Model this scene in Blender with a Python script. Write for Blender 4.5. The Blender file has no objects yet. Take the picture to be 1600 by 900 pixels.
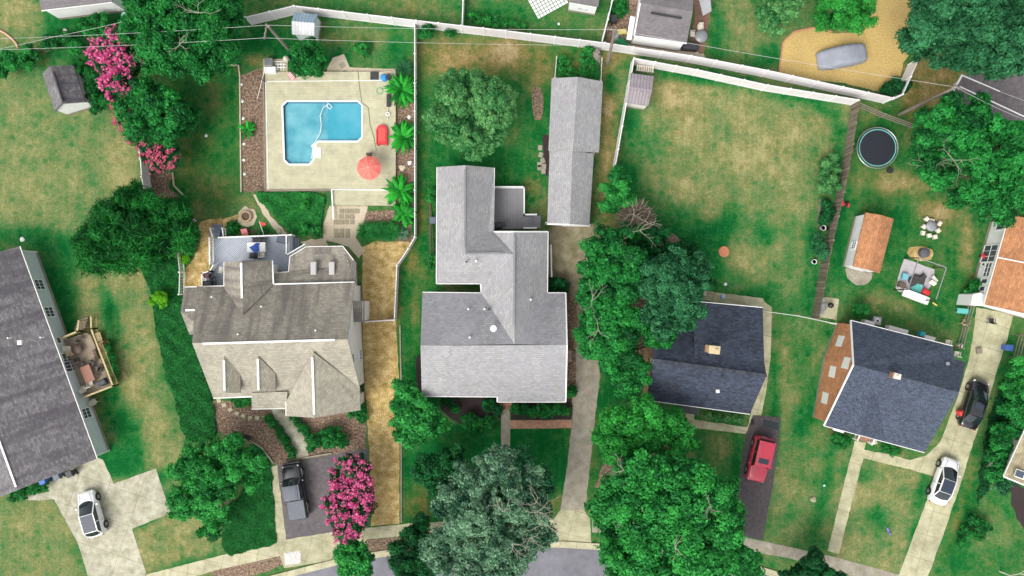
import bpy, math, random
import numpy as np
from mathutils import Vector, Matrix, Euler

# ------------------------------------------------------------------ camera, sky, sun, exposure
SC = bpy.context.scene
COL = SC.collection
H = 66.7            # drone height in metres
S = 16.0            # photo pixels per metre on the ground
cam_d = bpy.data.cameras.new('drone_camera'); cam_d.lens = 24; cam_d.sensor_width = 36
cam_d.clip_end = 3000
cam = bpy.data.objects.new('drone_camera', cam_d); COL.objects.link(cam)
cam.location = (0, 0, H); cam.rotation_euler = (0, 0, 0)
SC.camera = cam
SUN_DIR = Vector((-0.50, -0.62, 0.95)).normalized()       # towards the sun (from the lower left of the photo)
w = bpy.data.worlds.new('World'); SC.world = w; w.use_nodes = True
nt = w.node_tree; bg = nt.nodes['Background']; bg.inputs['Strength'].default_value = 0.15
sky = nt.nodes.new('ShaderNodeTexSky'); sky.sky_type = 'NISHITA'; sky.sun_disc = False
sky.sun_elevation = math.asin(SUN_DIR.z); sky.sun_rotation = math.atan2(SUN_DIR.x, SUN_DIR.y)
sky.dust_density = 3.0; sky.air_density = 1.0
hs = nt.nodes.new('ShaderNodeHueSaturation'); hs.inputs['Saturation'].default_value = 0.2
nt.links.new(sky.outputs[0], hs.inputs['Color']); nt.links.new(hs.outputs[0], bg.inputs['Color'])
sd = bpy.data.lights.new('sun', 'SUN'); sd.energy = 1.25; sd.angle = math.radians(38); sd.color = (1, 0.96, 0.9)
sun = bpy.data.objects.new('sun', sd); COL.objects.link(sun)
sun.rotation_euler = SUN_DIR.to_track_quat('Z', 'Y').to_euler()
SC.view_settings.view_transform = 'Standard'; SC.view_settings.look = 'None'
SC.view_settings.exposure = 0.82; SC.view_settings.gamma = 1.0
SC.view_settings.use_curve_mapping = False
SC.render.engine = 'CYCLES'
SC.cycles.max_bounces = 5; SC.cycles.diffuse_bounces = 3; SC.cycles.transparent_max_bounces = 6

RNG = random.Random(7)
NP = np.random.default_rng(11)

def W(px, py, z=0.0):
    """map a spot read off the photo at a known real height to its place in the world"""
    r = (H - z) / H
    return Vector(((px - 800) / S * r, (450 - py) / S * r, z))

# ------------------------------------------------------------------ mesh builder
class MB:
    def __init__(s): s.v = []; s.f = []; s.sm = []
    def add(s, vs, fs, smooth=False):
        o = len(s.v); s.v += [tuple(v) for v in vs]
        s.f += [tuple(i + o for i in f) for f in fs]; s.sm += [smooth] * len(fs); return s
    def box(s, c, d, rot=0.0, tilt=None):
        hx, hy, hz = d[0] / 2, d[1] / 2, d[2] / 2
        m = Matrix.Rotation(rot, 3, 'Z')
        if tilt: m = m @ Matrix.Rotation(tilt[0], 3, 'X') @ Matrix.Rotation(tilt[1], 3, 'Y')
        vs = [Vector(c) + m @ Vector((x * hx, y * hy, z * hz)) for x in (-1, 1) for y in (-1, 1) for z in (-1, 1)]
        return s.add(vs, [(0, 1, 3, 2), (4, 6, 7, 5), (0, 4, 5, 1), (2, 3, 7, 6), (0, 2, 6, 4), (1, 5, 7, 3)])
    def rbox(s, c, d, rot=0.0, b=0.03):
        """box with a chamfered top"""
        hx, hy, hz = d[0] / 2, d[1] / 2, d[2] / 2; m = Matrix.Rotation(rot, 3, 'Z'); vs = []
        for (ix, iy, z) in ((hx - b, hy - b, -hz), (hx, hy, -hz + b), (hx, hy, hz - b), (hx - b, hy - b, hz)):
            for sx, sy in ((-1, -1), (1, -1), (1, 1), (-1, 1)):
                vs.append(Vector(c) + m @ Vector((sx * ix, sy * iy, z)))
        fs = [(3, 2, 1, 0), (12, 13, 14, 15)]
        for k in range(3):
            for i in range(4):
                j = (i + 1) % 4; fs.append((k * 4 + i, k * 4 + j, k * 4 + 4 + j, k * 4 + 4 + i))
        return s.add(vs, fs)
    def tube(s, p, q, r, r2=None, n=8, caps=True):
        p = Vector(p); q = Vector(q); r2 = r if r2 is None else r2
        d = (q - p)
        if d.length < 1e-6: return s
        d.normalize(); a = d.orthogonal().normalized(); b = d.cross(a)
        vs = []
        for (o, rr) in ((p, r), (q, r2)):
            for i in range(n):
                t = 2 * math.pi * i / n; vs.append(o + (a * math.cos(t) + b * math.sin(t)) * rr)
        fs = [(i, (i + 1) % n, n + (i + 1) % n, n + i) for i in range(n)]
        s.add(vs, fs, n > 6)
        if caps: s.add(vs, [tuple(range(n - 1, -1, -1)), tuple(range(n, 2 * n))])
        return s
    def path(s, pts, r, n=6):
        for a, b in zip(pts[:-1], pts[1:]): s.tube(a, b, r, n=n, caps=True)
        return s
    def lathe(s, c, prof, n=20, smooth=True):
        """prof: (radius, z) list, from bottom to top"""
        vs = []
        for (r, z) in prof:
            for i in range(n):
                t = 2 * math.pi * i / n; vs.append((c[0] + r * math.cos(t), c[1] + r * math.sin(t), c[2] + z))
        fs = []
        for k in range(len(prof) - 1):
            for i in range(n):
                j = (i + 1) % n; fs.append((k * n + i, k * n + j, (k + 1) * n + j, (k + 1) * n + i))
        s.add(vs, fs, smooth)
        k = len(prof) - 1
        s.add(vs, [tuple(range(n - 1, -1, -1)), tuple(range(k * n, k * n + n))]); return s
    def prism(s, poly, z0, z1):
        n = len(poly); vs = [(p[0], p[1], z0) for p in poly] + [(p[0], p[1], z1) for p in poly]
        fs = [tuple(range(n)), tuple(range(2 * n - 1, n - 1, -1))] + [(i, n + i, n + (i + 1) % n, (i + 1) % n) for i in range(n)]
        ar = sum(poly[i][0] * poly[(i + 1) % n][1] - poly[(i + 1) % n][0] * poly[i][1] for i in range(n))
        if ar > 0: fs = [tuple(reversed(f)) for f in fs]
        return s.add(vs, fs)
    def mesh(s, name, mats, org=(0, 0, 0), urot=0.0):
        me = bpy.data.meshes.new(name)
        ox, oy, oz = org
        me.from_pydata([(x - ox, y - oy, z - oz) for x, y, z in s.v], [], s.f)
        me.polygons.foreach_set('use_smooth', s.sm)
        uv = me.uv_layers.new(name='UVMap')
        data = []
        for p in me.polygons:
            n = p.normal
            if abs(n.z) > 0.999: u = Vector((math.cos(urot), math.sin(urot), 0)); v = Vector((-math.sin(urot), math.cos(urot), 0))
            else:
                u = Vector((0, 0, 1)).cross(n)
                if u.length < 1e-5: u = Vector((1, 0, 0))
                u.normalize(); v = n.cross(u)
            for li in p.loop_indices:
                co = me.vertices[me.loops[li].vertex_index].co
                co = Vector((co.x + ox, co.y + oy, co.z + oz))
                data += [co.dot(u), co.dot(v)]
        uv.data.foreach_set('uv', data)
        for m in (mats if isinstance(mats, (list, tuple)) else [mats]): me.materials.append(m)
        return me

ORG = {}
def props(o, label=None, cat=None, group=None, kind=None):
    if label: o['label'] = label
    if cat: o['category'] = cat
    if group: o['group'] = group
    if kind: o['kind'] = kind
    return o
def thing(name, label, cat, loc=(0, 0, 0), group=None):
    o = bpy.data.objects.new(name, None); COL.objects.link(o); o.location = loc; o.empty_display_size = 0.3
    ORG[o.name] = tuple(loc); return props(o, label, cat, group)
def part(name, mb, m, parent, label=None, urot=0.0, kind=None):
    org = ORG[parent.name]
    o = bpy.data.objects.new(name, mb.mesh(name, m, org, urot)); COL.objects.link(o); o.parent = parent
    ORG[o.name] = org
    return props(o, label, None, None, kind)
def solo(name, mb, m, label=None, cat=None, group=None, kind=None, urot=0.0, org=None):
    if org is None:
        xs = [v[0] for v in mb.v]; ys = [v[1] for v in mb.v]; zs = [v[2] for v in mb.v]
        org = ((min(xs) + max(xs)) / 2, (min(ys) + max(ys)) / 2, min(zs))
    o = bpy.data.objects.new(name, mb.mesh(name, m, org, urot)); COL.objects.link(o); o.location = org
    ORG[o.name] = tuple(org)
    return props(o, label, cat, group, kind)
def copy_thing(root, loc, rz=0.0, label=None, scale=None):
    r = root.copy(); COL.objects.link(r); r.location = loc; r.rotation_euler = (0, 0, rz)
    if scale: r.scale = (scale,) * 3
    if label: r['label'] = label
    for ch in list(root.children):
        c = ch.copy(); COL.objects.link(c); c.parent = r
        for g in list(ch.children):
            d = g.copy(); COL.objects.link(d); d.parent = c
    return r
class Kind:
    """builds a thing once at the origin, then copies it"""
    def __init__(s, maker): s.maker = maker; s.first = None
    def __call__(s, loc, rz, label, scale=None):
        if s.first is None:
            s.first = s.maker(); o = s.first
            o.location = loc; o.rotation_euler = (0, 0, rz); o['label'] = label
            if scale: o.scale = (scale,) * 3
            return o
        return copy_thing(s.first, loc, rz, label, scale or 1.0)

# ------------------------------------------------------------------ materials
MATS = {}
class N:
    """tiny helper around one node tree"""
    def __init__(s, name):
        s.m = bpy.data.materials.new(name); s.m.use_nodes = True; s.t = s.m.node_tree
        s.b = s.t.nodes['Principled BSDF']; s.out = s.t.nodes['Material Output']
    def n(s, typ, **kw):
        x = s.t.nodes.new(typ)
        for k, v in kw.items():
            if hasattr(x, k): setattr(x, k, v)
        return x
    def l(s, a, b): s.t.links.new(a, b)
    def noise(s, vec, scale, detail=4, rough=0.55):
        x = s.n('ShaderNodeTexNoise'); x.inputs['Scale'].default_value = scale
        x.inputs['Detail'].default_value = detail; x.inputs['Roughness'].default_value = rough
        if vec is not None: s.l(vec, x.inputs['Vector'])
        return x.outputs['Fac']
    def ramp(s, fac, stops):
        x = s.n('ShaderNodeValToRGB'); e = x.color_ramp.elements
        while len(e) > 2: e.remove(e[-1])
        e[0].position = stops[0][0]; e[0].color = (*stops[0][1], 1); e[1].position = stops[-1][0]; e[1].color = (*stops[-1][1], 1)
        for p, c in stops[1:-1]:
            q = e.new(p); q.color = (*c, 1)
        s.l(fac, x.inputs[0]); return x.outputs[0]
    def mix(s, fac, a, b, mode='MIX'):
        x = s.n('ShaderNodeMix'); x.data_type = 'RGBA'; x.blend_type = mode
        for sock, val in ((x.inputs[0], fac), (x.inputs[6], a), (x.inputs[7], b)):
            if isinstance(val, (int, float)): sock.default_value = val
            elif isinstance(val, tuple): sock.default_value = (*val[:3], 1)
            else: s.l(val, sock)
        return x.outputs[2]
    def math(s, op, a, b=0.0, clamp=False):
        x = s.n('ShaderNodeMath'); x.operation = op; x.use_clamp = clamp
        for sock, val in ((x.inputs[0], a), (x.inputs[1], b)):
            if isinstance(val, (int, float)): sock.default_value = val
            else: s.l(val, sock)
        return x.outputs[0]
    def geo(s): return s.n('ShaderNodeNewGeometry').outputs['Position']
    def uv(s): return s.n('ShaderNodeUVMap').outputs[0]
    def mapped(s, vec, scale=(1, 1, 1), rot=(0, 0, 0)):
        x = s.n('ShaderNodeMapping'); x.inputs['Scale'].default_value = scale; x.inputs['Rotation'].default_value = rot
        s.l(vec, x.inputs[0]); return x.outputs[0]
    def bump(s, h, strength, dist=0.02):
        x = s.n('ShaderNodeBump'); x.inputs['Strength'].default_value = strength; x.inputs['Distance'].default_value = dist
        s.l(h, x.inputs['Height']); s.l(x.outputs[0], s.b.inputs['Normal'])
    def color(s, c):
        if isinstance(c, tuple): s.b.inputs['Base Color'].default_value = (*c, 1)
        else: s.l(c, s.b.inputs['Base Color'])

def sc(c, k): return tuple(min(1, x * k) for x in c)
def plain(name, c, rough=0.6, metal=0.0, var=0.18, scale=3.0, coat=0.0, bump=0.0):
    key = ('p', name)
    if key in MATS: return MATS[key]
    n = N(name); p = n.geo()
    f = n.noise(p, scale, 5); f2 = n.noise(p, scale * 9, 3)
    f = n.math('ADD', n.math('MULTIPLY', f, 0.65), n.math('MULTIPLY', f2, 0.35))
    n.color(n.ramp(f, [(0.3, sc(c, 1 - var)), (0.7, sc(c, 1 + var))]))
    n.b.inputs['Roughness'].default_value = rough; n.b.inputs['Metallic'].default_value = metal
    n.b.inputs['Coat Weight'].default_value = coat
    if bump: n.bump(f2, bump)
    MATS[key] = n.m; return n.m

def shingle(name, c, course=0.22, streak=0.25, streakc=None, speck=0.25, tabvar=0.35, big=0.2, dist=0.5):
    n = N(name); uv = n.uv()
    br = n.n('ShaderNodeTexBrick'); br.offset = 0.5
    br.inputs['Scale'].default_value = 1.0; br.inputs['Brick Width'].default_value = 0.33; br.inputs['Row Height'].default_value = course
    br.inputs['Mortar Size'].default_value = 0.012; br.inputs['Mortar Smooth'].default_value = 0.3
    br.inputs['Color1'].default_value = (*sc(c, 1 - tabvar), 1); br.inputs['Color2'].default_value = (*sc(c, 1 + tabvar), 1)
    br.inputs['Mortar'].default_value = (*sc(c, 0.55), 1)
    n.l(uv, br.inputs['Vector'])
    sp = n.noise(n.geo(), 14, 3, 0.7)
    col = n.mix(1.0, br.outputs['Color'], n.ramp(sp, [(0.3, (1 - speck,) * 3), (0.7, (1 + speck,) * 3)]), 'MULTIPLY')
    bg_ = n.noise(n.geo(), 0.35, 5, 0.6)
    col = n.mix(1.0, col, n.ramp(bg_, [(0.3, (1 - big,) * 3), (0.7, (1 + big * 0.6,) * 3)]), 'MULTIPLY')
    st = n.noise(n.mapped(uv, (0.9, 0.11, 1)), 1.0, 4, 0.55)     # weather streaks running down the slope
    stf = n.ramp(st, [(0.46, (0, 0, 0)), (0.62, (1, 1, 1))])
    stf = n.math('MULTIPLY', stf, streak)
    col = n.mix(stf, col, streakc or sc(c, 0.45))
    n.color(col); n.b.inputs['Roughness'].default_value = 0.9
    n.bump(br.outputs['Fac'], 0.4, -0.01)
    return n.m

def boards(name, c, width=0.14, rot=0.0, gap=0.35, rough=0.75, var=0.2, length=3.0, gapw=0.012, dirt=0.2):
    n = N(name); uv = n.mapped(n.uv(), rot=(0, 0, rot))
    br = n.n('ShaderNodeTexBrick'); br.offset = 0.37
    br.inputs['Scale'].default_value = 1.0; br.inputs['Brick Width'].default_value = length; br.inputs['Row Height'].default_value = width
    br.inputs['Mortar Size'].default_value = gapw; br.inputs['Mortar Smooth'].default_value = 0.1
    br.inputs['Color1'].default_value = (*sc(c, 1 - var), 1); br.inputs['Color2'].default_value = (*sc(c, 1 + var), 1)
    br.inputs['Mortar'].default_value = (*sc(c, gap), 1)
    n.l(uv, br.inputs['Vector'])
    f = n.noise(n.geo(), 1.1, 6, 0.65)
    n.color(n.mix(1.0, br.outputs['Color'], n.ramp(f, [(0.3, (1 - dirt,) * 3), (0.7, (1 + dirt * 0.6,) * 3)]), 'MULTIPLY'))
    n.b.inputs['Roughness'].default_value = rough; n.bump(br.outputs['Fac'], 0.5, -0.008)
    return n.m

def brickmat(name, c, mortar=(0.45, 0.42, 0.38), w_=0.22, h_=0.075, rot=0.0):
    n = N(name); br = n.n('ShaderNodeTexBrick')
    br.inputs['Scale'].default_value = 1.0; br.inputs['Brick Width'].default_value = w_; br.inputs['Row Height'].default_value = h_
    br.inputs['Mortar Size'].default_value = 0.006
    br.inputs['Color1'].default_value = (*sc(c, 0.75), 1); br.inputs['Color2'].default_value = (*sc(c, 1.25), 1)
    br.inputs['Mortar'].default_value = (*mortar, 1)
    n.l(n.mapped(n.uv(), rot=(0, 0, rot)), br.inputs['Vector'])
    f = n.noise(n.geo(), 1.5, 5)
    n.color(n.mix(1.0, br.outputs['Color'], n.ramp(f, [(0.3, (0.8,) * 3), (0.7, (1.15,) * 3)]), 'MULTIPLY'))
    n.b.inputs['Roughness'].default_value = 0.9; n.bump(br.outputs['Fac'], 0.5, -0.008)
    return n.m

def mottled(name, stops, scale=6.0, fine=22.0, rough=0.95, bump=0.5, mixf=0.5, joint=None, jrot=0.0, dist=0.03, crack=0.0):
    """granular ground cover; joint = spacing in metres of scored lines"""
    n = N(name); p = n.geo()
    f = n.math('ADD', n.math('MULTIPLY', n.noise(p, scale, 6, 0.65), 1 - mixf), n.math('MULTIPLY', n.noise(p, fine, 3, 0.7), mixf))
    stops = [(0.5 + (q - 0.5) * 0.62, c_) for q, c_ in stops]
    col = n.ramp(f, stops)
    big = n.noise(p, 0.22, 4, 0.6)
    col = n.mix(1.0, col, n.ramp(big, [(0.3, (0.84,) * 3), (0.7, (1.12,) * 3)]), 'MULTIPLY')
    if joint:
        br = n.n('ShaderNodeTexBrick'); br.offset = 0.0
        br.inputs['Scale'].default_value = 1.0; br.inputs['Brick Width'].default_value = joint; br.inputs['Row Height'].default_value = joint
        br.inputs['Mortar Size'].default_value = 0.02; br.inputs['Color1'].default_value = (1, 1, 1, 1); br.inputs['Color2'].default_value = (.9, .9, .9, 1)
        br.inputs['Mortar'].default_value = (.5, .5, .45, 1)
        n.l(n.mapped(p, rot=(0, 0, jrot)), br.inputs['Vector'])
        col = n.mix(1.0, col, br.outputs['Color'], 'MULTIPLY')
    if crack > 1:
        vo = n.n('ShaderNodeTexVoronoi'); vo.feature = 'DISTANCE_TO_EDGE'; vo.inputs['Scale'].default_value = 0.35
        ns = n.n('ShaderNodeTexNoise'); ns.inputs['Scale'].default_value = 1.2; n.l(p, ns.inputs['Vector'])
        n.l(n.mix(0.35, p, ns.outputs['Color'], 'ADD'), vo.inputs['Vector'])
        cf = n.ramp(vo.outputs['Distance'], [(0.0, (1, 1, 1)), (0.012, (0, 0, 0))])
        col = n.mix(n.math('MULTIPLY', cf, crack), col, (0.08, 0.08, 0.06))
    n.color(col); n.b.inputs['Roughness'].default_value = rough
    if bump: n.bump(f, bump, dist)
    return n.m

def leafmat(name, dark, light, trans=0.35, hue=0.0):
    key = ('l', name)
    if key in MATS: return MATS[key]
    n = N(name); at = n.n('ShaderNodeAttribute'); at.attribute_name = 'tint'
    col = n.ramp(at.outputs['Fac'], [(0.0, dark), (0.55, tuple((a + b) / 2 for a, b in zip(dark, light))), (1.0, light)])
    n.color(col); n.b.inputs['Roughness'].default_value = 0.65; n.b.inputs['Specular IOR Level'].default_value = 0.25
    tr = n.n('ShaderNodeBsdfTranslucent'); n.l(col, tr.inputs['Color'])
    mx = n.n('ShaderNodeMixShader'); mx.inputs[0].default_value = trans
    n.l(n.b.outputs[0], mx.inputs[1]); n.l(tr.outputs[0], mx.inputs[2]); n.l(mx.outputs[0], n.out.inputs[0])
    MATS[key] = n.m; return n.m

def glassy(name, c, rough=0.06, spec=0.6):
    key = ('g', name)
    if key in MATS: return MATS[key]
    n = N(name); n.color(c); n.b.inputs['Roughness'].default_value = rough; n.b.inputs['Specular IOR Level'].default_value = spec
    MATS[key] = n.m; return n.m

WHITE = plain('white_vinyl', (0.78, 0.78, 0.77), 0.45, var=0.05)
WHITE2 = plain('white_paint', (0.72, 0.72, 0.70), 0.6, var=0.08)
DARK = plain('dark_plastic', (0.03, 0.032, 0.036), 0.5)
BLACKM = plain('black_metal', (0.015, 0.015, 0.017), 0.4)
STEEL = plain('grey_metal', (0.35, 0.36, 0.37), 0.4, 0.7)
GREYP = plain('grey_plastic', (0.25, 0.26, 0.28), 0.55)
TAN = plain('tan_wicker', (0.42, 0.33, 0.2), 0.8)
PALE = plain('pale_plastic', (0.62, 0.58, 0.48), 0.6)
RED = plain('red_plastic', (0.55, 0.03, 0.03), 0.5)
BLUE = plain('blue_plastic', (0.03, 0.1, 0.4), 0.5)
WINGLASS = glassy('window_glass', (0.06, 0.08, 0.11))
RUBBER = plain('rubber', (0.02, 0.02, 0.02), 0.85)
SOIL = plain('bark', (0.12, 0.09, 0.065), 0.95, var=0.4, scale=6)
TIMBER = boards('yellow_timber', (0.5, 0.4, 0.2), 0.14, var=0.12)
# ------------------------------------------------------------------ the ground: one sheet, its grass drier or lusher by place, shade partly painted in
def ground():
    ins = lambda a, b, st: list(np.arange(a, b + 1e-6, st))
    xs = [-900, -400, -180, -90, -70] + ins(-58, 58, 0.4) + [70, 90, 180, 400, 900]
    ys = [-900, -400, -180, -90, -50] + ins(-34, 34, 0.4) + [50, 90, 180, 400, 900]
    X, Y = np.meshgrid(np.array(xs, float), np.array(ys, float)); nx, ny = len(xs), len(ys)
    PX = 800 + X * S; PY = 450 - Y * S
    dry = np.full(X.shape, 0.42); warm = np.full(X.shape, 0.2)  # low dry: lush grass, and painted shade beside houses and trees
    def rect(x0, y0, x1, y1, d, wm=None, soft=8):
        f = 1 / (1 + np.exp(-(PX - x0) / soft * 2)) * 1 / (1 + np.exp((PX - x1) / soft * 2)) * 1 / (1 + np.exp(-(PY - y0) / soft * 2)) * 1 / (1 + np.exp((PY - y1) / soft * 2))
        dry[:] = dry * (1 - f) + d * f
        if wm is not None: warm[:] = warm * (1 - f) + wm * f
    def ell(x, y, rx, ry, d, wm=None, rot=0, k=1.0):
        c, s_ = math.cos(math.radians(rot)), math.sin(math.radians(rot))
        dx, dy = PX - x, PY - y; u = (dx * c + dy * s_) / rx; v = (-dx * s_ + dy * c) / ry
        f = np.exp(-(u * u + v * v) ** 1.4) * k
        dry[:] = dry * (1 - f) + d * f
        if wm is not None: warm[:] = warm * (1 - f) + wm * f
    # far west lawns
    rect(-400, -200, 225, 400, 0.60, 0.05, 20); rect(60, -100, 380, 100, 0.12, 0.1, 18); ell(25, 25, 35, 40, 0.72, 0.2)
    ell(30, 95, 45, 18, 0.15); ell(130, 190, 30, 20, .5); ell(60, 280, 60, 80, 0.66, 0.05); ell(190, 250, 20, 60, 0.8, .2); ell(80, 375, 60, 18, 0.12); ell(20, 370, 60, 16, .2)
    rect(60, 385, 125, 520, 0.06, None, 12); rect(125, 400, 240, 560, 0.68, 0.15, 12); rect(170, 480, 245, 780, 0.68, 0.15, 12)  # dark green along the long house partly paints its shade
    ell(175, 500, 14, 60, .12, None, -15); ell(185, 620, 26, 90, 0.06, None, -12); ell(215, 700, 25, 40, 0.08); ell(240, 690, 22, 45, .7, .15); ell(270,720,20,50,.65,.15)
    ell(200, 590, 20, 60, 0.75, .2, -14); rect(150, 690, 215, 745, 0.04, None, 8); ell(250, 745, 20, 14, 0.1)
    rect(-200, 775, 118, 1000, 0.62, 0.12, 8); rect(205, 800, 345, 900, 0.70, 0.2, 8); ell(225, 815, 25, 8, .08, None, -22); ell(300, 880, 60, 10, .25, None, -15)
    # yard behind the brown house
    rect(265, 95, 375, 320, 0.25, 0.45, 10); ell(330, 160, 22, 25, .45, .4); ell(360, 150, 10, 60, .05); ell(350, 300, 18, 30, .5, .5); ell(300,270,25,25,.4,.6); rect(375, 40, 650, 115, 0.30, 0.2, 10)
    ell(430, 70, 60, 30, 0.04); ell(560, 60, 60, 18, 0.5, .3); ell(520, 90, 30, 12, .1); ell(620, 75, 20, 25, .2); ell(400, 95, 20, 12, .65, .5)
    rect(380, 0, 950, 35, 0.35, 0.25, 10); ell(640, 8, 60, 16, .5, .4); ell(780, 20, 60, 12, .15)
    # centre lot
    rect(652, 60, 865, 130, 0.55, 0.75, 12); ell(700, 95, 40, 18, .75, .8); ell(790, 80, 25, 18, .95, .75); ell(835, 110, 25, 18, .5, .8)
    rect(655, 125, 860, 300, 0.12, 0.3, 14); ell(835, 130, 16, 25, .6, .6); ell(830, 290, 16, 22, .5, .6); ell(665, 270, 8, 60, .35, .8); ell(800, 200, 25, 40, .3, .3)
    rect(628, 250, 686, 640, 0.10, 0.5, 6); ell(660, 330, 10, 50, .45, .8); ell(645, 410, 12, 30, .55, .9); ell(665, 430, 14, 25, .3, .6); ell(648, 480, 8, 40, .5, .6); ell(676, 520, 8, 40, .3, .8)
    rect(866, 70, 945, 125, 0.35, 0.7, 8); rect(940, 80, 985, 430, 0.68, 0.75, 6); ell(955, 130, 12, 20, .2); ell(960, 180, 14, 20, .9, .9)
    rect(628, 660, 895, 830, 0.08, 0.2, 8); ell(655, 790, 26, 40, 0.4, 0.8); ell(700, 690, 40, 20, .12, .4); ell(870, 790, 14, 25, .4, .7)
    # big back yard
    rect(962, 100, 1340, 500, 0.50, 0.12, 8); ell(1150, 210, 150, 90, 0.72, 0.15); ell(1055, 150, 30, 30, 0.85, .5); ell(1080, 190, 25, 30, .75, .3)
    ell(1090, 118, 110, 12, 0.08, None, 8); ell(1240, 150, 60, 10, .12, None, 8); ell(985, 190, 18, 25, .1); ell(985, 260, 20, 60, 0.1); ell(1005, 230, 25, 30, .3); ell(1290, 170, 25, 12, .15, None, 20)
    ell(1040, 330, 50, 30, 0.35); ell(1070, 300, 40, 25, .75, .2); ell(1120, 340, 30, 25, .72, .2); ell(1060, 375, 70, 35, 0.0, None, 20); ell(1115, 380, 22, 40, 0.05); ell(1135, 345, 18, 30, 0.05, None, 20)
    ell(1160, 420, 25, 35, 0.72, .25, -30); ell(1100, 440, 45, 35, 0.05); ell(1180, 470, 60, 22, 0.10); ell(1195, 360, 18, 30, .1); ell(1150, 440, 18, 12, .3); ell(1230, 330, 40, 40, .62); ell(1240, 420, 35, 45, .45); ell(1270, 460, 20, 40, .12); ell(1310, 250, 10, 70, .08); ell(1270, 400, 12, 60, .12); ell(1195, 250, 40, 40, .78, .2)
    # top right
    rect(1105, -100, 1230, 108, 0.50, 0.15, 8); ell(1120, 60, 12, 50, .1); ell(1200, 90, 30, 20, .15); ell(1160, 60, 30, 30, .62); rect(1345, 160, 1480, 235, 0.3, .6, 10); rect(1410, 95, 1500, 180, .62, .9, 8)
    # trampoline yard
    rect(1325, 200, 1560, 500, 0.26, 0.4, 10); ell(1400, 285, 45, 20, 0.68, 0.6); ell(1465, 330, 40, 25, .72, .7, 20); ell(1510, 390, 14, 50, .75, .45); ell(1345, 290, 20, 20, .35); ell(1310, 370, 16, 90, .02); ell(1400, 350, 25, 40, .1); ell(1410, 480, 25, 12, .6, .3); ell(1370, 470, 20, 20, .55, .3); ell(1460, 480, 30, 25, .2); ell(1500, 460, 22, 40, .08)
    # front yards east
    rect(1190, 495, 1310, 870, 0.45, 0.2, 8); ell(1212, 640, 8, 90, .08); ell(1250, 540, 16, 60, .35); ell(1290, 520, 12, 12, .2); ell(1260, 650, 16, 60, .1, None, 12); ell(1225, 770, 25, 60, .55, .2); ell(1270, 720, 25, 40, .5); ell(1290, 760, 10, 70, .15, None, 14); ell(1225, 600, 10, 50, .55, .3)
    rect(1310, 720, 1450, 900, 0.62, 0.15, 6); ell(1340, 740, 40, 12, .15, None, 12); ell(1440, 765, 10, 40, .12, None, 14); ell(1370, 810, 20, 25, .1); ell(1395, 750, 30, 18, .68, .2); ell(1430, 840, 8, 40, .08, None, 16); ell(1350,775,25,20,.7,.2); ell(1340,850,20,20,.6)
    rect(1075, 665, 1160, 800, 0.28, 0.3, 6); ell(1125, 700, 25, 30, .5, .3); ell(1150, 740, 8, 70, .1); rect(925, 560, 975, 640, .05, .3, 8); rect(925, 640, 960, 820, .2, .8, 8)
    rect(1560, 520, 1700, 1000, 0.22, 0.4, 14); rect(1455, 760, 1620, 1000, 0.28, 0.3, 8); ell(1560, 830, 40, 30, .5, .2); ell(1505, 800, 12, 80, .5, .8, 15); ell(1520, 780, 12, 90, .1, None, 16); ell(1490, 870, 12, 30, .12)
    co = np.stack([X.ravel(), Y.ravel(), np.zeros(X.size)], 1)
    me = bpy.data.meshes.new('ground')
    idx = np.arange(nx * ny).reshape(ny, nx)
    q = np.stack([idx[:-1, :-1], idx[:-1, 1:], idx[1:, 1:], idx[1:, :-1]], -1).reshape(-1, 4)
    me.vertices.add(len(co)); me.vertices.foreach_set('co', co.ravel())
    me.loops.add(q.size); me.loops.foreach_set('vertex_index', q.ravel().astype(np.int32))
    me.polygons.add(len(q)); me.polygons.foreach_set('loop_start', np.arange(0, q.size, 4, dtype=np.int32))
    me.update(calc_edges=True)
    a = me.attributes.new('grass', 'FLOAT_COLOR', 'POINT')
    a.data.foreach_set('color', np.stack([dry.ravel(), warm.ravel(), np.zeros(X.size), np.ones(X.size)], 1).ravel())
    n = N('lawn'); at = n.n('ShaderNodeAttribute'); at.attribute_name = 'grass'
    se = n.n('ShaderNodeSeparateColor'); n.l(at.outputs['Color'], se.inputs[0])
    p = n.geo()
    wp = n.n('ShaderNodeTexNoise'); wp.inputs['Scale'].default_value = 1.3; wp.inputs['Detail'].default_value = 3; n.l(p, wp.inputs['Vector'])
    pw = n.mix(0.5, p, wp.outputs['Color'], 'ADD')
    na = n.noise(pw, 0.42, 7, 0.72); nb = n.noise(pw, 2.2, 6, 0.72); nc = n.noise(p, 6.5, 4, 0.8); nd = n.noise(pw, 0.9, 4, .6)
    t = n.math('ADD', n.math('MULTIPLY', n.math('SUBTRACT', na, 0.5), 1.25), n.math('MULTIPLY', n.math('SUBTRACT', nb, 0.5), 0.8))
    t = n.math('ADD', t, n.math('MULTIPLY', n.math('SUBTRACT', nc, 0.5), 1.1))
    mw = n.noise(n.mapped(p, (2.6, 0.16, 1), (0, 0, math.radians(-8))), 1.0, 3, .6)     # mower and wheel tracks
    t = n.math('ADD', t, n.math('MULTIPLY', n.math('SUBTRACT', mw, 0.5), 0.28))
    vz = n.n('ShaderNodeTexVoronoi'); vz.inputs['Scale'].default_value = 0.9; n.l(pw, vz.inputs['Vector'])      # weed clumps
    t = n.math('SUBTRACT', t, n.math('MULTIPLY', n.ramp(vz.outputs['Distance'], [(0.10, (1, 1, 1)), (0.32, (0, 0, 0))]), n.math('MULTIPLY', nb, 0.40)))
    d = n.math('ADD', se.outputs[0], t, True)
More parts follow.
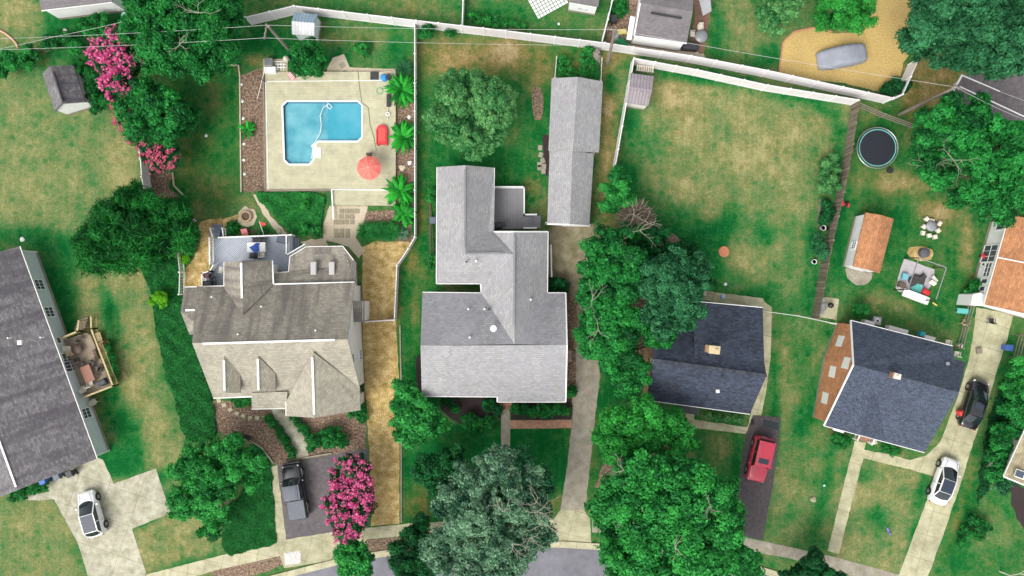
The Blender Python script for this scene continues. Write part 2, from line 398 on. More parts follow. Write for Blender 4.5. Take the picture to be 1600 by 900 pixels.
    cool = n.ramp(d, [(0.0, (0.003, 0.10, 0.020)), (0.15, (0.010, 0.14, 0.030)), (0.36, (0.045, 0.165, 0.045)), (0.55, (0.12, 0.19, 0.068)), (0.75, (0.205, 0.23, 0.088)), (1.0, (0.34, 0.325, 0.145))])
    hot = n.ramp(d, [(0.0, (0.004, 0.105, 0.018)), (0.22, (0.035, 0.13, 0.022)), (0.45, (0.13, 0.14, 0.035)), (0.7, (0.28, 0.19, 0.07)), (1.0, (0.46, 0.35, 0.20))])
    wf = n.math('ADD', se.outputs[1], n.math('MULTIPLY', n.math('SUBTRACT', nd, 0.5), 1.1), True)
    col = n.mix(wf, cool, hot)
    fine = n.noise(p, 22, 3, 0.85)
    col = n.mix(1.0, col, n.ramp(fine, [(0.25, (0.58,) * 3), (0.75, (1.42,) * 3)]), 'MULTIPLY')
    n.color(col); n.b.inputs['Roughness'].default_value = 1.0; n.b.inputs['Specular IOR Level'].default_value = 0.1
    n.bump(n.math('ADD', nc, fine), 0.9, 0.05)
    me.materials.append(n.m)
    o = bpy.data.objects.new('ground', me); COL.objects.link(o); props(o, 'patchy green and tan lawns', None, None, 'structure')
ground()

M_CONC = mottled('concrete', [(0.3, (0.25, 0.25, 0.16)), (0.5, (0.40, 0.38, 0.28)), (0.7, (0.56, 0.53, 0.43))], 1.1, 14, mixf=.4, joint=3.1, jrot=0.33, bump=0.15)
M_CONC2 = mottled('pale_concrete', [(0.3, (0.28, 0.27, 0.155)), (0.5, (0.41, 0.39, 0.245)), (0.7, (0.53, 0.50, 0.34))], 0.9, 14, mixf=.4, bump=0.12, joint=2.4, jrot=0.28, crack=.4)
M_WALK = mottled('sidewalk_concrete', [(0.3, (0.33, 0.31, 0.19)), (0.5, (0.46, 0.43, 0.28)), (0.7, (0.57, 0.53, 0.37))], 0.9, 14, mixf=.4, bump=0.12, joint=1.6, jrot=0.2)
M_OLDC = mottled('weathered_concrete', [(0.3, (0.19, 0.17, 0.12)), (0.55, (0.31, 0.28, 0.22)), (0.75, (0.40, 0.37, 0.31))], 1.3, 18, bump=0.15)
M_DIRT = mottled('worn_dirt_drive', [(0.3, (0.10, 0.10, 0.035)), (0.5, (0.22, 0.19, 0.11)), (0.75, (0.36, 0.32, 0.25))], 0.9, 18, bump=0.3)
M_ASPH = mottled('dark_asphalt', [(0.3, (0.045, 0.038, 0.042)), (0.55, (0.075, 0.064, 0.068)), (0.8, (0.13, 0.11, 0.11))], 3, 30, bump=0.3)
M_ASPH2 = mottled('greyed_asphalt', [(0.3, (0.085, 0.074, 0.078)), (0.55, (0.13, 0.115, 0.12)), (0.8, (0.20, 0.18, 0.18))], 2, 30, bump=0.3)
M_ROAD = mottled('road_asphalt', [(0.3, (0.14, 0.135, 0.155)), (0.55, (0.19, 0.185, 0.21)), (0.8, (0.25, 0.245, 0.27))], 1, 30, bump=0.2)
M_MULCH = mottled('brown_mulch', [(0.34, (0.05, 0.03, 0.018)), (0.5, (0.17, 0.11, 0.07)), (0.66, (0.42, 0.31, 0.23))], 5, 13, bump=1.0)
M_MULCHD = mottled('dark_mulch', [(0.3, (0.016, 0.010, 0.012)), (0.55, (0.035, 0.022, 0.022)), (0.75, (0.075, 0.05, 0.045))], 7, 16, bump=1.0)
M_SAND = mottled('gold_wood_chips', [(0.28, (0.26, 0.17, 0.045)), (0.5, (0.50, 0.35, 0.12)), (0.72, (0.66, 0.50, 0.22))], 9, 22, bump=0.8)
M_STRAW = mottled('dead_grass', [(0.30, (0.11, 0.10, 0.025)), (0.42, (0.34, 0.23, 0.07)), (0.56, (0.52, 0.37, 0.15)), (0.70, (0.74, 0.60, 0.36))], 1.4, 10, bump=0.8, mixf=0.55)
M_POOLDECK = boards('pool_deck_boards', (0.46, 0.435, 0.29), 0.19, 0.0, gap=0.86, var=0.04, dirt=0.22, gapw=0.02)
M_IVY = mottled('ivy_ground', [(0.35, (0.002, 0.05, 0.02)), (0.5, (0.006, 0.12, 0.045)), (0.68, (0.03, 0.22, 0.09))], 5, 9, bump=1.5, dist=0.08)
M_BRICKW = brickmat('brick_paving', (0.42, 0.19, 0.10), w_=0.2, h_=0.1)
M_GRAVEL = mottled('pale_gravel', [(0.3, (0.36, 0.30, 0.22)), (0.5, (0.50, 0.42, 0.30)), (0.75, (0.66, 0.58, 0.46))], 8, 18, bump=0.6)
M_WGRAVEL = mottled('white_gravel', [(0.3, (0.35, 0.33, 0.31)), (0.5, (0.6, 0.57, 0.54)), (0.75, (0.8, 0.78, 0.74))], 8, 18, bump=0.6)
M_BRICKRED = brickmat('red_house_brick', (0.30, 0.115, 0.05))

def wob(pts, step=0.5, amp=0.05, closed=True):
    out = []; n = len(pts)
    for i in range(n if closed else n - 1):
        a = Vector(pts[i]); b = Vector(pts[(i + 1) % n]); k = max(1, int((b - a).length / step))
        for j in range(k):
            p = a.lerp(b, j / k); out.append(Vector((p.x + RNG.uniform(-amp, amp), p.y + RNG.uniform(-amp, amp), 0)))
    if not closed: out.append(Vector(pts[-1]))
    return out
def smooth(px, k=3):
    """round a closed outline"""
    for _ in range(k):
        out = []
        for i in range(len(px)):
            a, b = px[i], px[(i + 1) % len(px)]
            out += [(a[0] * .75 + b[0] * .25, a[1] * .75 + b[1] * .25), (a[0] * .25 + b[0] * .75, a[1] * .25 + b[1] * .75)]
        px = out
    return px
LEV = {'n': 0}
def sheet(name, px, m, lvl=1, amp=0.05, label=None, rnd=0, urot=0.0, kind='structure'):
    if rnd: px = smooth(px, rnd)
    pts = [W(x, y) for x, y in px]
    if amp: pts = wob(pts, 0.45, amp)
    LEV['n'] += 1; mb = MB(); z = 0.004 * lvl + 0.00003 * LEV['n']
    ar = sum(pts[i].x * pts[(i + 1) % len(pts)].y - pts[(i + 1) % len(pts)].x * pts[i].y for i in range(len(pts)))
    f = tuple(range(len(pts))); f = f if ar > 0 else tuple(reversed(f))
    mb.add([(p.x, p.y, z) for p in pts], [f])
    return solo(name, mb, m, label, kind=kind, urot=urot)

road_top = [(330, 930), (430, 902), (480, 889), (540, 874), (600, 864), (700, 855), (800, 851), (880, 850), (960, 855), (1060, 864), (1130, 875), (1190, 890), (1250, 908), (1330, 935)]
sheet('road', road_top + [(1500, 1010), (1460, 1120), (1250, 1050), (1060, 1020), (860, 1005), (640, 1015), (420, 1060), (240, 1120), (180, 990)], M_ROAD, 1, 0.0)
def strip(px, dy0, dy1): return [(x, y + dy0) for x, y in px] + [(x, y + dy1) for x, y in reversed(px)]
def kerb():
    mb = MB(); pts = [W(x, y - 2) for x, y in road_top]
    for a, b in zip(pts[:-1], pts[1:]):
        d = (b - a).normalized(); nrm = Vector((-d.y, d.x, 0)) * 0.15
        vs = [a - nrm, b - nrm, b + nrm, a + nrm]
        mb.add([(v.x, v.y, 0.0) for v in vs] + [(v.x, v.y, 0.11) for v in vs], [(4, 5, 6, 7), (0, 1, 5, 4), (3, 2, 6, 7)])
    solo('kerb', mb, M_WALK, 'pale concrete kerb along the road', kind='structure')
kerb()
sheet('gutter', strip(road_top, 0, 6), M_WALK, 2, 0.0)
mulchstrip = [(330, 892), (420, 866), (440, 866), (445, 880), (420, 893), (360, 908), (330, 905)]
sheet('mulch_bed', mulchstrip, M_MULCH, 1)
sheet('pavement', [(215, 906), (232, 897), (345, 868), (432, 845), (520, 831), (640, 818), (760, 812), (870, 812), (870, 832), (760, 832), (640, 836), (530, 848), (440, 868), (330, 893), (290, 906)], M_WALK, 2, 0.02)
sheet('mulch_bed', [(566, 843), (640, 838), (648, 856), (570, 866)], M_MULCH, 1)
sheet('pavement', [(925, 812), (1000, 816), (1100, 828), (1175, 842), (1240, 856), (1310, 872), (1405, 898), (1420, 910), (1370, 912), (1300, 890), (1230, 872), (1165, 860), (1090, 846), (1000, 834), (925, 832)], M_OLDC, 2, 0.02)
sheet('driveway', [(70, 754), (150, 714), (160, 718), (178, 756), (243, 732), (267, 802), (206, 826), (234, 915), (142, 915), (122, 850)], M_CONC, 3, 0.03)
sheet('pavement', [(40, 775), (78, 768), (88, 780), (60, 782), (40, 781)], M_CONC, 2, 0.04)
sheet('driveway', [(433, 727), (575, 700), (577, 822), (447, 843)], M_ASPH2, 3, 0.03)
sheet('driveway', [(415, 732), (433, 727), (447, 843), (432, 850)], M_CONC2, 4, 0.04)
sheet('driveway', [(430, 850), (540, 831), (575, 826), (570, 866), (470, 884), (444, 888)], M_CONC2, 4, 0.02)
sheet('mulch_bed', [(443, 865), (468, 860), (470, 880), (446, 884)], M_WGRAVEL, 5, 0.08)
sheet('driveway', [(858, 350), (928, 350), (934, 420), (930, 520), (938, 590), (930, 650), (922, 730), (914, 800), (876, 800), (888, 720), (894, 650), (894, 560), (876, 470), (862, 440)], M_DIRT, 3, 0.08)
sheet('driveway', [(900, 540), (934, 548), (936, 600), (929, 660), (922, 730), (913, 798), (876, 798), (886, 730), (895, 660), (899, 600)], M_OLDC, 4, 0.04)
sheet('driveway', [(876, 797), (912, 797), (922, 810), (924, 850), (865, 850), (866, 810)], M_CONC2, 5, 0.02)
sheet('path', [(783, 630), (797, 630), (797, 722), (783, 722)], M_OLDC, 3, 0.02)
sheet('path', [(797, 657), (893, 656), (893, 669), (797, 670)], M_BRICKW, 3, 0.01)
sheet('driveway', [(1177, 648), (1220, 652), (1216, 700), (1206, 770), (1192, 844), (1142, 832), (1153, 760), (1165, 680)], M_ASPH, 3, 0.04)
sheet('path', [(1068, 640), (1086, 644), (1084, 656), (1130, 662), (1168, 668), (1175, 640), (1184, 600), (1192, 520), (1184, 478), (1190, 468), (1206, 480), (1204, 560), (1196, 620), (1182, 680), (1130, 674), (1078, 668)], M_CONC2, 2, 0.03)
sheet('path', [(1092, 452), (1120, 457), (1192, 466), (1200, 482), (1188, 484), (1150, 476), (1092, 468)], M_CONC2, 3, 0.03)
sheet('path', [(1060, 655), (1078, 658), (1076, 700), (1060, 740), (1046, 738), (1058, 700)], M_BRICKW, 3, 0.01)
sheet('driveway', [(1526, 480), (1583, 492), (1574, 530), (1558, 580), (1548, 615), (1528, 670), (1500, 760), (1476, 830), (1446, 912), (1400, 912), (1436, 815), (1462, 745), (1470, 690), (1498, 616), (1512, 570), (1520, 530)], M_CONC2, 3, 0.04)
sheet('path', [(1336, 688), (1353, 692), (1350, 703), (1390, 710), (1422, 719), (1447, 712), (1470, 690), (1470, 720), (1460, 745), (1420, 733), (1349, 716), (1311, 865), (1293, 861)], M_CONC2, 4, 0.03)
sheet('path', [(1540, 400), (1552, 400), (1545, 430), (1538, 470), (1528, 470)], M_CONC, 2, 0.03)
sheet('car_park', [(1478, 158), (1504, 117), (1700, 100), (1800, 330), (1640, 250), (1560, 200)], M_ASPH2, 2, 0.0)
def paint(name, px, m=WHITE2):
    sheet(name, px, m, 4, 0.0, kind='structure')
paint('parking_line', [(1503, 116), (1563, 142), (1562, 143.6), (1502, 117.6)])
paint('parking_line', [(1500, 134), (1605, 183), (1604, 184.8), (1499, 135.8)])
paint('parking_line', [(1478, 158), (1502, 117), (1505, 118), (1481, 160)])
sheet('gravel_yard', [(1217, 118), (1224, 66), (1240, 50), (1272, 43), (1300, 52), (1345, 50), (1352, 0), (1350, -60), (1440, -60), (1440, 60), (1412, 98), (1400, 150), (1320, 130)], M_SAND, 2, 0.04)
sheet('dead_grass_strip', [(566, 386), (590, 376), (640, 372), (645, 380), (622, 420), (618, 500), (624, 600), (624, 818), (579, 822), (577, 700), (570, 600), (566, 500)], M_STRAW, 1, 0.05)
sheet('mulch_bed', [(332, 625), (450, 632), (572, 640), (572, 706), (482, 716), (433, 727), (400, 706), (360, 686), (338, 672)], M_MULCH, 2, 0.06)
sheet('mulch_bed', [(688, 618), (788, 622), (786, 655), (765, 650), (745, 662), (720, 664), (700, 650), (688, 640)], M_MULCHD, 2, 0.06)
sheet('mulch_bed', [(798, 622), (897, 622), (896, 656), (798, 656)], M_MULCHD, 2, 0.05)
sheet('mulch_bed', [(650, 560), (668, 540), (668, 625), (650, 625)], M_MULCHD, 2, 0.05)
sheet('mulch_bed', [(884, 455), (902, 470), (900, 540), (900, 620), (884, 620)], M_MULCH, 4, 0.06)
sheet('mulch_bed', [(376, 118), (412, 105), (413, 298), (380, 300)], M_MULCH, 2, 0.06)
sheet('mulch_bed', [(618, 150), (648, 130), (648, 330), (618, 330)], M_MULCH, 2, 0.06)
sheet('mulch_bed', [(566, 330), (640, 326), (645, 378), (600, 378), (556, 366)], M_MULCH, 2, 0.06)
sheet('mulch_bed', [(848, 210), (862, 212), (862, 278), (850, 272)], M_MULCHD, 2, 0.05)
sheet('mulch_bed', [(832, 134), (848, 138), (850, 186), (832, 188)], M_MULCH, 2, 0.07, rnd=1)
sheet('mulch_bed', [(230, 268), (275, 262), (262, 290), (300, 330), (296, 390), (240, 380), (222, 300)], M_MULCH, 1, 0.1)
sheet('path', [(312, 345), (345, 340), (352, 352), (332, 372), (326, 420), (322, 446), (288, 452), (290, 420), (306, 395)], M_STRAW, 2, 0.1)
sheet('path', [(424, 640), (452, 636), (478, 672), (482, 714), (464, 718), (456, 690), (430, 655)], M_CONC, 4, 0.02)
sheet('path', [(515, 322), (575, 322), (566, 352), (556, 370), (570, 392), (560, 404), (545, 385), (505, 375), (505, 350)], M_GRAVEL, 3, 0.05)
sheet('path', [(372, 330), (384, 322), (398, 328), (401, 345), (388, 355), (373, 350)], M_GRAVEL, 2, 0.12)
sheet('path', [(396, 303), (404, 303), (418, 330), (434, 350), (450, 366), (444, 372), (428, 356), (411, 334)], M_GRAVEL, 2, 0.1)
sheet('path', [(345, 345), (372, 333), (374, 340), (350, 356)], M_STRAW, 2, 0.12)
sheet('path', [(470, 376), (508, 372), (512, 385), (478, 386)], M_GRAVEL, 2, 0.12)
sheet('stone_apron', [(960, 66), (1100, 84), (1104, 94), (958, 78)], M_GRAVEL, 2, 0.05)
sheet('mulch_bed', [(945, 40), (985, 20), (985, 66), (950, 68)], M_MULCH, 2, 0.05)
sheet('path', [(1318, 420), (1330, 415), (1366, 424), (1362, 438), (1345, 446), (1326, 438)], M_OLDC, 2, 0.14, rnd=1)
sheet('mulch_bed', [(1548, 500), (1570, 520), (1560, 560), (1552, 540)], M_MULCH, 1, 0.1)
sheet('mulch_bed', [(1580, 748), (1600, 765), (1625, 800), (1600, 830), (1580, 790)], M_MULCHD, 1, 0.1)
sheet('dirt_patch', [(332, 790), (352, 780), (372, 792), (368, 820), (345, 830)], M_MULCH, 1, 0.1)
sheet('dirt_patch', [(1415, 390), (1440, 382), (1462, 392), (1455, 408), (1425, 408)], M_STRAW, 1, 0.12, rnd=1)
sheet('dirt_patch', [(985, 360), (1030, 350), (1100, 400), (1080, 470), (1010, 560), (930, 520), (925, 440)], M_MULCH, 1, 0.1)
sheet('dirt_patch', [(960, 680), (1060, 700), (1120, 830), (960, 840), (930, 760)], M_MULCH, 1, 0.1)
# ------------------------------------------------------------------ buildings
R_GREY = shingle('slate_grey_shingles', (0.165, 0.155, 0.16), 0.20, 0.7, (0.065, 0.058, 0.07), 0.3, .3)
R_BROWN = shingle('taupe_shingles', (0.27, 0.245, 0.20), 0.2, 0.75, (0.105, 0.09, 0.085), 0.2, .18)
R_BROWNS = shingle('taupe_shingles_clean_lit', (0.33, 0.305, 0.24), 0.2, 0.15, (0.2, 0.18, 0.15), 0.2, .15)  # fewer stains; base also lightened to paint the sun on south slopes
R_LIGHT = shingle('pale_grey_shingles', (0.315, 0.31, 0.31), 0.2, 0.5, (0.27, 0.27, 0.29), 0.2, .14, big=.12)
R_BLUE = shingle('charcoal_blue_shingles', (0.052, 0.066, 0.098), 0.2, 0.0, None, 1.0, .28, big=.05)
R_NAVY = shingle('dark_charcoal_shingles', (0.036, 0.046, 0.072), 0.2, 0.0, None, 0.5, .4)
R_ORANGE = shingle('rust_orange_shingles', (0.42, 0.19, 0.085), 0.2, 0.1, None, 0.25, .2)
R_TAN = shingle('faded_tan_shingles', (0.36, 0.31, 0.19), 0.2, 0.3, None, 0.25, .2)
R_MAUVE = boards('mauve_ribbed_metal', (0.27, 0.235, 0.25), 0.3, math.pi / 2, gap=0.6, var=0.04, length=20, gapw=.03)
R_TIN = boards('blue_grey_ribbed_metal', (0.24, 0.33, 0.40), 0.3, math.pi / 2, gap=0.6, var=0.05, length=20, gapw=.03)
R_TINW = boards('white_ribbed_metal', (0.62, 0.63, 0.63), 0.3, math.pi / 2, gap=0.75, var=0.03, length=20, gapw=.03)
R_OFFICE = shingle('plum_grey_shingles', (0.175, 0.16, 0.165), 0.2, 0.1, None, 0.2, .12)
SID_W = boards('white_siding', (0.80, 0.80, 0.78), 0.13, 0, gap=0.72, var=0.02, length=8, dirt=.08)
SID_B = boards('pale_blue_siding', (0.60, 0.67, 0.69), 0.13, 0, gap=0.75, var=0.02, length=8, dirt=.08)
SID_C = boards('cream_siding', (0.72, 0.70, 0.62), 0.13, 0, gap=0.75, var=0.02, length=8, dirt=.08)
BRICK_O = brickmat('orange_brick', (0.50, 0.20, 0.085), mortar=(.5,.35,.25))
BRICK_T = brickmat('tan_brick', (0.50, 0.28, 0.12))
FASCIA = plain('white_fascia', (0.78, 0.77, 0.74), 0.5, var=0.05)

def V(t):
    return Vector(t) if len(t) == 3 and isinstance(t, Vector) else W(*t)
def roof_mb(faces, th=0.14):
    """one closed slab from adjoining sloping faces"""
    key = {}; vs = []; fs = []
    for f in faces:
        idx = []
        for p in f:
            k = (round(p.x, 2), round(p.y, 2), round(p.z, 2))
            if k not in key: key[k] = len(vs); vs.append(p)
            idx.append(key[k])
        nn = Vector((0, 0, 0))
        for i in range(len(f)): nn += f[i].cross(f[(i + 1) % len(f)])
        if nn.z < 0: idx.reverse()
        fs.append(idx)
    edges = {}
    for f in fs:
        for i in range(len(f)): edges.setdefault((f[i], f[(i + 1) % len(f)]), 0)
    n = len(vs); allv = [tuple(v) for v in vs] + [(v.x, v.y, v.z - th) for v in vs]
    out = [tuple(f) for f in fs] + [tuple(i + n for i in reversed(f)) for f in fs]
    for (a, b) in edges:
        if (b, a) not in edges: out.append((b, a, a + n, b + n))
    return MB().add(allv, out)
def inset(poly, d):
    n = len(poly); ar = sum(poly[i].x * poly[(i + 1) % n].y - poly[(i + 1) % n].x * poly[i].y for i in range(n))
    sg = 1 if ar > 0 else -1; out = []
    for i in range(n):
        a, b, c = poly[i - 1], poly[i], poly[(i + 1) % n]
        e1 = Vector((b.x - a.x, b.y - a.y)).normalized(); e2 = Vector((c.x - b.x, c.y - b.y)).normalized()
        n1 = Vector((-e1.y, e1.x)) * sg; n2 = Vector((-e2.y, e2.x)) * sg
        m = (n1 + n2); l = m.length
        if l < 0.2: m = n1; k = 1
        else: m = m / l; k = 1 / max(0.35, m.dot(n1))
        out.append(Vector((b.x + m.x * d * k, b.y + m.y * d * k, b.z)))
    return out
def walls_mb(outline, d=0.3, drop=0.17, base=0.0):
    p = inset(outline, d); n = len(p); mb = MB()
    for i in range(n):
        a, b = p[i], p[(i + 1) % n]
        mb.add([(a.x, a.y, base), (b.x, b.y, base), (b.x, b.y, b.z - drop), (a.x, a.y, a.z - drop)], [(0, 1, 2, 3)])
    ar = sum(p[i].x * p[(i + 1) % n].y - p[(i + 1) % n].x * p[i].y for i in range(n))
    if ar < 0: mb.f = [tuple(reversed(f)) for f in mb.f]
    return mb, p
def beam(mb, a, b, w_=0.1, h_=0.1, up=0.0):
    a = Vector(a); b = Vector(b); d = (b - a); L = d.length; d.normalize()
    s_ = Vector((0, 0, 1)).cross(d)
    if s_.length < 1e-4: s_ = Vector((1, 0, 0))
    s_.normalize(); u = d.cross(s_)
    vs = []
    for o in (a, b):
        for sx, su in ((-1, -1), (1, -1), (1, 1), (-1, 1)): vs.append(o + s_ * (sx * w_ / 2) + u * (su * h_ / 2 + up))
    mb.add(vs, [(3, 2, 1, 0), (4, 5, 6, 7)] + [(i, (i + 1) % 4, 4 + (i + 1) % 4, 4 + i) for i in range(4)])
    return mb
def window(parent, a, b, t, z, w_=0.9, h_=1.2, dark=False, grid=True):
    """a window on the wall running a->b, at fraction t, its centre at height z; outward is to the right of a->b"""
    a = Vector((a.x, a.y, 0)); b = Vector((b.x, b.y, 0)); d = (b - a).normalized(); o = Vector((d.y, -d.x, 0))
    c = a.lerp(b, t) + Vector((0, 0, z)); rot = math.atan2(d.y, d.x)
    f = MB()
    for s_ in (-1, 1):
        f.box(c + o * 0.03 + d * (s_ * w_ / 2), (0.09, 0.10, h_ + 0.09), rot)
        f.box(c + o * 0.032 + Vector((0, 0, s_ * h_ / 2)), (w_ - 0.09, 0.10, 0.09), rot)
    if grid:
        f.box(c + o * 0.035, (w_ - .09, 0.05, 0.05), rot)
        for k in (-1, 1): f.box(c + o * 0.033 + d * (k * w_ / 6), (0.03, 0.05, h_ - .09), rot)
    fr = part('window', f, FASCIA, parent)
    part('pane', MB().box(c + o * 0.012, (w_ - 0.05, 0.02, h_ - 0.05), rot), WINGLASS, fr)
def door(parent, a, b, t, w_=0.95, h_=2.05, m=None, z0=0.15):
    a = Vector((a.x, a.y, 0)); b = Vector((b.x, b.y, 0)); d = (b - a).normalized(); o = Vector((d.y, -d.x, 0))
    c = a.lerp(b, t) + Vector((0, 0, z0 + h_ / 2)); rot = math.atan2(d.y, d.x)
    dr = part('door', MB().box(c + o * 0.02, (w_, 0.07, h_), rot), m or WHITE2, parent)
    part('handle', MB().box(c + o * 0.08 + d * (w_ * .38), (0.12, 0.05, 0.05), rot), STEEL, dr)
def house(name, label, cat, roofs, outlines, wallmat, trims=(), ridges=(), overhang=0.3, base_at=None, ridgemat=None):
    """roofs: list of (faces, material); outlines: list of closed wall outlines at eave / gable heights (photo px, py, z)"""
    allp = [V(p) for o in outlines for p in o]
    cx = sum(p.x for p in allp) / len(allp); cy = sum(p.y for p in allp) / len(allp)
    root = thing(name, label, cat, (cx, cy, 0))
    ps = []
    for k, o in enumerate(outlines):
        mb, p = walls_mb([V(q) for q in o], overhang); ps.append(p)
        part('wall', mb, wallmat[k] if isinstance(wallmat, list) else wallmat, root)
        # footing
        mb2, _ = walls_mb([Vector((q.x, q.y, 0.35)) for q in [V(r) for r in o]], overhang - 0.03, 0.0)
        part('foundation', mb2, M_OLDC, root)
    rf = None
    for faces, m in roofs:
        r = part('roof', roof_mb([[V(p) for p in f] for f in faces]), m, root)
        rf = rf or r
    if trims:
        for a, b in trims: part('gutter', beam(MB(), V(a) + Vector((0, 0, -.06)), V(b) + Vector((0, 0, -.06)), 0.12, 0.12), FASCIA, root)
    if ridges:
        for a, b in ridges: part('ridge_vent', beam(MB(), V(a), V(b), 0.17, 0.06, 0.04), ridgemat or FASCIA, rf)
    return root, rf, ps
def vent(rf, px, py, z, m=None, r=0.07, h_=0.35):
    part('vent_pipe', MB().tube(W(px, py, z) - Vector((0, 0, .2)), W(px, py, z) + Vector((0, 0, h_)), r, n=8), m or FASCIA, rf)
def rvent(rf, px, py, z, s_=0.35, m=None, rot=0.0):
    part('roof_vent', MB().rbox(W(px, py, z) + Vector((0, 0, .1)), (s_, s_, 0.22), rot), m or STEEL, rf)

# --- A: long grey roof at the left edge
A_, B_ = W(30, 385, 2.7), W(151, 717, 2.7)
off = W(27, 766, 5.2) - B_; off.z = 0
C_ = B_ + off + Vector((0, 0, 2.5)); D_ = A_ + off + Vector((0, 0, 2.5)); E_ = A_ + off * 2; F_ = B_ + off * 2
rootA, rfA, psA = house('house', 'long grey shingled house with pale blue siding at the left edge', 'house', [([[A_, D_, C_, B_], [D_, E_, F_, C_]], R_GREY)],
    [[A_, B_, C_, F_, E_, D_]], SID_B, trims=[(A_, B_)], ridges=[(D_.lerp(C_, .03), D_.lerp(C_, .985))])
wa, wb = psA[0][0], psA[0][1]
window(rootA, wb, wa, 0.835, 1.45, 1.0, 1.2); window(rootA, wb, wa, 0.70, 1.45, 1.0, 1.2); window(rootA, wb, wa, 0.56, 1.6, .6, .6, grid=False)
window(rootA, wb, wa, 0.475, 1.35, .85, 1.3); window(rootA, wb, wa, 0.43, 1.15, 1.0, 1.9)
for t in (0.2,): window(rootA, wb, wa, t, 1.4, 1.0, 1.2)
for x, y in ((15, 528), (66, 527)): vent(rfA, x, y, 4.3, h_=.3)
rvent(rfA, 32, 535, 4.6, .4, FASCIA)
part('gable_return', beam(beam(MB(), psA[0][0] + Vector((0, 0, -.2)), psA[0][0] + Vector((0, 0, -2.6)), .14, .14), psA[0][1] + Vector((0, 0, -.2)), psA[0][1] + Vector((0, 0, -2.6)), .14, .14), FASCIA, rootA)

# --- B: taupe house with dormers
zr, ze, zn = 7.2, 3.4, 3.9
b = dict(RW=(300, 536, zr), RE=(543, 530, zr), SE=(563, 610, ze), SEg=(563, 641, 3.0), SW=(333, 622, ze), NE=(554, 441, zn), NW=(307, 447, zn))
def lift(p, dz): v = V(p); return Vector((v.x, v.y, v.z + dz))
faces_n = [[b['RW'], b['RE'], b['NE'], b['NW']]]
faces_s = [[b['RW'], b['SW'], b['SE'], b['RE']]]
bump_n = [[(282, 487, 4.9), (330, 486, 4.9), (330, 449, 4.0), (288, 449, 3.9)]]
bump_s = [[(282, 487, 4.9), (296, 523, 3.9), (330, 523, 5.7), (330, 486, 4.9)]]
# front gable
g1 = V((490, 553, 6.3)); g2 = V((491, 653, 5.4)); 
gable_f = [[V((489, 550, 6.6)), V((491, 653, 5.0)), V((447, 650, 3.3)), V((447, 627, 3.6))], [V((489, 550, 6.6)), V((562, 606, 3.6)), V((563, 641, 3.3)), V((491, 653, 5.0))]]
gable_n = [[V((378, 407, 5.6)), V((350, 410, 3.8)), V((350, 450, 4.15)), V((379, 492, 5.9))], [V((378, 407, 5.6)), V((379, 492, 5.9)), V((426, 446, 4.1)), V((425, 407, 3.8))]]
wing = [[(535, 385, 2.7), (478, 386, 2.7), (453, 401, 2.7), (451, 425, 2.75), (427, 427, 2.9), (427, 444, 3.6), (556, 442, 3.6), (552, 407, 2.8)]]
def dormer(x, xl, xr, y0, y1):
    return [[V((x, y0, 6.3)), V((x + 1, y1, 5.6)), V((xl, y1, 4.6)), V((xl, y0 + 27, 5.0))], [V((x, y0, 6.3)), V((xr, y0 + 27, 5.0)), V((xr, y1, 4.6)), V((x + 1, y1, 5.6))]]
d1 = dormer(350, 338, 375, 557, 614); d2 = dormer(403, 392, 430, 557, 612)
rootB, rfB, psB = house('house', 'taupe shingled house with white siding, front dormers and grey back deck', 'house',
    [(faces_n + bump_n + bump_s, R_BROWN), (faces_s, R_BROWNS), (gable_f, R_BROWNS), (gable_n, R_BROWN), (wing, R_BROWN), (d1, R_BROWNS), (d2, R_BROWNS)],
    [[b['NW'], b['NE'], b['RE'], b['SE'], b['SW'], b['RW']], [(288, 449, 3.9), (330, 449, 3.9), (330, 523, 3.9), (296, 523, 3.9), (282, 487, 4.9)],
     [(447, 615, 3.2), (563, 615, 3.2), (563, 641, 3.2), (491, 653, 5.0), (447, 650, 3.2)], [(425, 407, 3.8), (426, 470, 3.8), (350, 470, 3.8), (350, 410, 3.8), (378, 407, 5.6)],
     [(535, 385, 2.7), (478, 386, 2.7), (453, 401, 2.7), (451, 425, 2.7), (427, 430, 2.7), (427, 460, 2.7), (554, 460, 2.7), (552, 407, 2.7)]], SID_W,
    trims=[(b['SW'], (393, 620, 3.4)), ((393, 639, 2.8), (447, 638, 2.8)), ((447, 650, 3.3), (447, 627, 3.5)), ((535, 385, 2.7), (478, 386, 2.7)), ((478, 386, 2.7), (453, 401, 2.7)), ((453, 401, 2.7), (451, 425, 2.75)), ((451, 425, 2.75), (427, 427, 2.9)),
           ((535, 385, 2.7), (552, 407, 2.8)), (b['NE'], (427, 444, zn + .05)), ((425, 407, 3.8), (427, 444, 4.1)), ((350, 410, 3.8), (350, 447, 4.1)), ((288, 449, 3.9), (350, 447, 3.95))],
    ridges=[((317, 537, zr), (523, 531, zr)), ((377, 411, 5.6), (378, 466, 5.8)), ((488, 558, 6.55), (491, 647, 5.05)), ((350, 563, 6.25), (351, 610, 5.65)), ((403, 561, 6.25), (404, 609, 5.65)), ((290, 485, 5.0), (309, 484, 5.0))])
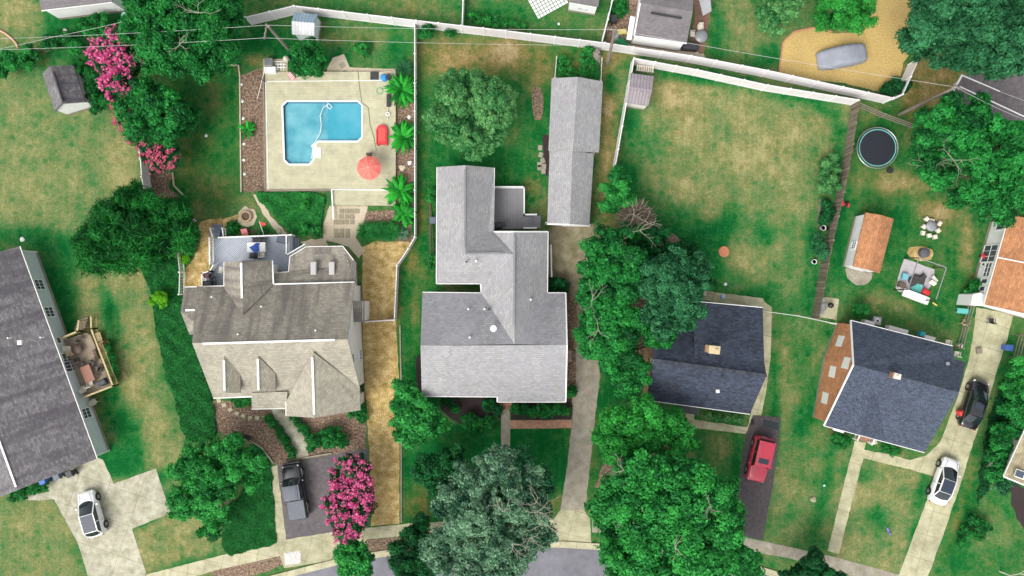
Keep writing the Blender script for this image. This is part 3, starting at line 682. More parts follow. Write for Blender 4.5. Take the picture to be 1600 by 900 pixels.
for (dx, dl, dr) in ((350, 338, 375), (403, 392, 430)):
    p = [V((dl, 611, 4.6)), V((dx + 1, 611, 5.5)), V((dr, 609, 4.6))]; base = 3.7
    f = MB(); f.add([(p[0].x + .2, p[0].y, base), (p[2].x - .2, p[2].y, base), (p[2].x - .2, p[2].y, p[2].z), (p[1].x, p[1].y, p[1].z), (p[0].x + .2, p[0].y, p[0].z)], [(0, 1, 2, 3, 4)])
    for xx in (p[0].x + .2, p[2].x - .2):
        f.add([(xx, p[0].y, base), (xx, p[0].y + 3.2, base + 1.6), (xx, p[0].y + 3.2, p[0].z), (xx, p[0].y, p[0].z)], [(0, 1, 2, 3)])
    part('dormer_wall', f, SID_W, rootB)
for x in (490, 518.5):
    c = W(x, 419, 3.3)
    sk = part('skylight', MB().rbox(c + Vector((0, 0, .02)), (0.52, 1.2, 0.2), 0), plain('skylight_frame', (.5, .48, .46), .5), rfB)
    part('pane', MB().box(c + Vector((0, 0, .14)), (0.44, 1.1, 0.02), 0), glassy('skylight_glass', (0.42, 0.40, 0.39), 0.2), sk)
for x, y, z in ((332, 464, 4.9), (373, 522, 6.7), (409, 479, 5.4), (494, 516, 6.6)): vent(rfB, x, y, z, h_=.3)
pB = psB[0]
window(rootB, pB[3], pB[2], 0.6, 4.6, .8, 1.2); window(rootB, pB[3], pB[1], .3, 1.5); window(rootB, pB[3], pB[1], .75, 1.5)
ch = MB(); ch.prism([W(549, 471, 3), W(567, 471, 3), W(567, 501, 3), W(549, 501, 3)], 0, 3.0)
ch_o = part('chimney_chase', ch, SID_W, rootB)
part('chase_roof', roof_mb([[V((551, 470, 3.6)), V((569, 470, 2.9)), V((569, 503, 2.9)), V((551, 503, 3.6))]]), R_BROWN, rootB)
part('porch_roof', roof_mb([[V((393, 614, 3.78)), V((449, 612, 3.86)), V((447, 638, 2.85)), V((393, 639, 2.85))]]), R_BROWNS, rootB)

# --- C: pale grey roof in the centre
zc, zrc = 3.0, 5.4
rootC, rfC, psC = house('house', 'pale grey roofed house in the middle with small side deck', 'house', [
    ([[(683, 261, zc), (727, 258, 4.9), (727, 397, 4.95), (682, 443, zc)], [(727, 258, 4.9), (772, 262, zc), (771, 362, 3.2), (763, 362, 3.3), (727, 397, 4.95)],
      [(682, 443, zc), (727, 397, 4.95), (785, 396, 5.0), (752, 443, zc)], [(727, 397, 4.95), (763, 362, 3.3), (785, 396, 5.0)],
      [(763, 362, 3.3), (771, 362, 3.2), (803, 362, 5.1), (803, 397, 5.12), (785, 396, 5.0)], [(785, 396, 5.0), (803, 397, 5.12), (804, 538, 5.4), (752, 458, 3.05), (752, 443, zc)],
      [(803, 362, 5.1), (856, 362, zc), (855, 458, zc), (804, 538, 5.4), (803, 397, 5.12)]], R_LIGHT),
    ([[(660, 457, zc), (752, 458, zc), (804, 538, zrc), (657, 540, zrc)], [(804, 538, zrc), (855, 458, zc), (884, 458, zc), (886, 539, zrc)]], shingle('pale_grey_shingles_shaded', (0.275, 0.27, 0.28), 0.2, 0.45, (0.25, 0.25, 0.27), 0.2, .14)),  # north slopes: shade put into a darker copy of the shingle colour
    ([[(657, 540, zrc), (886, 539, zrc), (884, 628, 2.85), (777, 628, 2.85), (777, 620, zc), (659, 619, zc)]], R_LIGHT),
],
    [[(660, 457, zc), (884, 458, zc), (886, 539, zrc), (884, 620, zc), (659, 619, zc), (657, 540, zrc)],
     [(683, 261, zc), (727, 258, 4.9), (772, 262, zc), (771, 443, zc), (682, 443, zc)],
     [(772, 362, zc), (803, 362, 5.1), (856, 362, zc), (855, 470, zc), (772, 470, zc)]], brickmat('pale_brick', (0.5, 0.4, 0.32)),
    trims=[((683, 261, zc), (682, 443, zc)), ((682, 443, zc), (751, 443, zc)), ((751, 443, zc), (752, 458, zc)), ((660, 457, zc), (752, 458, zc)), ((659, 619, zc), (777, 620, zc)), ((777, 628, 2.85), (884, 628, 2.85)),
           ((855, 458, zc), (884, 458, zc)), ((856, 362, zc), (855, 458, zc)), ((772, 262, zc), (771, 360, zc)), ((777, 620, zc), (777, 628, 2.9)), ((884, 458, zc), (886, 539, zrc)), ((886, 539, zrc), (884, 628, 2.85)), ((772, 362, 3.4), (803, 362, 5.1)), ((803, 362, 5.1), (856, 362, zc))],
    ridges=[((726.5, 265, 4.95), (726, 386, 4.95)), ((803.5, 369, 5.15), (803, 508, 5.35)), ((730, 396.5, 5.0), (784, 395.5, 5.05))], overhang=.35, ridgemat=plain('grey_ridge_cap', (0.2, 0.2, 0.21), .8))
for x, y, z in ((729, 409, 4.9), (744, 408, 4.9), (732, 483, 3.8), (757, 483, 4), (764, 483, 4), (734, 527, 5.2), (829, 468, 4.3)): vent(rfC, x, y, z, FASCIA if x != 764 and x != 729 else DARK, .09, .3)
for k, t in enumerate((.15, .4, .75)): window(rootC, psC[0][4], psC[0][3], t, 1.5, 1.3, 1.3)
door(rootC, psC[0][4], psC[0][3], 0.58)
ds = thing('satellite_dish', 'round white satellite dish on the pale grey roof', 'satellite dish', tuple(W(771, 512, 5.0)))
c = W(771, 513, 5.0)
part('dish', MB().lathe(c + Vector((0, 0, .25)), [(0.02, 0), (0.16, .03), (0.26, .1), (0.29, .16)], 18), WHITE, ds)
part('arm', MB().tube(c - Vector((0, 0, .15)), c + Vector((0, 0, .3)), 0.03), STEEL, ds)
# side chimney
part('chimney', MB().prism([W(884, 548, 2.2), W(893, 548, 2.2), W(893, 566, 2.2), W(884, 566, 2.2)], 0, 2.0), brickmat('chimney_brick', (0.4, 0.2, 0.12)), rootC)

# --- D: long garage
GD = [(862, 122, 2.6), (903, 120, 3.9), (942, 127, 2.6), (936, 238, 2.6), (895, 236, 3.9), (857, 235, 2.6)]
rootD, rfD, psD = house('garage', 'long pale grey roofed garage beside the centre house', 'garage', [
    ([[GD[0], GD[1], GD[4], GD[5]], [GD[1], GD[2], GD[3], GD[4]]], R_LIGHT),
    ([[(859, 235, 2.5), (894.8, 235, 3.78), (890, 351, 3.7), (855, 350, 2.5)], [(894.8, 235, 3.78), (928, 240, 2.5), (921, 353, 2.5), (890, 351, 3.7)]], R_LIGHT)],
    [[GD[0], GD[1], GD[2], GD[3], GD[4], GD[5]], [(858, 230, 2.5), (928, 232, 2.5), (921, 353, 2.5), (890, 351, 3.7), (855, 350, 2.5)]], SID_W,
    trims=[((855, 350, 2.5), (890, 351, 3.7)), ((890, 351, 3.7), (921, 353, 2.5))], overhang=.2)
door(rootD, psD[1][4], psD[1][3], .5, 2.5, 2.1)
door(rootD, psD[1][3], psD[1][2], .5, 2.5, 2.1)

# --- E: dark roof behind the trees
E = dict(RW=(1022, 563, 6.2), RE=(1198, 587, 6.2), SW=(1010, 625, 3.1), SE=(1172, 647, 3.1), NE=(1191, 512, 3.1))
rw, re, sw, se = V(E['RW']), V(E['RE']), V(E['SW']), V(E['SE'])
nw = rw + (rw - sw); nw.z = 3.1; ne = re + (re - se); ne.z = 3.1
ext = [(1085, 471, 3.0), (1192, 481, 3.0)]
xa = rw.lerp(re, .36); xa.z = 6.0; xb = re.copy(); xb.z = 5.9
ea, eb = V(ext[0]), V(ext[1])
m1 = nw.lerp(rw, .15)
rootE, rfE, psE = house('house', 'dark charcoal shingled house with tan chimney and orange brick gable behind trees', 'house', [
    ([[rw, sw, se, re], [rw, re, ne, nw]], R_NAVY), ([[ea, eb, xb + Vector((-.1, -.1, .08)), xa + Vector((0, -.1, .1))]], R_NAVY)],
    [[nw, rw, sw, se, re, ne], [ea, eb, xb + Vector((-.3, .6, -2.0)), xa + Vector((0, .6, -2.0))]], [BRICK_T, SID_C],
    trims=[(sw, se), (ea, eb)], overhang=.3)
part('ridge_cap', beam(MB(), rw, re, .3, .05, .04), boards('dark_ridge_cap', (.03, .036, .05), .3, math.pi / 2, gap=.3, var=.4, length=2), rfE)
c = W(1117, 547, 7.0)
chim = part('chimney', MB().box((c.x, c.y, 6.2), (.9, 0.62, 1.3), -.1), BRICK_T, rfE)
part('chimney_cap', MB().box((c.x, c.y, 6.9), (.98, 0.7, 0.08), -.1).lathe((c.x + .15, c.y, 6.94), [(0.13, 0), (0.13, .2), (.1, .2)], 10), plain('tan_mortar', (0.5, 0.4, 0.24), .9), chim)
vent(rfE, 1183, 543, 4.4, DARK); vent(rfE, 1129, 588, 6, DARK); rvent(rfE, 1121, 611, 4.6, .3, FASCIA)
window(rootE, psE[0][1], psE[0][2], .1, 4.1, .6, 1.0, grid=False); window(rootE, psE[0][0], psE[0][1], .6, 1.6, 1.0, 1.3)
window(rootE, psE[0][1], psE[0][2], .5, 1.6, 1.0, 1.3)
part('porch_awning', MB().box(W(1078, 640, 2.5), (1.7, .8, .1), -.12), DARK, rootE)
door(rootE, psE[0][2], psE[0][3], .42); window(rootE, psE[0][2], psE[0][3], .15, 1.6, 1.4, 1.3); window(rootE, psE[0][2], psE[0][3], .75, 1.6, 1.6, 1.3)

# --- F: blue-grey roof turned house on the right
rw, re = V((1334, 570, 6.4)), V((1499, 613, 6.2)); sw = V((1288, 665, 3.2)); nw = V((1330, 501, 3.2)); ne1, ne2, ne3 = V((1488, 541, 3.2)), V((1491, 560, 3.7)), V((1509, 566, 3.6))
se = V((1445, 707, 3.1))
rfn = [[nw, rw, re, ne3, ne2, ne1]]
rfs = [[rw, sw, se, re]]
vg = [[V((1362, 598, 5.75)), V((1345, 677, 4.5)), V((1292, 663, 3.3)), V((1306, 638, 3.9))], [V((1362, 598, 5.75)), V((1372, 607, 5.45)), V((1384, 690, 3.2)), V((1345, 677, 4.5))]]
rootF, rfF, psF = house('house', 'blue-grey shingled house with orange brick gable showing four white windows', 'house', [(rfn + rfs, R_BLUE), (vg, R_BLUE)],
    [[nw, ne1, ne2, ne3, re, se, sw, rw]], BRICK_O, trims=[(nw, ne1), (nw, rw), (rw, sw), (sw, se)], overhang=.3)
c = W(1402, 588, 6.9)
chim = part('chimney', MB().box((c.x, c.y, 6.1), (.7, .5, 1.5), -.25), M_BRICKRED, rfF)
part('chimney_cap', MB().box((c.x + .02, c.y, 6.9), (.6, .5, .1), -.25).lathe((c.x, c.y, 6.95), [(.12, 0), (.12, .15), (.08, .15)], 10), PALE, chim)
vent(rfF, 1321, 602, 4.8, DARK); vent(rfF, 1450, 538, 4.0, DARK); rvent(rfF, 1480, 568, 4.3, .3, STEEL)
wsw, wnw = psF[0][6], psF[0][0]; wrw = psF[0][7]
def blind(a, b, t, z, s_=0.95):
    a = Vector((a.x, a.y, 0)); b_ = Vector((b.x, b.y, 0)); d = (b_ - a).normalized(); o = Vector((-d.y, d.x, 0)); rot = math.atan2(d.y, d.x)
    c = a.lerp(b_, t) + Vector((0, 0, z))
    wd = part('window', MB().box(c - o * 0.04, (s_ + .12, 0.1, s_ + .25), rot), FASCIA, rootF)
    part('pane', MB().box(c - o * 0.10, (s_ - .1, 0.02, s_ + .05), rot), plain('pale_blind', (0.9, 0.9, 0.88), .5), wd)
def onwall(px, py, tgt_a, tgt_b):
    """height at which the camera ray through (px,py) meets the wall plane a-b"""
    best = None
    for k in range(60):
        z = k * 0.1; p = W(px, py, z); d = (tgt_b - tgt_a).xy.normalized(); v = (p - tgt_a).xy
        dist = abs(v.x * d.y - v.y * d.x); t = v.dot(d) / (tgt_b - tgt_a).xy.length
        if best is None or dist < best[0]: best = (dist, t, z)
    return best[1], best[2]
for (px, py) in ((1313, 533), (1322, 567), (1301, 581), (1289, 622)):
    a_, b_ = (wsw, wrw) if py > 575 else (wrw, wnw)
    t, z = onwall(px, py, a_, b_); blind(a_, b_, t, max(1.2, z))
door(rootF, psF[0][6], psF[0][5], .3); window(rootF, psF[0][6], psF[0][5], .65, 1.5, 1.6, 1.2)
window(rootF, psF[0][1], psF[0][0], .3, 1.5, 1.0, 1.1); window(rootF, psF[0][1], psF[0][0], .7, 1.5, 1.2, 1.1)

# --- G: rust roofed building at the right edge
a, b2 = V((1578, 336, 2.9)), V((1538, 477, 2.9)); d = (b2 - a); perp = Vector((-d.y, d.x, 0)).normalized(); perp = perp if perp.x > 0 else -perp
wd = 8.5; ra, rb = a + perp * wd / 2 + Vector((0, 0, 1.9)), b2 + perp * wd / 2 + Vector((0, 0, 1.9)); fa, fb = a + perp * wd, b2 + perp * wd
rootG, rfG, psG = house('house', 'rust orange roofed white house at the right edge with patio door', 'house', [([[a, b2, rb, ra], [ra, rb, fb, fa]], R_ORANGE)],
    [[a, b2, rb, fb, fa, ra]], SID_W, trims=[(a, b2), (b2, rb), (rb, fb)], overhang=.3)
part('roof_seam', beam(MB(), a.lerp(b2, .47), ra.lerp(rb, .47), .1, .06, .03), FASCIA, rfG)
ga, gb = psG[0][0], psG[0][1]
window(rootG, ga, gb, .40, 1.25, 1.7, 1.9); window(rootG, ga, gb, .60, 1.6, 1.4, .9); window(rootG, ga, gb, .74, 1.6, .5, .9, grid=False); window(rootG, ga, gb, .83, 1.6, .5, .8, grid=False); window(rootG, ga, gb, .08, 1.6, .6, 1.0, grid=False)
part('side_porch', MB().prism([W(1522, 460, 2.2), W(1534, 457, 2.2), W(1542, 462, 2.2), W(1537, 478, 2.2), W(1518, 477, 2.2)], 0, 2.1), SID_W, rootG)

# --- H: tan roof at the bottom right edge
a, b2 = V((1604, 668, 3.0)), V((1569, 745, 3.0)); c2 = V((1700, 800, 3.0)); d2_ = V((1735, 723, 3.0))
rm1, rm2 = V((1652, 690, 4.8)), V((1622, 768, 4.8))
rm1 = a.lerp(d2_, .5); rm1.z = 4.8; rm2 = b2.lerp(c2, .5); rm2.z = 4.8
rootH, rfH, psH = house('house', 'faded tan roofed house cut off by the bottom right edge', 'house', [([[a, b2, rm2, rm1], [rm1, rm2, c2, d2_]], R_TAN)],
    [[a, b2, rm2, c2, d2_, rm1]], SID_C, trims=[(a, b2), (b2, rm2)])
sk = part('skylight', MB().box(W(1594, 741, 3.6), (.9, .75, .15), -.35), FASCIA, rfH); part('pane', MB().box(W(1594, 741, 3.7), (.75, .6, .04), -.35), WINGLASS, sk)

# --- top edge buildings
zt = 2.7
a, b2 = V((84, 13, zt)), V((184, 6, zt)); d = b2 - a; pv = Vector((-d.y, d.x, 0)).normalized(); pv = pv if pv.y > 0 else -pv
ra, rb = V((76, -8, 3.4)), V((190, -8, 3.4))
a = V((80, 17, 2.5)); b2 = V((175, 3, 2.5)); hw = 6.0; up = Vector((0.7, 6, 0)); lf = V((64, 16, 2.5))
fl = [lf + up, b2 + up]
rootI, rfI, _ = house('house', 'grey roofed white house cut off by the top left edge', 'house', [([[lf, b2, b2 + up * .5 + Vector((0, 0, 1.6)), lf + up * .5 + Vector((0, 0, 1.6))], [lf + up * .5 + Vector((0, 0, 1.6)), b2 + up * .5 + Vector((0, 0, 1.6)), b2 + up, lf + up]], R_OFFICE)],
    [[lf, b2, b2 + up * .5 + Vector((0, 0, 1.5)), b2 + up, lf + up, lf + up * .5 + Vector((0, 0, 1.5))]], SID_W, overhang=.12, trims=[(lf, b2)])
# plum-grey roof, top centre
a, b2, c2, d2_ = V((991, 55, 2.8)), V((1073, 67, 2.8)), V((1085, -20, 2.8)), V((1005, -35, 2.8))
e1 = V((1083, 30, 2.8))
mid1 = (a + d2_) / 2; mid1.z = 3.6; mid2 = (b2 + c2) / 2; mid2.z = 3.6
rootJ, rfJ, psJ = house('house', 'plum grey roofed white house beside brown deck at the top', 'house', [([[a, b2, mid2, mid1], [mid1, mid2, c2, d2_]], R_OFFICE)],
    [[a, b2, mid2, c2, d2_, mid1]], SID_W, overhang=.15, trims=[(a, b2), (a, mid1)])
part('ridge_vent', MB().box(W(1041, 24, 3.6), (2.9, .16, .12), -.17), DARK, rfJ)
part('lean_to', roof_mb([[V((987, 62, 1.7)), V((979, 61, 1.6)), V((985, 25, 1.6)), V((993, 26, 1.7))]]), WHITE2, rootJ)
# small white one cut by the top edge
a, b2 = V((889, 2, 2.4)), V((935, 10, 2.4)); up = Vector((.5, 4, 0))
rootK, rfK, _ = house('garage', 'white walled building cut off by the top edge behind two bins', 'garage', [([[a, b2, b2 + up, a + up]], R_OFFICE)], [[a, b2, b2 + up, a + up]], SID_W, overhang=.1)

# --- sheds
def shed(label, e1a, e1b, e2a, e2b, zr_, rm, wm, ze_=2.0, oh=.12, drs=None, rm2=None, hgt=None):
    e1a, e1b, e2a, e2b = [V((*p, ze_)) for p in (e1a, e1b, e2a, e2b)]
    ma = (e1a + e2a) / 2; mb_ = (e1b + e2b) / 2; ma.z = mb_.z = zr_
    return house('garden_shed', label, 'shed', [([[e1a, ma, mb_, e1b]], rm), ([[e2a, ma, mb_, e2b]], rm2 or rm)], [[e1a, e1b, mb_, e2b, e2a, ma]], wm, overhang=oh)
r_, f_, p_ = shed('grey shingled garden shed with white gable on the left lawn', (66, 115), (85, 174), (114, 102), (133, 159), 3.1, R_GREY, SID_W)
part('ridge_cap', MB().tube(W(84, 112, 3.14), W(98, 158, 3.14), .09), DARK, f_)
r_, f_, p_ = shed('small ribbed metal shed with blue and white roof by the back fence', (460, 19), (496, 22), (456, 53), (491, 56), 2.4, R_TIN, SID_B, 1.9, rm2=R_TINW)
r_, f_, p_ = shed('mauve ribbed metal shed inside the white fence corner', (986, 114), (1022, 119), (979, 160), (1013, 165), 2.3, R_MAUVE, SID_C, 1.9, .08)
r_, f_, p_ = shed('rust orange roofed white shed beside the wooden fence', (1353, 332), (1333, 416), (1397, 342), (1375, 427), 2.7, R_ORANGE, SID_W, 2.3)
window(r_, p_[0][0], p_[0][1], .6, 1.3, .7, .8) ; door(r_, p_[0][1], p_[0][3], .5, 1.4, 1.9)
sh = MB(); 
# ------------------------------------------------------------------ fences
WOODF = boards('weathered_fence_wood', (0.22, 0.17, 0.13), 0.14, math.pi / 2, gap=0.4, var=0.3, length=9, gapw=.015)
WOODR = plain('weathered_wood', (0.22, 0.18, 0.14), 0.9, var=.3)
VINYL = boards('white_vinyl_boards', (0.72, 0.69, 0.69), 0.16, math.pi / 2, gap=0.7, var=0.02, length=9, dirt=.06, gapw=.008)
def fence(name, label, tops, h_, style, m=None, bay=2.4, group=None):
    """tops: photo px of the top of the fence at height h_"""
    pts = [W(x, y, h_) for x, y in tops]; pts = [Vector((p.x, p.y, 0)) for p in pts]
    root = thing(name, label, 'fence', tuple(pts[0]), group)
    for si, (a, b) in enumerate(zip(pts[:-1], pts[1:])):
        L = (b - a).length; k = max(1, round(L / bay)); d = (b - a).normalized(); rot = math.atan2(d.y, d.x)
        for i in range(k):
            p, q = a.lerp(b, i / k), a.lerp(b, (i + 1) / k); mid = (p + q) / 2; l = (q - p).length
            if i or si == 0 or True:
                post = MB()
                if style in ('vinyl', 'picket'):
                    post.box(p + Vector((0, 0, (h_ + .06) / 2)), (.13, .13, h_ + .06), rot)
                    post.lathe(p + Vector((0, 0, h_ + .06)), [(.12, 0), (.12, .03), (.02, .1)], 4, False)
                elif style == 'wood' or style == 'rail': post.box(p + Vector((0, 0, h_ / 2)), (.12, .12, h_ + .05), rot)
                else: post.tube(p, p + Vector((0, 0, h_ + .05)), .035, n=6)
                part('post', post, m or WHITE, root)
            pn = MB(); l2 = l - .13
            if style == 'vinyl':
                pn.box(mid + Vector((0, 0, h_ / 2 + .02)), (l2, .035, h_ - .2), rot)
                pn.box(mid + Vector((0, 0, h_ - .04)), (l2, .09, .11), rot); pn.box(mid + Vector((0, 0, .1)), (l2, .09, .13), rot)
            elif style == 'picket':
                for zz in (.2, h_ - .08): pn.box(mid + Vector((0, 0, zz)), (l2, .05, .09), rot)
                nn = int(l2 / .14)
                for j in range(nn): pn.box(p + d * (.065 + l2 * (j + .5) / nn) + Vector((0, 0, h_ / 2)), (.045, .03, h_ - .12), rot)
            elif style == 'wood':
                nn = max(2, int(l / .15))
                for j in range(nn):
                    hh = h_ + RNG.uniform(-.07, .04); side = Vector((-d.y, d.x, 0)) * RNG.uniform(-.03, .03)
                    pn.box(p + d * (l * (j + .5) / nn) + side + Vector((0, 0, hh / 2)), (l / nn - .015, .022, hh), rot + RNG.uniform(-.05, .05), (RNG.uniform(-.02, .02), 0))
                for zz in (.35, h_ - .35): pn.box(mid + Vector((-d.y * .05, d.x * .05, zz)), (l, .05, .09), rot)
            elif style == 'rail':
                for zz in (h_ * .3, h_ * .62, h_ * .92): pn.box(mid + Vector((0, 0, zz)), (l, .05, .12), rot)
            elif style == 'chain':
                pn.tube(p + Vector((0, 0, h_)), q + Vector((0, 0, h_)), .025, n=5)
                nn = max(2, int(l / .18))
                for j in range(nn):
                    t0, t1 = p.lerp(q, j / nn), p.lerp(q, (j + 1) / nn)
                    for aa, bb in ((.05, h_), (h_, .05)): pn.tube(t0 + Vector((0, 0, aa)), t1 + Vector((0, 0, bb)), .006, n=3, caps=False)
            part('panel', pn, (VINYL if style == 'vinyl' else WOODF if style == 'wood' else m) or WHITE, root)
    p = pts[-1]
    part('post', MB().box(p + Vector((0, 0, (h_ + .06) / 2)), (.12, .12, h_ + .06), 0), m or WHITE, root)
    return root
fence('vinyl_fence', 'long solid white fence running across the back of all the lots', [(383, 27), (459, 9), (650, 32), (790, 48), (945, 67), (1080, 87), (1200, 110), (1396, 153), (1411, 147), (1436, 92)], 1.8, 'vinyl')
fence('vinyl_fence', 'solid white fence around two sides of the big back yard', [(960, 268), (991, 91), (1090, 109), (1200, 133), (1342, 156)], 1.7, 'vinyl')
fence('wooden_fence', 'weathered brown board fence between big yard and trampoline yard', [(1344, 157), (1334, 225), (1320, 300), (1303, 375), (1288, 450), (1281, 498)], 1.7, 'wood', WOODR)
fence('rail_fence', 'grey split rail fence from the white corner toward the car park', [(1344, 160), (1385, 178), (1433, 195)], 1.4, 'rail', WOODR, 2.6)
fence('vinyl_fence', 'thin white fence between pool yard and centre lot', [(648, 37), (648, 130), (648, 260), (648, 370), (638, 388), (620, 415), (616, 500), (571, 503)], 1.2, 'vinyl', bay=2.6)
fence('picket_fence', 'short white picket fence beside the pink bush on the left', [(214, 222), (219, 248), (221, 276), (226, 303)], 1.5, 'vinyl', bay=1.9)
fence('picket_fence', 'short white picket fence beside the ivy bed', [(276, 388), (280, 425), (279, 460)], 1.2, 'picket', bay=2.3)
fence('vinyl_fence', 'white dividing fence meeting the back fence from above', [(725, -40), (722, 39)], 1.3, 'vinyl')
fence('vinyl_fence', 'white dividing fence by the utility pole at the top', [(957, 0), (950, 30), (941, 64)], 1.5, 'vinyl')
fence('wire_fence', 'low white wire fence joining the dark and blue-grey houses', [(1198, 487), (1250, 494), (1306, 506)], 1.1, 'chain', WHITE)
fence('wire_fence', 'wire fence on the left behind the long garage', [(870, 88), (867, 122)], 1.2, 'chain', WHITE)
fence('wire_fence', 'wire fence on the right behind the long garage', [(941, 90), (939, 126)], 1.2, 'chain', WHITE)
fence('rail_fence', 'grey rail gate fence beside the concrete drive by the patio', [(1524, 478), (1516, 505), (1506, 545)], 1.3, 'rail', WOODR, 1.8)
fence('rail_fence', 'grey rail fence at the right edge above the hedge', [(1604, 525), (1595, 560)], 1.3, 'rail', WOODR, 1.8)
# garden edging
def edging(label, pts, m=None, h_=.14, w_=.12):
    mb = MB(); q = [W(x, y, 0) for x, y in pts]
    for a, b in zip(q[:-1], q[1:]): beam(mb, a + Vector((0, 0, h_ / 2)), b + Vector((0, 0, h_ / 2)), w_, h_)
    solo('garden_edging', mb, m or M_GRAVEL, label, 'edging')
edging('long pale edging along the dead grass strip', [(625, 508), (627, 600), (627, 816)], M_OLDC)
edging('pale edging beside mulch bed west of the pool', [(355, 102), (373, 102), (375, 118), (377, 300)])
edging('brick red edging curved around the gold yard', [(1216, 118), (1223, 66), (1240, 50), (1272, 43), (1300, 50)], plain('edging_brick', (.45, .2, .12), .9))
edging('curved stone edging under the front mulch bed', [(360, 674), (385, 684), (410, 700), (428, 724)], M_OLDC)
edging('low kerb at the top of the asphalt drive', [(444, 722), (482, 714), (518, 708)], M_OLDC)
edging('pale edging behind the magnolia trees', [(268, 118), (300, 108), (305, 118)])
edging('curved grey kerb south of the leafy bed', [(270, 270), (272, 290), (300, 318)])

# ------------------------------------------------------------------ utility poles and wires
POLEM = plain('weathered_pole', (0.21, 0.18, 0.15), 0.9, var=.3, scale=5)
def pole(label, base, top, h_, arm=None, box=True):
    b_ = W(*base, 0); t = W(*top, h_)
    root = thing('utility_pole', label, 'utility pole', tuple(b_))
    part('pole', MB().tube(b_, t, .17, .12, 10), POLEM, root)
    if arm:
        a0, a1 = W(*arm[0], h_ - .3), W(*arm[1], h_ - .3)
        am = part('crossarm', beam(MB(), a0, a1, .1, .12), POLEM, root)
        for k in (.04, .33, .67, .96):
            part('insulator', MB().lathe(a0.lerp(a1, k) + Vector((0, 0, .06)), [(.04, 0), (.07, .05), (.04, .1), (.05, .16)], 8), STEEL, am)
    if box:
        c = t - Vector((0, 0, 1.4)) + (b_ - t).normalized() * 0.2 + Vector((.3, 0, 0))
        part('transformer', MB().lathe(c - Vector((0, 0, .4)), [(.2, 0), (.23, .04), (.23, .75), (.18, .82)], 12), STEEL, root)
    return root
pole('grey utility pole by the small metal shed', (451, 77), (419, 41), 8.2, ((417, 38), (413, 61)), False)
pole('grey utility pole beside the white back fence near the garage', (949, 101), (961, 46), 8.6, ((949, 44), (966, 50)), True)
pole('dark utility pole beside the car park', (1405, 179), (1489, 138), 8.8, ((1490, 131), (1500, 140)), True)
def wire(label, pts, sag=.35, r=.013, m=None):
    mb = MB()
    for a, b in zip(pts[:-1], pts[1:]):
        a = W(*a); b = W(*b); k = 14; q = [a.lerp(b, i / k) - Vector((0, 0, 4 * sag * (i / k) * (1 - i / k))) for i in range(k + 1)]
        mb.path(q, r, 4)
    solo('power_line', mb, m or plain('aluminium_wire', (0.5, 0.5, 0.48), .5), label, 'power line', 'overhead wires between the poles')
wire('overhead wire along the back fence, upper of the pair', [(-60, 62, 8.2), (417, 39, 8.2), (961, 46, 8.5), (1495, 136, 8.6), (1640, 202, 8.4)])
wire('overhead wire along the back fence, lower of the pair', [(-60, 79, 7.6), (413, 59, 8.0), (957, 71, 7.0)])
wire('overhead wire from the far left crossing to the left lawn', [(-30, 82, 8), (80, 58, 7.5), (190, 34, 7)], .1)
wire('thin wire dropping from the car park pole to the right', [(1503, 118, 7), (1700, 190, 7)])

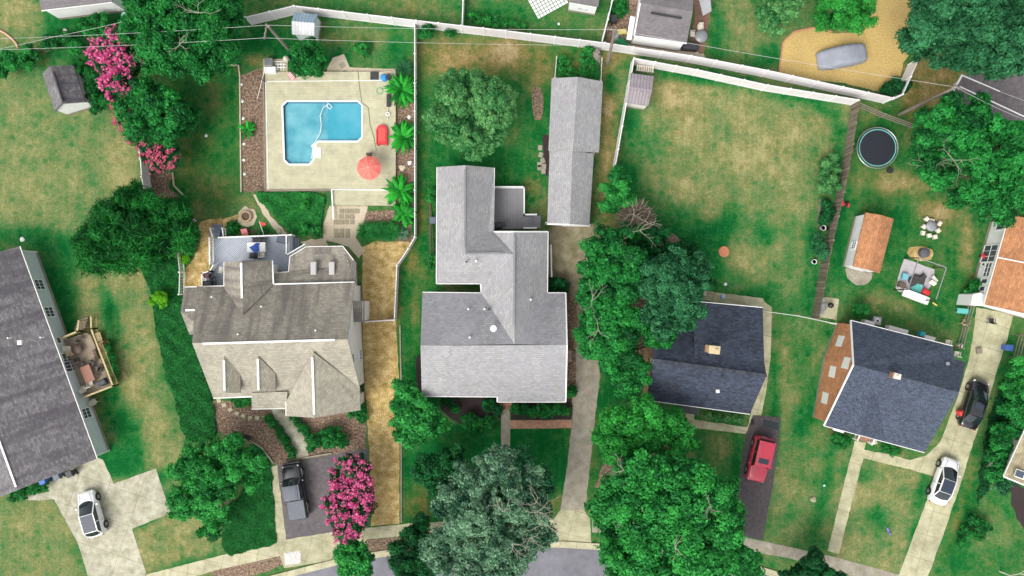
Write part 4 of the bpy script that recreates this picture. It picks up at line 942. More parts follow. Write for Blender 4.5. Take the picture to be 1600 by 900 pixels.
# ------------------------------------------------------------------ pool and raised deck
def pool():
    zt = 0.34
    outer = [(414, 115), (420, 112), (597, 112), (618, 110), (618, 296), (517, 296), (414, 296)]
    inn = [(441, 165), (448, 158), (559, 158), (566, 165), (566, 214), (559, 221), (497, 221), (490, 228), (490, 250), (483, 257), (451, 257), (444, 250)]
    o = [W(x, y, zt) for x, y in outer]; i_ = [W(x, y, zt) for x, y in inn]
    me = bpy.data.meshes.new('pool_deck')
    import bmesh
    bm = bmesh.new()
    vo = [bm.verts.new((p.x, p.y, zt)) for p in o]; vi = [bm.verts.new((p.x, p.y, zt)) for p in i_]
    ed = [bm.edges.new((vo[k], vo[(k + 1) % len(vo)])) for k in range(len(vo))] + [bm.edges.new((vi[k], vi[(k + 1) % len(vi)])) for k in range(len(vi))]
    bmesh.ops.triangle_fill(bm, edges=ed, use_beauty=True, normal=(0, 0, 1))
    mb = MB(); mb.add([v.co.copy() for v in bm.verts], []); bm.verts.ensure_lookup_table(); bm.verts.index_update()
    for f in bm.faces:
        ids = [v.index for v in f.verts]
        if f.normal.z < 0: ids.reverse()
        mb.f.append(tuple(ids)); mb.sm.append(False)
    bm.free()
    n = len(o)
    for k in range(n):
        a, b = o[k], o[(k + 1) % n]; mb.add([(a.x, a.y, 0), (b.x, b.y, 0), (b.x, b.y, zt), (a.x, a.y, zt)], [(0, 1, 2, 3)])
    solo('pool_deck', mb, M_POOLDECK, 'raised pale green-tan deck around the pool', kind='structure')
    n = len(i_); root = thing('swimming_pool', 'blue L-shaped swimming pool with white coping and a step', 'pool', tuple(W(500, 200, 0)))
    lin = MB(); cen = W(500, 195, 0)
    for k in range(n):
        a, b = i_[k], i_[(k + 1) % n]; lin.add([(a.x, a.y, .02), (b.x, b.y, .02), (b.x, b.y, zt - .004), (a.x, a.y, zt - .004)], [(0, 1, 2, 3)])
    lin.add([(p.x, p.y, 0.02) for p in i_], [tuple(reversed(range(n)))])
    m = N('pool_liner'); p = m.geo(); f = m.noise(p, 0.35, 5, .6)
    c1 = m.ramp(f, [(0.35, (0.16, 0.43, 0.50)), (0.5, (0.33, 0.56, 0.60)), (0.64, (0.52, 0.68, 0.68))])
    sx = m.n('ShaderNodeSeparateXYZ'); m.l(p, sx.inputs[0])
    deep = m.math('GREATER_THAN', sx.outputs[0], (512 - 800) / 16)
    m.color(m.mix(m.math('MULTIPLY', deep, 0.6), c1, (0.06, 0.46, 0.58))); m.b.inputs['Roughness'].default_value = .4
    part('liner', lin, m.m, root)
    cop = MB()
    for k in range(n): beam(cop, i_[k] + Vector((0, 0, .02)), i_[(k + 1) % n] + Vector((0, 0, .02)), .16, .05)
    part('coping', cop, WHITE, root)
    rim = MB(); ii = inset(i_, .13); m3 = plain('pool_tile', (0.02, 0.17, 0.27), .3)
    for k in range(n):
        a, b, c, d = i_[k], i_[(k + 1) % n], ii[(k + 1) % n], ii[k]
        rim.add([(a.x, a.y, .06), (b.x, b.y, .06), (c.x, c.y, .03), (d.x, d.y, .03)], [(0, 1, 2, 3)])
    part('tile_band', rim, m3, root)
    wt = MB().add([(p.x, p.y, .24) for p in inset(i_, .01)], [tuple(reversed(range(n)))])
    wm = N('pool_water'); t = wm.t; gl = wm.n('ShaderNodeBsdfGlossy'); gl.inputs['Roughness'].default_value = .04
    tr = wm.n('ShaderNodeBsdfTransparent'); tr.inputs['Color'].default_value = (0.72, 0.93, 0.97, 1)
    fr = wm.n('ShaderNodeFresnel'); fr.inputs['IOR'].default_value = 1.33
    nz = wm.n('ShaderNodeTexNoise'); nz.inputs['Scale'].default_value = 2.5; wm.l(wm.geo(), nz.inputs['Vector'])
    bp = wm.n('ShaderNodeBump'); bp.inputs['Strength'].default_value = .15; bp.inputs['Distance'].default_value = .05; wm.l(nz.outputs['Fac'], bp.inputs['Height']); wm.l(bp.outputs[0], gl.inputs['Normal'])
    mx = wm.n('ShaderNodeMixShader'); wm.l(fr.outputs[0], mx.inputs[0]); wm.l(tr.outputs[0], mx.inputs[1]); wm.l(gl.outputs[0], mx.inputs[2]); wm.l(mx.outputs[0], wm.out.inputs[0])
    part('water', wt, wm.m, root)
    stp = MB(); stp.box(W(496, 239, .2), (0.75, 1.0, .4)); stp.box(W(491, 228, .3), (.5, .4, .2), .7)
    part('step', stp, WHITE, root)
    # hose snake
    pts = [(511, 160), (515, 163), (519, 167), (516, 170), (511, 167), (512, 163), (505, 168), (500, 180), (502, 195), (500, 208), (494, 218), (489, 228), (488, 240), (486, 248)]
    mb = MB().path([W(x, y, .27) for x, y in pts], .032, 6); solo('pool_hose', mb, WHITE, 'white cleaning hose curling on the pool water', 'hose')
    mb = MB().path([W(x, y, zt + .03) for x, y in [(559, 112), (562, 140), (565, 160), (575, 168), (576, 175), (578, 195), (584, 215), (588, 236)]], .025, 5)
    solo('garden_hose', mb, plain('green_hose', (.16, .22, .13), .6), 'thin green garden hose lying on the pool deck', 'hose')
    mb = MB()
    for a, b in (((415, 127), (419, 296)), ((417, 127), (618, 125))): beam(mb, W(*a, zt + .02), W(*b, zt + .02), .07, .04)
    solo('deck_edge_rail', mb, WHITE2, 'thin white edge strip along the pool deck', 'edge strip')
    mb = MB()
    for a, b in (((412.5, 117), (415, 298)), ((414, 298), (517, 297))): beam(mb, W(*a, .2), W(*b, .2), .16, .42)
    solo('retaining_board', mb, WOODR, 'dark timber retaining board below the pool deck', 'retaining wall')
    sheet('mulch_bed', [(520, 90), (537, 84), (546, 105), (618, 108), (618, 126), (508, 124), (512, 105)], M_GRAVEL, 3, .03)
    # lower step deck
    mb = MB(); q = [W(x, y, .17) for x, y in [(519, 296), (618, 296), (618, 321), (521, 321)]]; mb.prism(q, 0, .17)
    solo('lower_deck', mb, M_POOLDECK, 'lower deck step south of the pool', kind='structure')
    beamm = MB(); beam(beamm, W(518, 296, .36), W(618, 297, .36), .1, .06); beam(beamm, W(518, 296, .36), W(521, 343, .36), .12, .1)
    solo('step_edge', beamm, WHITE, 'white step edge between upper and lower pool decks', 'edge strip')
pool()

# paving slabs
SLAB = plain('paving_slab', (0.27, 0.24, 0.16), .95, var=.25)
def slab(px, py, w_=.42, d_=.42, rot=0.0, m=None, label=None, group=None, name='paving_slab', h_=.05):
    c = W(px, py, 0); mb = MB().rbox((c.x, c.y, .02 + h_ / 2), (w_, d_, h_), rot, .012)
    solo(name, mb, m or SLAB, label, 'paving slab', group)
gl = 'square brown slab in the pale gravel below the pool deck'
for y, xs in ((330, (534, 542, 550, 558)), (338.5, (533, 542, 550)), (347, (525, 533, 541, 550)), (361, (525, 534, 543)), (368, (526, 534, 543))):
    for x in xs: slab(x, y, .43, .43, 0, None, gl, 'slabs in the gravel patio')
gl = 'pale stepping stone curving through the front mulch bed'
for x, y in ((342, 626), (350, 633), (360, 640), (370, 646), (380, 650), (391, 653), (402, 653), (414, 652), (331, 629)): slab(x, y, .42, .36, RNG.uniform(-.5, .5), M_WALK, gl, 'stepping stones in the front bed')
gl = 'grey stepping stone in the dark bed beside the garage'
for x, y in ((844, 231), (845, 242), (848, 251), (850, 260), (849, 268), (843, 262), (843, 257)): slab(x, y, .42, .5, RNG.uniform(-.4, .4), M_OLDC, gl, 'stepping stones beside the garage')
gl = 'grey slab in the gravel above the pool deck'
for x, y in ((535, 102), (538, 114)): slab(x, y, .45, .45, .5, M_OLDC, gl, 'slabs above the pool deck')
gl = 'white rock along the mulch bed edge west of the pool'
def rock(px, py, s_, m, label, cat='rock', group=None):
    c = W(px, py, 0); mb = MB(); nseg = 9; prof = [(.7, 0), (1, .25), (.9, .5), (.55, .75), (.1, .85)]
    vs = []; js = [RNG.uniform(.75, 1.2) for _ in range(nseg)]
    for (r, z) in prof:
        for i in range(nseg):
            t = 2 * math.pi * i / nseg; vs.append((c.x + r * s_ * js[i] * math.cos(t), c.y + r * s_ * js[i] * math.sin(t), z * s_ * .8))
    fs = [(k * nseg + i, k * nseg + (i + 1) % nseg, (k + 1) * nseg + (i + 1) % nseg, (k + 1) * nseg + i) for k in range(4) for i in range(nseg)] + [tuple(range(4 * nseg, 5 * nseg))]
    mb.add(vs, fs); solo('rock', mb, m, label, cat, group)
for (x, y), w_ in zip(((377, 132), (379, 158), (380, 185), (381, 225), (381, 250), (382, 272)), ('first', 'second', 'third', 'fourth', 'fifth', 'sixth')): rock(x, y, .16, WHITE2, w_ + ' white rock from the top along the mulch bed west of the pool', 'rock', 'white rocks along the bed')
rock(322, 212, .16, WHITE2, 'white rock on the lawn right of the glossy green tree')
rock(639, 183, .22, WHITE2, 'white rock between the two upper banana plants'); rock(640, 254, .22, WHITE2, 'white rock in the mulch beside the big tan rock')
rock(629, 262, .35, M_GRAVEL, 'big tan rock in the mulch under the banana plants')
rock(303, 345, .22, WHITE, 'round white stone ornament right of the willow tree', 'ornament')
rock(436, 361, .32, M_WALK, 'pale square rock at the end of the curved stone path')

# mosaic patio, top
def mosaic():
    rt = thing('paver_patio', 'checkered patio of pale pavers cut off by the top edge', 'patio', tuple(W(848, 10)))
    ax = Vector((1, .55, 0)).normalized(); ay = Vector((-ax.y, ax.x, 0)); o = W(841, 30, 0); pav = MB()
    for i in range(10):
        for j in range(9):
            c = o + ax * (i * .34 + .15) + ay * (j * .34 + .15); pav.rbox((c.x, c.y, .05), (.28, .28, .04), math.atan2(ax.y, ax.x), .01)
    part('pavers', pav, WHITE2, rt, kind='stuff')
mosaic()
# ------------------------------------------------------------------ vegetation
def quads_mesh(name, P, Nn, size, aspect, tint, m, org, roll=None, fold=0.0):
    """leaf cards: P centres, Nn normals, each a rhombus; arrays of equal length"""
    k = len(P); Nn = Nn / np.maximum(np.linalg.norm(Nn, axis=1, keepdims=True), 1e-6)
    rv = NP.normal(size=(k, 3)) if roll is None else roll
    U = np.cross(Nn, rv); U /= np.maximum(np.linalg.norm(U, axis=1, keepdims=True), 1e-6); Vv = np.cross(Nn, U)
    s_ = size[:, None]; asp = aspect
    a = P + U * s_ * .5 * asp; b = P + Vv * s_ * .5 * (1 / max(asp, 1) if asp > 1 else 1) + Nn * s_ * fold; c = P - U * s_ * .5 * asp; d = P - Vv * s_ * .5 * (1 / max(asp, 1) if asp > 1 else 1) + Nn * s_ * fold
    co = np.stack([a, b, c, d], 1).reshape(-1, 3) - np.array(org)
    me = bpy.data.meshes.new(name)
    me.vertices.add(4 * k); me.vertices.foreach_set('co', co.astype(np.float32).ravel())
    me.loops.add(4 * k); me.loops.foreach_set('vertex_index', np.arange(4 * k, dtype=np.int32))
    me.polygons.add(k); me.polygons.foreach_set('loop_start', np.arange(0, 4 * k, 4, dtype=np.int32))
    me.update(calc_edges=True)
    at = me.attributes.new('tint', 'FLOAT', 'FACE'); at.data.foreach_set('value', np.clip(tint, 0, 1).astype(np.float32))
    me.materials.append(m); return me
def add_mesh(name, me, parent=None, org=(0, 0, 0), **kw):
    o = bpy.data.objects.new(name, me); COL.objects.link(o)
    if parent: o.parent = parent; ORG[o.name] = ORG[parent.name]
    else: o.location = org; ORG[o.name] = tuple(org)
    return props(o, kw.get('label'), kw.get('cat'), kw.get('group'), kw.get('kind'))

LEAF = {
 'green': leafmat('mid_green_leaves', (0.003, 0.075, 0.016), (0.030, 0.33, 0.055)),
 'bright': leafmat('bright_green_leaves', (0.004, 0.12, 0.022), (0.055, 0.43, 0.075)),
 'dark': leafmat('dark_green_leaves', (0.002, 0.045, 0.012), (0.016, 0.19, 0.045)),
 'silver': leafmat('silvery_green_leaves', (0.010, 0.085, 0.038), (0.24, 0.44, 0.26)),
 'teal': leafmat('teal_green_leaves', (0.005, 0.07, 0.022), (0.055, 0.27, 0.105)),
 'sage': leafmat('sage_green_leaves', (0.012, 0.15, 0.035), (0.18, 0.46, 0.15)),
 'lime': leafmat('lime_leaves', (0.08, 0.34, 0.01), (0.26, 0.70, 0.03)),
 'willow': leafmat('deep_willow_leaves', (0.002, 0.06, 0.010), (0.020, 0.25, 0.035)),
 'banana': leafmat('banana_leaves', (0.006, 0.15, 0.015), (0.035, 0.50, 0.04)),
 'pink': leafmat('pink_blossoms', (0.50, 0.04, 0.20), (0.92, 0.24, 0.46)),
 'coral': leafmat('coral_blossoms', (0.50, 0.05, 0.14), (0.88, 0.24, 0.36)),
 'yellowish': leafmat('yellow_green_leaves', (0.006, 0.13, 0.015), (0.055, 0.45, 0.065)),
 'twig': leafmat('dry_twigs', (0.14, 0.10, 0.07), (0.36, 0.30, 0.23), 0.1),
}
def lobes_world(lobes, z):
    out = []
    for l in lobes:
        zz = l[3] if len(l) > 3 else z
        c = W(l[0], l[1], zz); r = l[2] / S * (H - zz) / H; out.append((np.array(c), r))
    return out
def crown(name, lobes, z, kind, root, leaf=.28, clump=.75, dens=1.0, squash=.8, gap=.12, wild=.35, aspect=1.0, nleaf=46, streak=0.0, under=True):
    """foliage grown in clumps over overlapping lobes; returns clump centres"""
    L = lobes_world(lobes, z); P = []; NN = []; T = []; C = []; core = list(L)
    if under:                       # each lobe breaks up into billowing boughs of uneven size and height
        L2 = []
        for (c, r) in L:
            if r < .7: L2.append((c, r, 0)); continue
            L2.append((c + np.array([0, 0, -.12 * r]), r * .66, -.1))  # sunken core tinted darker, painting shade inside the crown
            for _ in range(int(5 + r * 1.6)):
                a = NP.uniform(0, 2 * math.pi); q = math.sqrt(NP.uniform(.04, 1)) * .9; rr_ = r * NP.uniform(.22, .44)
                zz = math.sqrt(max(0, 1 - q * q)) * r * squash * NP.uniform(.35, .95) + NP.normal(0, .12 * r)
                L2.append((c + np.array([math.cos(a) * q * r, math.sin(a) * q * r, zz]), rr_, NP.normal(0, .19)))
        L = L2
    else: L = [(c, r, 0) for c, r in L]
    for (c, r, tl) in L:
        k = int(2.0 * 3.14 * r * r / (clump * clump) * 1.15 * dens) + 3
        u = NP.uniform(-.15, 1, k); ph = NP.uniform(0, 2 * math.pi, k); rr = np.sqrt(1 - u * u)
        d = np.stack([rr * np.cos(ph), rr * np.sin(ph), u], 1)
        rad = r * (1 - np.abs(NP.normal(0, .17, k))) * (1 + NP.uniform(-.02, .12, k))
        cc = c + d * rad[:, None] * np.array([1, 1, squash])
        # drop clumps deep inside another lobe
        keep = np.ones(k, bool)
        for (c2, r2, _t) in L:
            if c2 is c: continue
            q = (cc - c2) / np.array([1, 1, squash]); keep &= ~((np.linalg.norm(q, axis=1) < r2 * .62))
        keep &= NP.uniform(size=k) > gap
        cc = cc[keep]; d = d[keep]
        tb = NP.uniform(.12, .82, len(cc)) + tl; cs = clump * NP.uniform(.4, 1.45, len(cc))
        for i in range(len(cc)):
            m_ = int(nleaf * 1.5 * cs[i] / clump) + 4
            g = NP.normal(size=(m_, 3)); g /= np.linalg.norm(g, axis=1, keepdims=True); g[:, 2] = np.abs(g[:, 2]) * 1.0 - .25
            rad_ = cs[i] * NP.uniform(.35, 1.0, m_)[:, None] ** .6
            p = cc[i] + g * rad_ * np.array([1, 1, .75]) * .66 + NP.normal(0, .14 * cs[i], (m_, 3))
            n_ = g * .8 + d[i] * .4 + NP.normal(0, wild, (m_, 3)) + np.array([0, 0, .35])
            P.append(p); NN.append(n_); T.append(tb[i] + g[:, 2] * .16 + NP.normal(0, .2, m_)); C.append((cc[i], cs[i], d[i]))  # tint rises with height in the clump: painted shading, lighter tops
    for (c, r) in core:
        if under:      # loose inner leaves so that the crown has a body, dark tint painting inner shade
            m_ = int(r * r * 9 * dens); g = NP.normal(size=(m_, 3)); g /= np.linalg.norm(g, axis=1, keepdims=True)
            p = c + g * (r * NP.uniform(.2, .85, m_))[:, None] * np.array([1, 1, squash])
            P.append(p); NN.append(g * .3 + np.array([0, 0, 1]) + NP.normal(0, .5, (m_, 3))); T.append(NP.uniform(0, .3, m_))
    P = np.concatenate(P); NN = np.concatenate(NN); T = np.concatenate(T)
    lowest = .12; P[:, 2] = np.maximum(P[:, 2], lowest)
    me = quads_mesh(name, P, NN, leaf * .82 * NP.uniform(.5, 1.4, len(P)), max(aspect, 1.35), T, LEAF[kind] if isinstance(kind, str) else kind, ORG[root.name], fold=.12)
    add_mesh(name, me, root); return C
def limbs(root, base, L, h0, r0, name='trunk', m=None):
    mb = MB(); base = Vector(base); top = Vector((0, 0, 0))
    for c, r in L: top += Vector(c)
    top /= len(L); fork = base.lerp(Vector((top.x, top.y, h0)), 1.0)
    fork = Vector((base.x * .6 + top.x * .4, base.y * .6 + top.y * .4, h0))
    mid = base.lerp(fork, .5) + Vector((RNG.uniform(-.1, .1), RNG.uniform(-.1, .1), 0))
    mb.tube(base, mid, r0 * 1.25, r0, 8); mb.tube(mid, fork, r0, r0 * .8, 8)
    for c, r in L:
        c = Vector(c); e = c + Vector((0, 0, r * .25)); k = fork.lerp(e, .5) + Vector((RNG.uniform(-.3, .3), RNG.uniform(-.3, .3), .1))
        mb.tube(fork, k, r0 * .6, r0 * .38, 6); mb.tube(k, e, r0 * .38, r0 * .12, 6)
        for _ in range(4):
            a = k.lerp(e, RNG.uniform(.1, .8)); d = Vector((RNG.uniform(-1, 1), RNG.uniform(-1, 1), RNG.uniform(.1, .7))).normalized()
            mb.tube(a, a + d * r * .8, r0 * .18, r0 * .05, 5)
    part(name, mb, m or SOIL, root)
def tree(name, label, base, lobes, z, kind, cat='tree', group=None, tr=.16, blossoms=None, bdens=.5, twigs=None, bsize=.2, **kw):
    b = W(*base, 0); root = thing(name, label, cat, tuple(b), group)
    L = lobes_world(lobes, z); limbs(root, b, L, max(.4, z * .45), tr)
    C = crown('crown', lobes, z, kind, root, **kw)
    if blossoms:
        P = []; NN = []
        seen = C
        for (c, s_, d) in seen:
            if d[2] < -.05 or NP.uniform() > bdens: continue
            for _ in range(NP.integers(1, 3)):
                cc = c + d * s_ * .5 + NP.normal(0, s_ * .35, 3) + np.array([0, 0, s_ * .45]); m_ = 12
                P.append(cc + NP.normal(0, .11, (m_, 3))); NN.append(NP.normal(0, .6, (m_, 3)) + np.array([0, 0, .8]))
        P = np.concatenate(P); NN = np.concatenate(NN)
        me = quads_mesh('blossoms', P, NN, NP.uniform(.6, 1.2, len(P)) * bsize, 1.0, NP.uniform(0, 1, len(P)), LEAF[blossoms], ORG[root.name])
        add_mesh('blossoms', me, root)
    if twigs:
        for (px, py, zz, r_) in twigs:
            c = W(px, py, zz); mb = MB(); r_ *= .72
            for _ in range(4):
                a = c.copy(); d = Vector((RNG.uniform(-1, 1), RNG.uniform(-1, 1), RNG.uniform(-.1, .35))).normalized(); w_ = .028
                for s_ in range(4):
                    b2 = a + d * r_ * .3; mb.tube(a, b2, w_, w_ * .7, 5, False)
                    if s_ < 3:
                        e = b2 + (d + Vector((RNG.uniform(-1, 1), RNG.uniform(-1, 1), 0))).normalized() * r_ * .3; mb.tube(b2, e, w_ * .6, .01, 4, False)
                    a = b2; d = (d + Vector((RNG.uniform(-.6, .6), RNG.uniform(-.6, .6), RNG.uniform(-.1, .2)))).normalized(); w_ *= .7
            part('bare_branch', mb, plain('bleached_twig', (0.30, 0.27, 0.21), .9), root)
    return root
def shrub(name, label, lobes, z, kind, cat='shrub', group=None, **kw):
    kw.setdefault('leaf', .15); kw.setdefault('clump', .3); kw.setdefault('nleaf', 26); kw.setdefault('gap', .03); kw.setdefault('squash', .85)
    c = W(lobes[0][0], lobes[0][1], 0); root = thing(name, label, cat, tuple(c), group)
    L = lobes_world(lobes, z); mb = MB()
    for cc, r in L:
        for k in range(4):
            t = k * 1.6 + RNG.random(); mb.tube((c[0] + .05 * math.cos(t), c[1] + .05 * math.sin(t), 0), Vector(cc) + Vector((math.cos(t) * r * .4, math.sin(t) * r * .4, r * .3)), .035, .012, 5)
    part('stem', mb, SOIL, root); C = crown('foliage', lobes, z, kind, root, **kw); return root

# -- the big trees
tree('deciduous_tree', 'large dark green tree with bare twigs above the pink bush, top left', (300, 55), [(255, 20, 48), (320, 20, 50), (285, 60, 48), (340, 65, 38, 5), (245, 80, 38, 5), (262, 95, 28, 4.6), (325, 100, 26, 4.3), (350, 98, 20, 4), (215, 55, 24, 4.5), (362, 35, 26, 4.6), (230, 10, 35)], 6.2, 'green', leaf=.24, clump=.62, tr=.24, twigs=[(310, 20, 9, 2.4), (280, 70, 8.4, 1.6)])
tree('crape_myrtle', 'large pink flowering bush beside the dark tree, top left', (190, 108), [(184, 78, 27), (178, 105, 27), (196, 118, 25), (190, 95, 28), (205, 68, 17, 2.8), (182, 135, 18, 2.6), (205, 105, 20), (170, 90, 18)], 3.2, 'dark', leaf=.2, clump=.45, blossoms='pink', bdens=.62, tr=.09, nleaf=30, bsize=.23)
tree('magnolia_tree', 'dense round glossy green tree between two pink bushes', (248, 178), [(240, 160, 38), (262, 172, 38), (230, 188, 34), (262, 200, 28), (285, 192, 28, 2.6), (222, 150, 24), (240, 212, 20, 2.6), (296, 180, 18, 2.2), (225, 210, 22, 2.4)], 3.6, 'green', leaf=.27, clump=.5, nleaf=34, gap=.05)
tree('crape_myrtle', 'small dark bush dotted with pink flowers beside the picket fence', (250, 243), [(252, 241, 26), (265, 236, 17), (240, 252, 17), (264, 252, 16), (238, 238, 16)], 2.6, 'dark', leaf=.17, clump=.38, blossoms='coral', bdens=.4, tr=.06, nleaf=30, bsize=.17)
tree('crape_myrtle', 'thin strip of pink blossom at the left side of the glossy tree', (204, 205), [(192, 172, 10), (198, 195, 9), (205, 210, 10), (216, 218, 9), (190, 185, 8)], 1.6, 'dark', leaf=.16, clump=.32, blossoms='coral', bdens=.95, tr=.05, nleaf=22, bsize=.18)
tree('willow_tree', 'sprawling dark feathery tree between left lawn and taupe house', (222, 362), [(205, 345, 48), (245, 340, 45), (180, 372, 42), (225, 380, 42), (262, 365, 38), (155, 395, 28, 2.2), (280, 335, 24, 2.4), (215, 318, 26, 3), (290, 372, 20, 2), (140, 372, 24, 2), (175, 405, 24, 2), (250, 392, 20, 2)], 4.0, 'willow', leaf=.26, clump=.75, aspect=2.6, nleaf=56, wild=.6, gap=.08)
tree('deciduous_tree', 'green tree on the left front lawn beside the concrete drive', (335, 745), [(325, 715, 34), (355, 730, 34), (305, 745, 32), (340, 760, 34), (290, 775, 24), (385, 720, 26), (362, 700, 24), (310, 795, 20, 2.8), (335, 810, 22, 2.6), (330, 830, 17, 2), (395, 745, 20, 2.8), (300, 722, 20), (275, 790, 16, 2.6)], 4.2, 'bright', leaf=.22, clump=.5, gap=.2, nleaf=36)
tree('crape_myrtle', 'tall oblong pink flowering bush beside the asphalt drive', (547, 770), [(546, 730, 27), (548, 755, 31), (546, 785, 30), (547, 812, 27), (532, 745, 20), (562, 790, 22), (562, 735, 20), (530, 790, 16), (564, 762, 20)], 3.0, 'dark', leaf=.2, clump=.42, blossoms='pink', bdens=.62, tr=.09, nleaf=34, bsize=.2)
tree('street_tree', 'bright green young tree by the kerb below the pink bush', (556, 870), [(555, 862, 22), (540, 878, 17), (570, 878, 17), (556, 888, 17), (550, 850, 12)], 3.4, 'bright', leaf=.24, clump=.45, gap=.1)
tree('deciduous_tree', 'large silvery green tree with bleached branches at the bottom centre', (770, 830), [(730, 760, 38), (775, 745, 42), (820, 765, 38), (755, 800, 45), (800, 805, 45), (840, 800, 30), (715, 800, 34), (735, 845, 44), (780, 855, 44), (825, 850, 30), (700, 845, 30), (690, 870, 26), (790, 880, 30), (740, 885, 34), (845, 830, 22), (760, 728, 22), (700, 780, 24)], 7.0, 'silver', leaf=.22, clump=.55, gap=.16, nleaf=44, tr=.28, twigs=[(840, 800, 10.2, 3), (848, 820, 9.8, 2.6), (838, 785, 9.6, 2.4), (785, 800, 11.4, 2), (800, 850, 11, 2.2), (830, 840, 9.8, 2)])
tree('deciduous_tree', 'deep teal green tree behind the silvery one, bottom centre', (790, 745), [(800, 740, 34), (835, 745, 26), (770, 730, 26), (815, 720, 20), (842, 765, 18)], 6.0, 'teal', leaf=.22, clump=.55, gap=.14)
tree('evergreen_tree', 'dark feathery evergreen left of the silvery tree at the road', (650, 858), [(650, 835, 24), (640, 860, 28), (662, 865, 28), (635, 885, 24), (665, 890, 26), (655, 815, 14)], 3.6, 'dark', leaf=.2, clump=.5, aspect=2.0, wild=.6, gap=.12)
tree('deciduous_tree', 'dark green shrubby tree in the centre front yard', (688, 735), [(690, 720, 26), (668, 738, 24), (700, 742, 26), (680, 758, 20), (660, 722, 14), (712, 712, 16)], 3.0, 'dark', leaf=.22, clump=.45, gap=.18, cat='tree')
tree('maple_tree', 'bright green maple at the front corner of the pale grey house', (652, 650), [(633, 618, 17), (650, 640, 22), (672, 655, 24), (635, 660, 24), (655, 675, 22), (685, 665, 14), (624, 640, 14), (628, 600, 11), (648, 608, 8)], 3.0, 'bright', leaf=.3, clump=.5, gap=.12, nleaf=34)
tree('deciduous_tree', 'wide pale green tree in the centre back yard', (738, 180), [(735, 150, 38), (765, 170, 36), (705, 170, 36), (740, 195, 40), (775, 200, 26), (700, 205, 28), (755, 135, 26), (690, 185, 22), (740, 225, 24), (720, 130, 22), (780, 150, 20)], 4.6, 'sage', leaf=.2, clump=.42, gap=.22, nleaf=34, tr=.2)
tree('small_tree', 'round leafy green tree by the pool equipment', (482, 95), [(482, 90, 24), (470, 100, 17), (496, 100, 17), (478, 108, 14), (490, 80, 14)], 2.4, 'green', leaf=.2, clump=.38, gap=.03, nleaf=32)
# centre cluster
tree('deciduous_tree', 'bright green upright tree at the end of the white fence, centre', (962, 305), [(965, 285, 17), (960, 300, 19), (970, 315, 17), (955, 320, 15), (985, 320, 12), (962, 272, 10)], 3.0, 'bright', leaf=.2, clump=.4, gap=.08)
tree('deciduous_tree', 'dark green tree beside the worn drive in the centre cluster', (945, 430), [(960, 375, 26), (938, 400, 26), (965, 410, 30), (925, 435, 24), (950, 445, 30), (935, 475, 26), (965, 480, 28), (920, 500, 18), (950, 505, 26), (975, 440, 26), (915, 462, 16), (985, 370, 20, 3)], 5.2, 'green', leaf=.28, clump=.55, gap=.16, tr=.2, twigs=[(925, 470, 8.2, 2.2), (935, 515, 7.5, 2), (1000, 360, 6, 2.4)])
tree('blue_green_tree', 'grey teal conifer touching the dark charcoal roof', (1050, 445), [(1050, 425, 34), (1075, 420, 28), (1030, 445, 32), (1065, 455, 34), (1085, 440, 24), (1045, 480, 30), (1075, 485, 22), (1020, 420, 22), (1025, 480, 22), (1095, 410, 14), (1040, 510, 20), (1060, 500, 18)], 5.8, 'teal', leaf=.22, clump=.5, gap=.12, nleaf=46, tr=.2)
tree('deciduous_tree', 'green tree south of the cluster beside the brick gable', (965, 555), [(950, 525, 24), (975, 540, 28), (955, 550, 24), (985, 570, 24), (940, 540, 20), (975, 590, 22), (995, 595, 16), (920, 545, 18), (985, 515, 24), (1000, 500, 20), (915, 520, 16), (1020, 530, 15), (1040, 530, 14), (985, 612, 12)], 5.0, 'green', leaf=.25, clump=.52, gap=.14, tr=.18)
tree('deciduous_tree', 'dark low tree under the centre cluster on the yard side', (1020, 385), [(1030, 380, 24), (1010, 395, 24), (1050, 395, 22), (1000, 375, 20), (1100, 440, 16), (1075, 400, 16)], 2.6, 'dark', leaf=.25, clump=.5, gap=.2)
tree('shrub_tree', 'tangle of dry grey twigs over the drive in the centre', (992, 345), [(990, 338, 13), (1003, 342, 11), (982, 348, 9)], 3.0, 'twig', leaf=.5, clump=.5, aspect=4.0, wild=.8, cat='dead shrub', gap=.05, nleaf=60, twigs=[(990, 335, 4.4, 1.8), (1008, 345, 4.4, 1.8), (985, 350, 4.2, 1.4)])
# big bottom right
tree('deciduous_tree', 'green tree in front of the dark charcoal house, bottom centre', (1000, 690), [(1000, 650, 30), (970, 670, 32), (1020, 675, 30), (1050, 660, 24), (990, 700, 32), (1040, 700, 26), (960, 700, 24), (945, 680, 20), (1065, 690, 20), (1005, 635, 20)], 5.8, 'yellowish', leaf=.24, clump=.55, gap=.16, tr=.2, twigs=[(980, 730, 8, 2.4)])
tree('deciduous_tree', 'very large lush green tree over the road at the bottom', (1050, 830), [(990, 740, 36), (1030, 750, 38), (970, 780, 36), (1075, 740, 30), (1010, 790, 44), (1060, 790, 44), (1110, 790, 38), (1090, 760, 26), (945, 800, 24, 5), (990, 835, 42), (1040, 850, 46), (1095, 840, 46), (1140, 840, 36), (970, 880, 36), (1020, 890, 40), (1075, 895, 40), (1130, 885, 38), (1160, 870, 24, 5), (955, 850, 26, 5), (1125, 770, 24), (1175, 895, 16, 4)], 7.4, 'bright', leaf=.3, clump=.75, gap=.2, nleaf=52, tr=.32, twigs=[(975, 735, 9, 1.6), (1110, 790, 11, 1.4), (1055, 855, 11.5, 1.4)])
